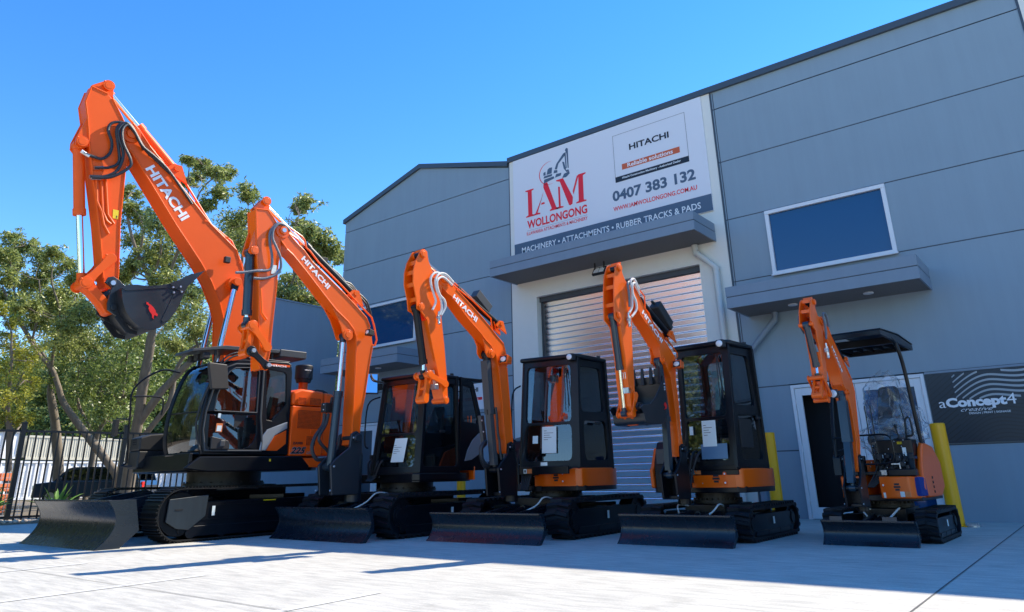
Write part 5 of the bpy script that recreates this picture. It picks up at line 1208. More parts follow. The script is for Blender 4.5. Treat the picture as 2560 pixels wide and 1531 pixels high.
    if m == 2:
        hz_([[1.557, 1.873], [1.575, 1.696], [1.697, 1.518], [1.749, 1.324], [1.657, 1.165], [1.505, 1.165]], -.2, .03)
        hz_([[1.509, 1.871], [1.549, 1.693], [1.66, 1.473], [1.5, 1.30], [1.377, 1.2], [1.3, 1.1]], -.16, .026)
        MB().box(1.38, 1.60, -.26, -.12, 1.89, 2.04).cyl((1.45, -.19, 2.04), (1.43, -.19, 2.14), .03, 10).build('valve_block', PLASTIC, root, bevel=.012)
        MB().ball((1.60, -.17, 1.93), .012, 4).ball((1.60, -.17, 2.01), .012, 4).ball((1.46, -.11, 2.0), .012, 4).pieces('bolt', ALU, root)
    if m == 3:
        for k_ in range(3): hz_([[x+.03*k_, z+.02*k_] for x, z in [[1.472, 1.301], [1.562, 1.235], [1.583, 1.133], [1.535, 1.019], [1.437, .955], [1.327, .98], [1.25, 1.083]]], -.14+.03*k_, .026)
        hz_([[1.512, 1.805], [1.485, 1.637], [1.475, 1.456], [1.441, 1.329], [1.43, 1.201], [1.40, 1.075]], .10, .018)
        MB().prism([[1.583, 1.701], [1.507, 1.705], [1.436, 1.301], [1.512, 1.294]], -.20, -.14).build('guard_plate', GREY, root, bevel=.006)
        MB().ball((1.56, -.13, 1.63), .014, 4).ball((1.53, -.13, 1.47), .014, 4).pieces('bolt', ALU, root)
    # fittings on hose ends
    if m in (1, 2):
        ft = MB()
        for i in range(4):
            if 'hose%d' % i in d and (m == 1 or i > -1):
                x, z = d['hose%d' % i][0 if m == 1 else 2]; x2, z2 = d['hose%d' % i][1 if m == 1 else 3]; q = Vector((x2-x, 0, z2-z)).normalized()*.13*k/1.4
                ft.cyl((x, sw+.04, z), (x+q.x, sw+.045, z+q.z), .028*k/1.4, 10)
        ft.build('hose_fitting', ALU, so_)
    if 'bucket' in d: bucket(m, root, d)
def bucket(m, root, d):
    poly = d['bucket']; bwid = .55 if m == 1 else .24; hx, hz = d['hinge'][0]; B2 = d['linkB'][1] if m == 1 else d['blink'][0]
    t = .02 if m == 1 else .012
    bo = MB()
    for s in (1, -1): y = s*(bwid-t/2); bo.prism(poly, y-t/2, y+t/2)
    if m == 1: shell = poly[8:]+[poly[0]]; lip = poly[8]; 
    else: shell = [poly[0]]+poly[::-1][:7]+[]; shell = [poly[0], poly[14], poly[13], poly[12], poly[11], poly[10], poly[9], poly[8], poly[7]]
    vs = []
    c = Vector((sum(p[0] for p in poly)/len(poly), sum(p[1] for p in poly)/len(poly)))
    sp = [Vector((p[0], 0, p[1])) for p in shell]
    if m == 4: sp = sp
    sp = spline(sp, 4)
    for q in sp:
        n_ = Vector((c.x-q.x, 0, c.y-q.z)).normalized()*t
        vs += [(q.x, -bwid+.001, q.z), (q.x, bwid-.001, q.z), (q.x+n_.x, bwid-.001, q.z+n_.z), (q.x+n_.x, -bwid+.001, q.z+n_.z)]
    fs = []
    for i in range(len(sp)-1):
        for k in range(4): fs.append((4*i+k, 4*i+(k+1) % 4, 4*i+4+(k+1) % 4, 4*i+4+k))
    bo.add(vs, fs)
    BK = mat('bucket paint', (.010, .013, .018), .38, coat=.1, var=.35, scale=3, rvar=.1)
    b = bo.build('bucket', BK, root, bevel=.004)
    # wear plates on the side and ears
    if m == 1:
        side = MB()
        side.prism([poly[0], poly[1], poly[2], poly[3], poly[4], poly[5], (1.418, 4.076), (2.266, 3.865)], bwid, bwid+.012)
        side.prism([poly[5], poly[6], poly[7], poly[8], (1.337, 3.990), (1.480, 4.016)], bwid+.0, bwid+.028)
        side.prism([(1.480, 4.016), (1.337, 3.990), poly[9], poly[10], poly[11], (1.622, 3.421), (1.653, 3.460)], bwid, bwid+.009)
        side.build('wear_plate', BK, b, bevel=.003)
        ear = MB()
        for s in (1, -1):
            y = s*.25; ear.prism([(hx+.11, hz), (hx+.08, hz+.09), (hx, hz+.12), (hx-.1, hz+.07), (2.133, 3.958), (2.092, 3.644), (2.113, 3.427), (B2[0]-.04, B2[1]-.12), (B2[0]+.08, B2[1]-.05), (B2[0]+.1, B2[1]+.06), (hx+.0, 3.95)], y-.022, y+.022)
        ear.cyl((hx, -.30, hz), (hx, .30, hz), .06, 20).cyl((B2[0], -.30, B2[1]), (B2[0], .30, B2[1]), .05, 16)
        ear.pieces('bucket_ear', BK, b, bevel=.006)
        MB().cyl((hx, .30, hz), (hx, .315, hz), .04, 16).pieces('pin_cap', ALU, b)
        # corner cutter and teeth
        tt = [(p[0], p[1]) for p in ((1.316, 4.286), (1.439, 4.253), (1.418, 4.116), (1.286, 4.060))]
        for i in range(5):
            y = -.46+i*.23; tm = MB()
            q = [(1.357, 4.255), (1.286, 4.100), (1.194, 4.211), (1.00, 4.46), (1.214, 4.358)]
            tm.loft([(x, y-.05, z) for x, z in q], [(x, y+.05, z) for x, z in q]); tm.build('tooth', BK, b, bevel=.004)
        bt = MB()
        for x, z in ((1.541, 4.043), (1.418, 4.076), (1.520, 3.955), (1.388, 3.989)): bt.cyl((x, bwid+.012, z), (x, bwid+.045, z), .018, 6)
        bt.pieces('bolt', ALU, b)
        # red kangaroo plate
        R_ = [(.02, 1.0), (.10, .93), (.16, .99), (.22, .90), (.40, .84), (.62, .70), (.78, .52), (.80, .42), (.98, .30), (.90, .20), (.70, .26), (.62, .10), (.66, .0), (.52, .08), (.50, .26), (.30, .44), (.22, .62), (.26, .76), (.16, .82), (.06, .84)]
        rx = [d['roo'][0], d['roo'][1], d['roo'][2]]
        x0, z1 = rx[0]; z0 = rx[2][1]; wd = x0-rx[1][0]; 
        MB().prism([(x0-u*wd*1.05, z0+(z1-z0)*v) for u, v in [(u*.95+.15*(1-v), v) for u, v in R_]], bwid+.001, bwid+.012).build('kangaroo_emblem', REDM, b)
        ribs = MB()
        for s in (1, -1): ribs.prism([(2.235, 3.542), (2.031, 3.311), (1.908, 3.275), (1.908, 3.216), (2.082, 3.231), (2.296, 3.461)], s*.27-.01, s*.27+.01)
        ribs.pieces('shell_rib', BK, b)
    else:
        ear = MB()
        for s in (1, -1):
            y = s*.14; ear.prism([(hx+.06, hz), (hx+.03, hz+.06), (hx-.06, hz+.06), (hx-.14, hz+.02), (hx-.2, hz-.2), (B2[0]-.02, B2[1]-.06), (B2[0]+.05, B2[1]-.04), (B2[0]+.06, B2[1]+.03)], y-.012, y+.012)
        ear.cyl((hx, -.19, hz), (hx, .20, hz), .032, 16).cyl((B2[0], -.19, B2[1]), (B2[0], .20, B2[1]), .028, 16); ear.pieces('bucket_ear', BK, b, bevel=.003)
        cpn = MB()
        for x, z in ((hx, hz), B2): cpn.cyl((x, .20, z), (x, .215, z), .026, 12)
        cpn.pieces('pin_cap', ALU, b)
        for i in range(4):
            y = -.2+i*.1333; tm = MB(); x, z = d['tooth'][0]
            tm.loft([(x-.02, y-.028, z-.07), (x+.025, y-.028, z-.07), (x+.025, y+.028, z-.07), (x-.02, y+.028, z-.07)], [(x-.012, y-.014, z+.15), (x+.008, y-.014, z+.15), (x+.008, y+.014, z+.15), (x-.012, y+.014, z+.15)]); tm.build('tooth', BK, b, bevel=.003)
        MB().prism([(poly[13][0]+.02, 1.66), (poly[13][0]+.06, 1.70), (poly[13][0]+.09, 1.67), (poly[13][0]+.06, 1.63), (poly[13][0]+.10, 1.60), (poly[13][0]+.04, 1.62)], bwid+.001, bwid+.006).build('kangaroo_emblem', REDM, b)
        bt = MB()
        for z in (1.93, 1.89, 1.86): bt.ball((poly[14][0]+.03, bwid+.004, z), .012, 4)
        bt.pieces('bolt', ALU, b)
# ---------------------------------------------------------------- panels with window cut-outs
def wallpanel(parent, outer, holes, fn, t, m, name, gl=GLASS, glname='window', bev=.006, inset=.5):
    o = MB().plate(outer, holes, fn, t).build(name, m, parent, bevel=bev)
    for h_ in holes:
        g = MB(); g.add([fn(u, v, t*inset) for u, v in h_], [tuple(range(len(h_)))]); g.build(glname, gl, o)
    return o
def seat(parent, x, y, z, s=1, m=SEAT, film=False, pitch=0):
    mb = MB(); mb.box(x-.26*s, x+.26*s, y-.25*s, y+.25*s, z, z+.14*s)
    M_ = Matrix.Translation((x-.24*s, y, z+.12*s)) @ Matrix.Rotation(radians(-10), 4, 'Y')
    so_ = mb.build('seat', m, parent, bevel=.05*s, seg=3)
    b = MB(M_); b.loft([(-.07*s, -.24*s, 0), (.07*s, -.24*s, 0), (.07*s, .24*s, 0), (-.07*s, .24*s, 0)], [(-.06*s, -.15*s, .68*s), (.05*s, -.15*s, .68*s), (.05*s, .15*s, .68*s), (-.06*s, .15*s, .68*s)])
    b.build('seat_back', m, so_, bevel=.06*s, seg=3)
    if film:
        random.seed(4)
        for c, r, sc in (((x-.2*s, y, z+.5*s), .42*s, (.55, .85, 1.15)), ((x+.02, y, z+.08*s), .42*s, (.95, 1.0, .55)), ((x-.02, y+.33*s, z+.25*s), .27*s, (.8, .8, 1.0))):
            f = MB(); f.ball(c, r, 22, sc)
            f.v = [v+Vector((noise.noise(v*9), noise.noise(v*9+Vector((5, 5, 5))), noise.noise(v*9+Vector((9, 1, 4)))))*.10*s+Vector((noise.noise(v*30), noise.noise(v*30+Vector((3, 3, 3))), 0))*.02 for v in f.v]
            f.build('plastic_film', FILM, so_, angle=18)
    return so_
def octo(xf, yw, R, cx=-.05, n=14, ch=.08):
    """house plan: square front with small chamfers, round tail"""
    p = [(xf, -yw+ch), (xf, yw-ch), (xf-ch, yw)]
    a0 = atan2(yw, .02)
    for i in range(n+1):
        a = pi/2+.1+(pi-.2)*i/n; p.append((cx+R*cos(a), max(-yw, min(yw, R*1.02*sin(a)))))
    p.append((xf-ch, -yw)); return p
def house_mini(m, root):
    c = {2: dict(xf=.42, yw=.95, R=1.04, z0=.80, z1=.92, zb=.80, cab=((.56, .33), (.38, .25), -.42, -.05, .95, .93, 2.45), hood=1.85),
         3: dict(xf=.36, yw=.86, R=.90, z0=.68, z1=.94, zb=.64, cab=((.55, .33), (.43, .28), -.40, -.12, .85, .95, 2.57), hood=1.70),
         4: dict(xf=.52, yw=.70, R=.74, z0=.64, z1=.88, zb=.60, cab=((.52, .56), (.46, .46), -.24, -.14, .70, .89, 2.50), hood=1.4)}[m]
    xf, yw, R = c['xf'], c['yw'], c['R']
    plan = octo(xf, yw, R)
    MB().prismz([(x*.99, y*.99) for x, y in plan], c['zb']-.02, c['z0']+.02).build('deck', BLACK, root, bevel=.01)
    # left orange skirt band, wrapping front-left corner to the tail
    orr = ORANGE
    sk = [p for p in plan]
    yi = {2: -2, 3: -.02, 4: -.05}[m]
    if m == 2:
        MB().prismz([(x*1.0, y*1.0) for x, y in plan], c['z0'], c['z1']).build('deck_skirt', BLACK, root, bevel=.02)
        MB().prismz([(x, y) for x, y in octo(-.70, .955, 1.05, ch=.02) if x < -.66], c['z0']+.0, 1.02).build('counterweight', orr, root, bevel=.03)
        tail = [(-.60, .93)]+[(x, y) for x, y in octo(-.66, .93, 1.02, ch=.01) if x < -.62]+[(-.60, -.93)]
        h_ = MB().prismz(tail, 1.02, c['hood']).build('engine_cover', orr, root, bevel=.06, seg=3)
        gr = MB()
        for z in (1.25, 1.45, 1.65): gr.box(-.86, -.74, .85, .942, z-.07, z+.07)
        gr.build('vent_grille', DKIN, h_, bevel=.02)
    else:
        sk = [(x, y) for x, y in plan if y > yi-.001]+[(plan[-2][0] if False else -.2, yi), (xf, yi)]
        sk = [(xf, yi), (xf, yw-.10), (xf-.05, yw-.02), (xf-.14, yw)]+[(x, y) for x, y in plan[3:] if y > yi]+[(-R*.9, yi)]
        s_ = MB().prismz(sk, c['z0'], c['z1']).build('side_skirt', orr, root, bevel=.018, seg=3)
        tail = [(x, y) for x, y in plan[3:] if x < -.2]+[(-.2, -yw*.95), (-.2, yw*.95)]
        tail = [(-.42, yw*.93), (-.6, yw*.8), (-R*.97, .3), (-R*.97, -.3), (-.6, -yw*.8), (-.42, -yw*.93)] if m == 3 else [(-.26, yw*.93), (-.5, yw*.7), (-R*.97, .25), (-R*.97, -.25), (-.5, -yw*.7), (-.26, -yw*.93)]
        MB().prismz(tail, c['z0']-.02, c['hood']).build('engine_cover', orr, root, bevel=.05, seg=3)
        MB().prismz([(x*1.02, y*1.0) for x, y in tail], c['z0']-.04, c['z0']+.16).build('tail_bumper', BLACK, root, bevel=.03)
        ym = (yi+yw)/2-.02*(m == 3); zc = (c['z0']+c['z1'])/2
        em = MB()
        rr = .052
        for k in range(3):
            z0_ = zc-rr+k*rr*.70; h = rr*.5
            w0 = math.sqrt(max(0, rr*rr-(z0_+h/2-zc)**2)); em.box(xf+.001, xf+.004, ym-w0, ym+w0, z0_, z0_+h)
        em.build('round_emblem', SIGNK, s_)
        hk = MB()
        for dz in (.055, -.055): hk.cyl((xf+.0, ym+.13, zc+dz), (xf+.006, ym+.13, zc+dz), .026, 18)
        hk.pieces('tie_hole', ORANGE1, s_); hk = MB()
        for dz in (.055, -.055): hk.cyl((xf+.006, ym+.13, zc+dz), (xf+.008, ym+.13, zc+dz), .013, 12)
        hk.pieces('tie_bolt', LAMPG, s_)
        # right hand front cover
        yr0, yr1 = (-yw, -.34) if m == 3 else (-yw, -.32)
        z1 = 1.30 if m == 3 else 1.18
        MB().prism([(.0, c['z0']), (xf, c['z0']), (xf+.02, c['z0']+.25), (xf-.02, z1-.25), (xf-.12, z1), (0, z1+.1)], yr0, yr0+.06).build('side_cover', orr, root, bevel=.02)
        MB().prism([(-.3, c['z0']), (xf-.02, c['z0']), (xf-.02, z1-.2), (xf-.12, z1+.08), (-.3, z1+.2)], yr0+.06, yr1).build('tool_box', BLACK, root, bevel=.02)
        MB().box(xf-.02, xf+.0, yr0+.12, yr1-.12, c['z0']+.32, z1-.02).build('cover_panel', GREY, root, bevel=.006)
    # fill under the cab / between cab and swing post: valves, cables
    random.seed(m*7); cl = MB()
    for i in range(34):
        x = random.uniform(xf-.18, xf+.06); y = random.uniform(-.30, .10); z = random.uniform(c['zb'], c['z1']+.28)
        s = random.uniform(.02, .05); cl.box(x-s, x+s, y-s, y+s, z-s, z+s)
    for i in range(5): 
        y = -.25+.09*i; cl.tube(spline([(xf-.2, y, c['z1']+.25), (xf+.06, y+.03, c['z1']+.2), (xf+.12, y*.5, c['z1']-.05), (xf+.2, y*.3, c['zb']+.0)], 5), .018, 8)
    cl.build('hydraulic_valves', PLASTIC, root, bevel=.005)
    bt = MB()
    for i in range(14): bt.ball((xf+random.uniform(.0, .05), random.uniform(-.30, .12), random.uniform(c['zb']+.05, c['z1']+.2)), .009, 4)
    bt.pieces('bolt', ALU, root)
    # cab
    (fbR, fbL), (ftR, ftL), xr, yr, yl, zb, zt = c['cab']
    fb = (fbR, fbL); CBP = BLACK
    cab = MB().prismz([(fbR, yr), (fbL, yl-.04), (xr, yl), (xr, yr)], zb-.03, zb+.04).build('cab', CBP, root, bevel=.01)
    def lerp(a, b, t): return a+(b-a)*t
    # front: u across from right (0) to left (1), v up
    FR = lambda u, v, w_: Vector((lerp(lerp(fbR, fbL, u), lerp(ftR, ftL, u), v)-w_, lerp(yr+.0, yl-.02, u), lerp(zb, zt, v)))
    wd = yl-yr
    holes = [[(u, v) for u, v in rrect(.09, .87, .41, .94, .05)], rrect(.09, .87, .06, .385, .06)]
    f_ = wallpanel(cab, [(0, 0), (1, 0), (1, 1), (0, 1)], holes, FR, .05, CBP, 'front_frame', glname='windscreen')
    # left side: u from front (0) to rear (1)
    LS = lambda u, v, w_: Vector((lerp(lerp(fbL, xr, u), lerp(ftL, xr+.04, u), v), lerp(yl-.02, yl, u)-.05*v*(1 if m > 2 else .5)-w_, lerp(zb, zt, v)))
    if m == 2: hl = [rrect(.07, .93, .06, .94, .05)]
    else: hl = [rrect(.12, .84, .50, .93, .07), rrect(.16, .86, .06, .42, .08)]
    s_ = wallpanel(cab, [(0, 0), (1, 0), (1, 1), (0, 1)], hl, LS, .05, CBP, 'door', gl=GLASS if m == 2 else GLASSD)
    MB().box(-.10, .0, yl+.0, yl+.035, zb+.62*(1), zb+.66).build('door_handle', PLASTIC, s_, bevel=.01)
    RS = lambda u, v, w_: Vector((lerp(lerp(fbR, xr, u), lerp(ftR, xr+.04, u), v), yr+w_, lerp(zb, zt, v)))
    wallpanel(cab, [(0, 0), (1, 0), (1, 1), (0, 1)], [rrect(.1, .9, .45, .93, .07)], RS, .04, CBP, 'side_frame')
    BK_ = lambda u, v, w_: Vector((lerp(xr, xr+.04, v)+w_, lerp(yr, yl, u), lerp(zb, zt, v)))
    wallpanel(cab, [(0, 0), (1, 0), (1, 1), (0, 1)], [rrect(.1, .9, .5, .92, .07)], BK_, .04, CBP, 'rear_frame')
    rf = MB().prismz([(ftR+.05, yr-.02), (ftL+.05, yl-.05), (ftL-.03, yl+.01), (xr+.0, yl-.02), (xr-.02, yr-.01)], zt-.01, zt+.06).build('roof', CBP, cab, bevel=.03, seg=3)
    if m == 2:
        # side window part behind the door, louvres mirrored, and swoosh panel
        sp = [(-.42, .95), (-.44, 2.5), (-.70, 2.42), (-.88, 1.8), (-.92, .95)]
        wallpanel(cab, sp, [[(-.48, 1.75), (-.48, 2.36), (-.66, 2.32), (-.80, 1.80), (-.78, 1.72)]], lambda u, v, w_: Vector((u, .94-w_, v)), .05, CBP, 'rear_corner', gl=GLASSD)
        pl = [(-.50, 1.10), (-.56, 1.28), (-.66, 1.44), (-.80, 1.56), (-.86, 1.58), (-.86, 1.30), (-.78, 1.20), (-.64, 1.12)]
        MB().prism([(x, z) for x, z in pl], .95, .962).build('silver_swoosh', SILVER, cab, bevel=.003)
        MB().box(-.95, -.42, yr, .9, 2.44, 2.50).build('rear_roof', CBP, cab, bevel=.02)
    # interior
    seat(cab, xr+.35, (yr+yl)/2, zb+.42, .85, film=False)
    it = MB(); it.box(xr+.05, xr+.4, (yr+yl)/2-.3, (yr+yl)/2+.3, zb, zb+.40)
    for s in (-1, 1):
        it.box(xr+.3, xr+.62, (yr+yl)/2+s*.33-.06, (yr+yl)/2+s*.33+.06, zb+.25, zb+.62); it.cyl((xr+.55, (yr+yl)/2+s*.33, zb+.6), (xr+.6, (yr+yl)/2+s*.33, zb+.82), .018, 8); it.ball((xr+.6, (yr+yl)/2+s*.33, zb+.84), .03, 6)
    for s in (-.08, .08): it.cyl((fbL-.1, (yr+yl)/2+s, zb+.03), (fbL-.16, (yr+yl)/2+s, zb+.35), .012, 6)
    it.build('control_console', PLASTIC, cab, bevel=.01)
    f2 = MB(); f2.ball((xr+.28, (yr+yl)/2, zb+.75), .28, 16, (.5, .9, 1.2)); f2.v = [v+Vector((noise.noise(v*9), noise.noise(v*9+Vector((5, 5, 5))), noise.noise(v*8)))*.08 for v in f2.v]; f2.build('plastic_film', FILM, cab, angle=18)
    # papers and stickers on the windscreen
    def sheet(u0, u1, v0, v1, mt, nm='paper_sheet', o=.0):
        q = [FR(u0, v0, -.004), FR(u1, v0, -.004), FR(u1+o, v1, -.004), FR(u0+o, v1, -.004)]
        return MB().add(q, [(0, 1, 2, 3)]).build(nm, mt, f_)
    if m == 2:
        s1 = sheet(.40, .66, .11, .355, PAPER, o=.05)
    elif m == 3:
        s1 = sheet(.38, .62, .13, .37, PAPER); sheet(.22, .31, .22, .29, PAPER, 'sticker'); sheet(.36, .47, .02, .05, ALU, 'sticker')
    else:
        s1 = sheet(.40, .66, .17, .38, PAPER); sheet(.16, .23, .27, .34, PAPER, 'sticker')
        q = [FR(.36, .07, -.003), FR(.84, .07, -.003), FR(.84, .19, -.003), FR(.36, .19, -.003)]; MB().add(q, [(0, 1, 2, 3)]).build('reflective_film', mat('pale blue sheet', (.10, .2, .32), .3), f_)
    # printed lines on the sheet
    ln = MB(); u0, v0 = ({2: (.44, .28), 3: (.41, .33), 4: (.43, .34)}[m])
    for k in range(5):
        w__ = (.05, .16, .10, .13, .07)[k]; vv = v0-.02*k+(.0); ln.add([FR(u0, vv, -.006), FR(u0+w__, vv, -.006), FR(u0+w__, vv+.004, -.006), FR(u0, vv+.004, -.006)], [(0, 1, 2, 3)])
    ln.build('print', GREY, s1)
    ws = MB(); q = {2: (.25, .33), 3: (.20, .5), 4: (.23, .55)}[m]
    a0, a1, b0, b1 = .10, .28, -.035, .035
    st = MB().add([(xf+.006 if m > 2 else fbL+.01, yi+.02 if m > 2 else .6, c['z1']+.02), (xf+.006 if m > 2 else fbL+.01, (yi+.20) if m > 2 else .7, c['z1']+.02), (xf+.006 if m > 2 else fbL+.01, (yi+.20) if m > 2 else .7, c['z1']+.085), (xf+.006 if m > 2 else fbL+.01, yi+.02 if m > 2 else .6, c['z1']+.085)], [(0, 1, 2, 3)])
    if m > 2:
        MB().box(fbR-.03, fbR+.004, yr, yl-.05, zb-.09, zb+.02).build('sill', CBP, cab, bevel=.006)
        o = MB().box(fbR+.004, fbR+.006, yr+.09, yr+.15, zb-.075, zb-.01).build('warning_sticker', PAPER, cab); MB().box(fbR+.004, fbR+.006, yr+.155, yr+.25, zb-.075, zb-.01).build('warning_sticker', ORDECAL, cab)
        MB().box(fbR+.0065, fbR+.007, yr+.105, yr+.135, zb-.06, zb-.025).build('pictogram', SIGNK, cab)
    # wiper, lamp, grab rail, mirror
    wp = MB().tube([FR(.80, .9, -.015), FR(.86, .55, -.02)], .008, 6).tube([FR(.78, .92, -.02), FR(.80, .5, -.02)], .006, 6); wp.build('wiper', PLASTIC, cab)
    lx, ly, lz = ftL+.07, (yl-.09), zt+.0
    if m == 2: lx, ly, lz = ftR+.08, yr-.02, zt-.10
    lp = MB().box(lx-.05, lx+.03, ly-.06, ly+.06, lz-.055, lz+.055).build('cab_lamp', PLASTIC, cab, bevel=.015); MB().ball((lx+.032, ly, lz), .05, 8, (.35, 1, .9)).build('lamp_glass', LAMPG, lp)
    gr = MB().tube(spline([(fbR+.04, yr-.02, zb+.4), (fbR+.10, yr-.03, zb+.5), (fbR+.07, yr-.03, zb+1.1), (ftR+.04, yr-.02, zb+1.25)], 5), .012, 8); gr.build('grab_rail', CBP, cab)
    if m == 2:
        mb = MB().tube(spline([(ftR+.02, yr+.1, zt-.05), (ftR+.2, yr+.05, zt+.0), (.62, -.05, 2.55)], 5), .012, 8); mo = mb.build('mirror_arm', PLASTIC, cab)
        Mx = Matrix.Translation((.625, -.05, 2.41)) @ Matrix.Rotation(radians(62), 4, 'Z') @ Matrix.Rotation(radians(-14), 4, 'Y')
        MB(Mx).box(-.03, 0, -.13, .13, -.2, .17).build('mirror_housing', PLASTIC, cab, bevel=.03, seg=3); MB(Mx).box(0.001, .004, -.11, .11, -.18, .15).build('mirror_glass', MIRROR, cab)
        w_ = MB().tube([(-.42+.0, .0, 2.0), (-.42, .2, 2.2)], .01, 6)
    MB().cyl((xr+.1, yl-.1, zt+.05), (xr+.1, yl-.1, zt+.10), .03, 10).build('roof_knob', PLASTIC, cab)
    return cab
def house_large(root):
    Y1 = 1.15
    # deck and skirt
    plan = octo(.95, 1.17, 1.62, cx=-.0, n=18, ch=.05)
    MB().prismz([(x*.97, y*.97) for x, y in plan], 1.02, 1.10).build('deck', BLACK, root, bevel=.01)
    sk = MB().prism([(.86, 1.25), (1.10, 1.06), (.70, 1.01), (-.98, 1.02), (-1.02, 1.09), (-.86, 1.26)], Y1-.06, Y1+.01).build('deck_skirt', BLACK, root, bevel=.02, seg=3)
    MB().prism([(.95, 1.02), (1.02, 1.04), (1.0, 1.30), (.95, 1.30)], -1.15, Y1-.06).build('front_beam', BLACK, root, bevel=.01)
    MB().prism([(-.88, 1.225), (-1.42, 1.215), (-1.40, 1.06), (-1.02, 1.07)], 1.0, 1.16).build('side_skirt', ORANGE1, root, bevel=.012)
    MB().box(-.30, -.27, Y1+.011, Y1+.013, 1.17, 1.21).build('warning_sticker', YELLOW, sk)
    # counterweight and engine cover
    tail = [(x, y) for x, y in octo(-.62, 1.14, 1.60, cx=0, n=16, ch=.01)]
    MB().prismz([(x*1.0, y) for x, y in tail if x < -1.0], 1.10, 2.05).build('counterweight', ORANGE1, root, bevel=.08, seg=3)
    ec = [(-.62, 1.27), (-1.24, 1.27), (-1.24, 2.40), (-.62, 2.38)]
    MB().prism([(-.62, 1.262), (-1.235, 1.262), (-1.235, 2.12), (-.62, 2.12)], .3, 1.16).build('engine_door', ORANGE1, root, bevel=.02, seg=3)
    h2 = MB(); h2.prism([(-.62, 2.132), (-1.235, 2.132), (-1.235, 2.40), (-.78, 2.43), (-.62, 2.36)], -.95, 1.15); ho = h2.build('engine_hood', ORANGE1, root, bevel=.05, seg=3)
    MB().prism([(-1.245, 1.262), (-1.50, 1.262), (-1.50, 2.30), (-1.42, 2.38), (-1.245, 2.40)], -.9, 1.12).build('engine_door', ORANGE1, root, bevel=.06, seg=3)
    v = MB()
    for x0, x1, z0, z1 in ((-.72, -.868, 2.15, 2.27), (-.945, -1.16, 2.15, 2.27), (-.73, -1.175, 1.73, 2.05), (-.92, -1.10, 1.44, 1.60)):
        v.box(min(x0, x1), max(x0, x1), 1.158, 1.163, z0, z1)
    vo = v.build('vent_opening', DKIN, root)
    gm = MB()
    for x0, x1, z0, z1 in ((-.868, -.72, 2.15, 2.27), (-1.16, -.945, 2.15, 2.27), (-1.175, -.73, 1.73, 2.05), (-1.10, -.92, 1.44, 1.60)):
        nx = int((x1-x0)/.022); nz = int((z1-z0)/.022)
        for i in range(nx+1): x = x0+(x1-x0)*i/nx; gm.box(x-.003, x+.003, 1.163, 1.168, z0, z1)
        for i in range(nz+1): z = z0+(z1-z0)*i/nz; gm.box(x0, x1, 1.163, 1.168, z-.003, z+.003)
    gm.build('grille', ORANGE1, vo)
    for x, z in ((-.65, 1.80), (-1.02, 1.68)): MB().box(x-.03, x+.03, 1.158, 1.175, z-.04, z+.04).build('latch', ORANGE1, root, bevel=.006)
    text('ZAXIS', (-.668, 1.166, 1.455), (-1, 0, 0), (0, 0, 1), (0, 1, 0), .19, .042, SIGNK, root, .04)
    text('225', (-.63, 1.164, 1.29), (-1, 0, 0), (0, 0, 1), (0, 1, 0), .30, .125, SILVER, root, .07, shear=.35)
    text('225', (-.638, 1.167, 1.298), (-1, 0, 0), (0, 0, 1), (0, 1, 0), .285, .11, SIGNK, root, .03, shear=.35)
    text('USLC', (-.945, 1.164, 1.29), (-1, 0, 0), (0, 0, 1), (0, 1, 0), .15, .05, SILVER, root, .02, shear=.3)
    # exhaust / precleaner
    a = MB().cyl((-1.30, .25, 2.38), (-1.30, .25, 2.68), .085, 24).build('intake_pipe', ORANGE1, root)
    p = MB().cyl((-1.30, .25, 2.66), (-1.30, .25, 2.73), .13, 28, .15).cyl((-1.30, .25, 2.73), (-1.30, .25, 2.98), .165, 32).cyl((-1.30, .25, 2.98), (-1.30, .25, 3.0), .165, 32, .15)
    po = p.build('air_precleaner', PLASTIC, root, bevel=.006)
    text('HITACHI', (-1.22, .418, 2.88), (-1, 0, 0), (0, 0, 1), (0, 1, 0), .13, .022, WHITE, po, .03)
    MB().prism([(-1.40, 2.42), (-1.72, 2.47), (-1.60, 2.52), (-1.45, 2.53)], .2, .5).build('camera_cover', PLASTIC, root, bevel=.02)
    # right-hand side: tool boxes, rails, mirror
    tb = MB().box(-.1, 1.12, -1.15, -.70, 1.10, 1.40).prism([(.2, 1.40), (1.12, 1.40), (1.12, 1.62), (.95, 1.68), (.2, 1.75)], -1.15, -.70).build('tool_box', PLASTIC, root, bevel=.03, seg=3)
    sv = MB()
    for z in (1.50, 1.54, 1.58): sv.box(1.12, 1.126, -1.0, -.85, z, z+.02)
    sv.build('vent_grille', DKIN, tb)
    MB().prism([(-.2, 1.4), (.6, 1.4), (.6, 1.85), (.3, 2.05), (-.2, 2.15)], -1.12, -.55).build('fuel_tank', BLACK, root, bevel=.04, seg=3)
    rl = MB()
    rl.tube(spline([(1.14, -1.12, 1.2), (1.19, -1.13, 2.0), (1.19, -1.13, 2.5), (.80, -1.13, 2.86), (.45, -1.1, 2.85)], 6), .017, 8)
    rl.tube(spline([(1.18, -1.13, 2.36), (.80, -1.13, 2.38), (.68, -1.12, 2.32), (.68, -1.12, 2.05)], 5), .015, 8)
    rl.tube([(1.15, -1.12, 1.20), (1.22, -1.12, 1.15), (1.1, -.9, 1.14)], .017, 8)
    rl.build('handrail', BLACK, root)
    mr = MB().tube([(1.17, -1.13, 1.95), (1.38, -1.2, 1.97)], .012, 8).tube([(1.17, -1.13, 1.62), (1.38, -1.2, 1.62)], .012, 8).box(1.34, 1.40, -1.30, -1.14, 1.66, 1.95)
    mr.build('mirror', PLASTIC, root, bevel=.02)
    # cab
    ap = [(.84, 1.29), (.885, 1.45), (.90, 1.66), (.885, 1.95), (.81, 2.315), (.70, 2.62), (.60, 2.74), (.47, 2.80), (.30, 2.825)]
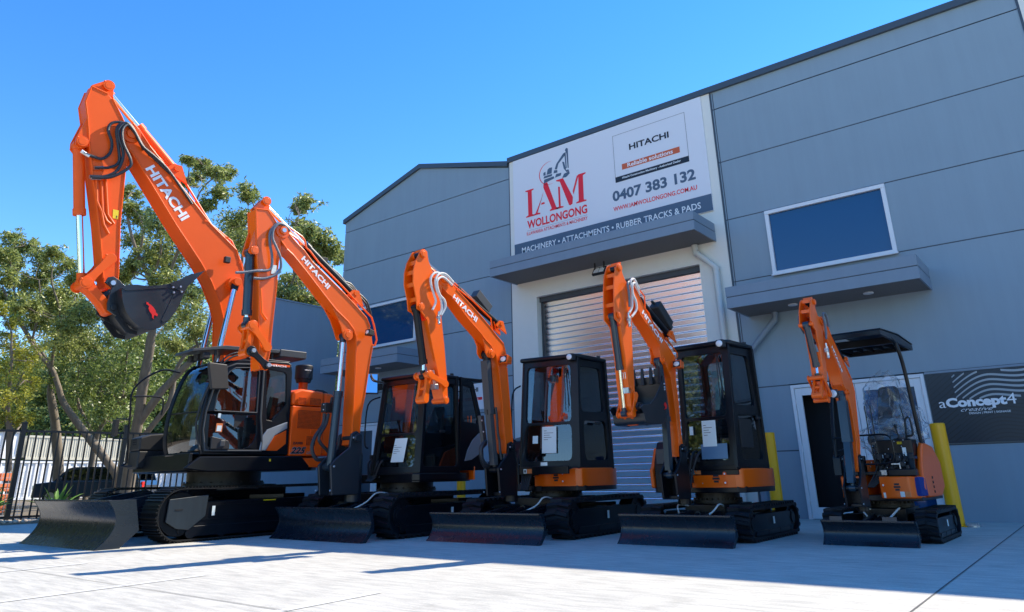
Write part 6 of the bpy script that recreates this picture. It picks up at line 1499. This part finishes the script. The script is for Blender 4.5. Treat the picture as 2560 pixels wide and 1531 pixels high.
    outer = ap+[(-.50, 2.86), (-.58, 2.82), (-.60, 2.7), (-.60, 1.29)]
    up = [(.70, 1.97), (.68, 2.22), (.60, 2.48), (.52, 2.62), (.42, 2.70), (.10, 2.735), (.02, 2.70), (.0, 2.65), (.0, 1.97)]
    lo = [(.755, 1.92), (.0, 1.93), (-.02, 1.80), (-.03, 1.62), (.02, 1.48), (.10, 1.40), (.18, 1.37), (.70, 1.37), (.75, 1.42)]
    rw = [(-.12, 2.70), (-.16, 2.73), (-.47, 2.70), (-.50, 2.66), (-.53, 2.14), (-.28, 1.84), (-.18, 1.86), (-.16, 2.2)]
    bend = lambda u: (0 if u < .55 else -(u-.55)**2*1.0)
    LS = lambda u, v, w_: Vector((u, Y1+bend(u)-.04*(v-1.3)-w_, v))
    cab = MB().prismz([(.80, .20), (.84, 1.08), (-.6, 1.13), (-.6, .18)], 1.27, 1.34).build('cab', BLACK, root, bevel=.02)
    sd = wallpanel(cab, outer, [up, lo, rw], LS, .055, BLACK, 'left_frame')
    fr = MB()
    for h in (up,): 
        for i in range(len(h)): fr.tube([LS(h[i][0], h[i][1], -.004), LS(h[(i+1) % len(h)][0], h[(i+1) % len(h)][1], -.004)], .010, 6)
    fr.build('window_seal', GREY, sd)
    # door outline rib and rail
    dr = [(.78, 1.34), (.83, 1.66), (.815, 1.95), (.745, 2.31), (.65, 2.58), (.56, 2.70), (.42, 2.765), (.05, 2.79), (-.05, 2.76), (-.07, 2.68), (-.07, 1.9), (-.12, 1.5), (-.12, 1.34)]
    fr = MB().tube([LS(x, z, -.012) for x, z in dr]+[LS(dr[0][0], dr[0][1], -.012)], .016, 8); fr.build('door_seal', GREY, sd)
    fr = MB().tube(spline([LS(.86, 1.35, -.05), LS(.93, 1.7, -.05), LS(.91, 2.0, -.05), LS(.83, 2.35, -.05), LS(.70, 2.68, -.05), LS(.5, 2.88, -.04), LS(.3, 2.93, -.04)], 5), .016, 8); fr.build('door_rail', PLASTIC, cab)
    MB().prism([(-.083, 1.345), (-.121, 1.593), (-.201, 1.696), (-.545, 1.834), (-.554, 1.721), (-.336, 1.597), (-.289, 1.511), (-.198, 1.345)], 1.12, 1.165).build('silver_swoosh', SILVER, sd, bevel=.012)
    MB().prism([(-.21, 1.345), (-.29, 1.525), (-.335, 1.59), (-.54, 1.69), (-.549, 1.463), (-.40, 1.345)], 1.12, 1.158).build('orange_panel', ORANGE1, sd, bevel=.006)
    dh = MB().prism([(.72, 1.36), (.72, 1.56), (.45, 1.50), (.42, 1.46), (.42, 1.36)], 1.11, 1.16).build('door_handle_recess', PLASTIC, sd, bevel=.01)
    MB().box(.50, .58, 1.15, 1.18, 1.40, 1.50).build('door_handle', GREY, dh, bevel=.015)
    MB().box(.60, .73, 1.12, 1.125, 1.62, 1.77).build('warning_sticker', ORDECAL, sd) if False else None
    q = [LS(.66, 1.63, -.003), LS(.56, 1.63, -.003), LS(.55, 1.77, -.003), LS(.65, 1.77, -.003)]; wsx = MB().add(q, [(0, 1, 2, 3)]).build('warning_sticker', ORDECAL, sd)
    q = [LS(.645, 1.645, -.005), LS(.575, 1.645, -.005), LS(.567, 1.735, -.005), LS(.637, 1.735, -.005)]; MB().add(q, [(0, 1, 2, 3)]).build('pictogram', PAPER, wsx)
    q = [LS(.64, 1.86, -.003), LS(.60, 1.86, -.003), LS(.595, 1.93, -.003), LS(.635, 1.93, -.003)]; MB().add(q, [(0, 1, 2, 3)]).build('white_sticker', PAPER, sd)
    # windscreen: swept strip following the pillar curve, bulging forward towards the centre
    vs = []; n = 9
    px_ = spline([(x, 0, z) for x, z in ap[:8]], 3)
    for q in px_:
        for k in range(n):
            t = k/(n-1); vs.append((q.x+bend(q.x)*0+.17*sin(pi*min(1, (1-t)*.62+.0))**.8*(1 if t < 1 else 1) if False else q.x+.16*(1-t**2.2)-.01, .18+(Y1-.085-.18)*t-.04*(q.z-1.3)*t, q.z))
    m_ = len(px_)
    fs = [(i*n+k, i*n+k+1, (i+1)*n+k+1, (i+1)*n+k) for i in range(m_-1) for k in range(n-1)]
    MB().add(vs, fs).build('windscreen', GLASS, cab, angle=60)
    pr = [Vector(vs[i*n]) for i in range(m_)]
    pl = MB().tube(pr, .035, 8).tube([Vector(vs[k]) for k in range(n)], .03, 8).tube([Vector(vs[(m_-1)*n+k]) for k in range(n)], .035, 8).tube([Vector(vs[i*n+n-1])+Vector((-.01, .015, 0)) for i in range(m_)], .03, 8)
    j = int(m_*.42)
    pl.tube([Vector(vs[j*n+k]) for k in range(n)], .010, 6)
    pl.build('windscreen_frame', BLACK, cab)
    # right and rear walls, roof
    wallpanel(cab, [(.9, 1.3), (.98, 1.8), (.75, 2.8), (-.55, 2.82), (-.6, 1.3)], [[(.80, 1.7), (.66, 2.66), (.0, 2.7), (.0, 1.6)], [(-.1, 1.6), (-.1, 2.7), (-.5, 2.7), (-.5, 1.7)]], lambda u, v, w_: Vector((u, .17+w_, v)), .04, BLACK, 'right_frame')
    wallpanel(cab, [(.17, 1.3), (1.1, 1.3), (1.06, 2.82), (.17, 2.82)], [[(.28, 1.95), (.98, 1.95), (.95, 2.7), (.28, 2.7)]], lambda u, v, w_: Vector((-.60+w_, u, v)), .04, BLACK, 'rear_frame')
    rf = MB().prism([(.62, 2.79), (.3, 2.86), (-.52, 2.89), (-.60, 2.84), (-.55, 2.81), (.3, 2.80)], .15, 1.09).build('roof', BLACK, cab, bevel=.02, seg=3)
    MB().box(-.56, .20, .5, 1.07, 2.885, 2.91).build('roof_rim', GREY, rf, bevel=.01)
    q = MB().box(-.55, -.12, 1.075, 1.09, 2.77, 2.84).build('orange_badge', ORANGE1, rf, bevel=.004)
    text('HITACHI', (-.2, 1.091, 2.787), (-1, 0, 0), (0, 0, 1), (0, 1, 0), .28, .035, WHITE, q, .03, depth=.003)
    # falling-object guard on the roof
    MB().prism([(1.10, 2.93), (.6, 3.02), (-.4, 3.06), (-.42, 3.12), (.55, 3.09), (1.08, 2.98)], .25, .95).build('roof_guard', GREY, cab, bevel=.008)
    MB().box(-.94, -.42, .1, .95, 3.0, 3.14).build('roof_box', GREY, cab, bevel=.02)
    lm = MB()
    for y in (.35, .6, .85): lm.box(.78, .90, y-.07, y+.07, 2.84, 2.95)
    lm.cyl((.7, .3, 2.8), (.7, .3, 3.0), .02, 8); lm.cyl((.7, .9, 2.8), (.7, .9, 3.0), .02, 8); lm.cyl((-.3, .9, 2.85), (-.3, .9, 3.07), .02, 8)
    lo_ = lm.pieces('roof_lamp', PLASTIC, cab, bevel=.02)
    MB().tube(spline([(.1, 1.06, 2.97), (.35, 1.07, 2.98), (.6, 1.07, 2.86), (.80, 1.04, 2.5)], 6), .014, 8).build('roof_cable', HOSEB, cab)
    # left mirror
    mi = MB().tube([(.80, 1.08, 2.62), (.80, 1.28, 2.60)], .012, 8).tube([(.86, 1.08, 2.45), (.80, 1.28, 2.50)], .012, 8); mi.pieces('mirror_arm', PLASTIC, cab)
    MB(Matrix.Translation((.78, 1.31, 2.50)) @ Matrix.Rotation(radians(12), 4, 'Z')).prism([(-.19, -.19), (.12, -.22), (.22, .18), (.20, .21), (-.12, .21)][::-1], -.03, .03).build('mirror', PLASTIC, cab, bevel=.02, seg=3)
    # interior
    seat(cab, -.05, .66, 1.68, 1.0)
    it = MB(); it.box(-.35, .15, .4, .92, 1.33, 1.68)
    for s in (-1, 1):
        it.box(-.2, .35, .66+s*.36-.07, .66+s*.36+.07, 1.55, 1.95); it.cyl((.3, .66+s*.36, 1.9), (.36, .66+s*.36, 2.15), .02, 8); it.ball((.36, .66+s*.36, 2.18), .035, 6)
    it.box(.55, .6, .25, .35, 1.5, 2.2); it.build('control_console', PLASTIC, cab, bevel=.01)
    MB().box(.1, .88, .22, 1.05, 1.335, 1.35).build('floor_mat', BROWN, cab)
    f2 = MB().ball((.12, .75, 1.75), .26, 16, (.9, .8, .7)); f2.v = [v+Vector((noise.noise(v*9), noise.noise(v*9+Vector((5, 5, 5))), noise.noise(v*8)))*.09 for v in f2.v]; f2.build('plastic_film', FILM, cab, angle=18)
    MB().add([(.93, .85, 1.42), (.90, .99, 1.42), (.87, .97, 1.72), (.90, .83, 1.72)], [(0, 1, 2, 3)]).build('paper_sheet', PAPER, cab)
def house_tiny(root):
    plan = octo(.62, .55, .66, cx=-.05, n=12, ch=.06)
    MB().prismz([(x*.98, y*.98) for x, y in plan], .46, .53).build('deck', BLACK, root, bevel=.01)
    ls = [(.66, .02), (.66, .43), (.58, .54), (.25, .55), (.0, .56), (.0, .02)]
    s_ = MB().prismz(ls, .49, .745).build('side_skirt', ORANGE, root, bevel=.02, seg=3)
    em = MB(); rr = .045; zc = .625
    for k in range(3):
        z0 = zc-rr+k*rr*.7; h = rr*.5; w0 = math.sqrt(max(0, rr*rr-(z0+h/2-zc)**2)); em.box(.661, .664, .26-w0, .26+w0, z0, z0+h)
    em.build('round_emblem', SIGNK, s_)
    MB().cyl((.66, .075, .645), (.666, .075, .645), .026, 18).pieces('tie_hole', ORANGE1, s_); MB().cyl((.666, .075, .645), (.668, .075, .645), .013, 12).pieces('tie_bolt', LAMPG, s_)
    MB().box(.661, .663, .29, .35, .51, .57).build('warning_sticker', PAPER, s_); MB().box(.661, .663, .352, .43, .51, .57).build('warning_sticker', ORDECAL, s_)
    MB().box(.661, .663, .06, .09, .50, .56).pieces('label_plate', PAPER, s_)
    bl = MB().prismz([(.60, .44), (.61, .56), (.40, .585), (.38, .56)], .52, .73); bl.v = [v+Vector((noise.noise(v*20), noise.noise(v*18+Vector((3, 3, 3))), noise.noise(v*15)))*.02 for v in bl.v]
    bl.build('blue_cloth', BLUEF, root, bevel=.02)
    MB().prismz([(.62, -.55), (.62, -.20), (.1, -.20), (.1, -.56)], .49, .755).build('side_skirt', ORANGE, root, bevel=.02, seg=3)
    MB().prism([(.60, .76), (.60, .82), (.45, 1.0), (.2, 1.0), (.2, .76)], -.55, -.28).build('battery_box', BLACK, root, bevel=.01)
    # tail and left hand cover
    MB().prism([(.36, .49), (-.30, .49), (-.5, .6), (-.5, .9), (-.25, 1.10), (.16, 1.15), (.28, 1.06), (.44, .80), (.50, .60)], .50, .58).build('engine_cover', ORANGE, root, bevel=.03, seg=3)
    tv = MB()
    for i in range(4): tv.box(.05, .09, .581, .586, .54+i*.055, .57+i*.055)
    tv.pieces('vent_slot', DKIN, root)
    MB().prismz([(x, y) for x, y in octo(-.1, .55, .66, n=10, ch=.02)], .50, .95).build('counterweight', ORANGE, root, bevel=.05, seg=3)
    # front black board with valves
    fb = MB().prism([(.45, .75), (.50, .75), (.42, 1.18), (.37, 1.18)], .0, .50).box(.2, .45, .0, .5, .98, 1.18).box(.5, .64, .16, .54, .745, .83).build('control_board', BLACK, root, bevel=.015)
    MB().box(.435, .438+.012, .30, .37, 1.12, 1.15).pieces('label_plate', YELLOW, fb); MB().box(.45, .462, .36, .41, .98, 1.08).pieces('label_plate', PAPER, fb)
    random.seed(21); v = MB()
    for i in range(26):
        x = random.uniform(.46, .62); y = random.uniform(-.05, .5); z = random.uniform(.76, .98); s = random.uniform(.012, .035); v.box(x-s, x+s, y-s, y+s, z-s, z+s)
    v.cyl((.50, .02, .93), (.52, .02, .93), .06, 18)
    for i in range(5): v.tube(spline([(.45, .05+.08*i, 1.0), (.56, .03+.09*i, .93), (.6, -.02+.05*i, .80), (.66, -.15+.02*i, .62)], 5), .012, 6)
    v.build('hydraulic_valves', PLASTIC, root, bevel=.004)
    f = MB().box(.58, .63, .05, .14, .76, .82).box(.60, .62, .33, .345, .78, .90).box(.60, .615, .22, .345, .88, .895)
    for i in range(16): f.ball((.6, random.uniform(-.1, .5), random.uniform(.78, 1.17)), .008, 4)
    for y in (.14, .18): f.ball((.43, y, 1.13), .016, 6)
    f.build('bright_fittings', ALU, root, bevel=.003)
    MB().box(.47, .475, .0, .03, .96, 1.0).box(.47, .475, .05, .08, .96, 1.0).pieces('white_tag', PAPER, root)
    # floor, seat with film
    MB().box(-.35, .45, -.5, .42, .76, .80).build('floor_plate', BLACK, root, bevel=.01)
    MB().box(-.35, .05, -.22, .22, .8, 1.12).build('seat_box', BLACK, root, bevel=.02)
    seat(root, -.15, 0, 1.12, 1.02, film=True)
    # guard rails and levers
    rl = MB()
    rl.tube(spline([(.50, -.42, 1.25), (.62, -.10, 1.24), (.62, .18, 1.24), (.62, .27, 1.20), (.62, .29, 1.1), (.62, .28, .96), (.62, .2, .90), (.62, -.15, .89)], 5), .011, 8)
    for y in (-.02, .06): rl.tube([(.60, y, 1.60), (.61, y, 1.24), (.6, y+.01, .9)], .009, 6)
    for z in (1.22, .93): rl.tube([(.66, -.55, z), (.62, -.2, z)], .012, 8)
    rl.tube(spline([(.62, -.56, 1.05), (.60, -.30, 1.09), (.55, -.2, .95)], 4), .010, 6)
    rl.tube([(.60, .19, .9), (.55, .22, .62+.14)], .012, 8)
    rl.build('guard_rail', BLACK, root)
    lv = MB().tube(spline([(.30, .40, 1.18), (.33, .42, 1.30), (.33, .44, 1.42), (.33, .50, 1.43), (.33, .51, 1.25), (.32, .46, 1.22), (.31, .41, 1.22)], 5), .014, 8).cyl((.28, .30, 1.15), (.3, .27, 1.33), .013, 8).ball((.3, .27, 1.35), .025, 6)
    lv.build('control_lever', PLASTIC, root)
    MB().tube([(.2, .36, 1.62), (.22, .40, 1.30)], .008, 6).build('hang_tag', BLACK, root)
    # canopy on posts
    cp = MB()
    for s in (1, -1):
        y = .55*s
        cp.tube(spline([(.66 if s < 0 else .10, y, .80), (.60 if s < 0 else .18, y, 1.3), (.40 if s < 0 else .26, y*.99, 2.0), (.33, y*.98, 2.25), (.36, y*.93, 2.38), (.50, y*.9, 2.44)], 6), .028, 12)
    cpo = cp.pieces('canopy_post', BLACK, root)
    MB().prism([(.62, .76), (.70, .76), (.68, .98), (.62, 1.02)], -.60, -.48).build('post_foot', BLACK, root, bevel=.01)
    cn = MB()
    rp = [(.95, 2.47), (.90, 2.50), (.2, 2.52), (-.42, 2.46), (-.46, 2.40), (.2, 2.45), (.9, 2.44)]
    for s in (1, -1): cn.prism([(.96, 2.42), (.96, 2.48), (.2, 2.50), (-.46, 2.44), (-.46, 2.37)], s*.50-.02, s*.50+.02)
    cn.box(.90, .96, -.5, .5, 2.42, 2.48); cn.box(-.46, -.40, -.5, .5, 2.37, 2.44); cn.box(.30, .38, -.5, .5, 2.38, 2.47)
    for i in range(6): cn.box(-.4, .32, -.42+i*.165, -.405+i*.165, 2.40, 2.47)
    co = cn.build('canopy', BLACK, root, bevel=.008)
    MB().prism([(.955, 2.482), (.2, 2.505), (-.455, 2.447), (-.455, 2.462), (.2, 2.525), (.95, 2.50)], -.53, .53).build('canopy_roof', BLACK, co, bevel=.006)
    MB().box(.55, .80, -.36, -.12, 2.478, 2.481).build('sticker', PAPER, co) if False else MB().box(.42, .62, -.38, -.14, 2.470, 2.473).build('sticker', PAPER, co)
    wl = MB().ball((.95, -.22, 1.70), .05, 8)
HX = {1: (1.055, .08), 2: (1.12, .10), 3: (1.22, .07), 4: (1.07, .01)}
def stretch(root, before, a, b):
    for o in root.children_recursive:
        if o.name in before or o.type != 'MESH': continue
        for v in o.data.vertices: v.co.x = a*v.co.x+b
def squeeze(root, before):
    for o in root.children_recursive:
        if o.name in before or o.type != 'MESH': continue
        for v in o.data.vertices: v.co.y = .82*v.co.y+.085
for m in (1, 2, 3, 4, 5):
    s, au, a0 = UP[m]
    root = empty('excavator', (s[0], s[1], 0), radians(a0-90)); tag(root, LAB_X[m], 'excavator', 'excavators lined up in front of the warehouse')
    undercarriage(m, root); attachment(m, root)
    before = {o.name for o in root.children_recursive}
    if m == 1: house_large(root)
    elif m == 5: house_tiny(root); squeeze(root, before)
    else: house_mini(m, root)
    if m in HX: stretch(root, before, *HX[m])
    if m == 5:
        d = D[5]; x, z = d['lamp'][0]; MB().box(x-.04, x+.0, .02, .12, z-.05, z+.05).build('work_lamp', PLASTIC, root, bevel=.01); MB().ball((x+.005, .07, z), .045, 8, (.4, 1, 1)).build('lamp_glass', LAMPG, root)
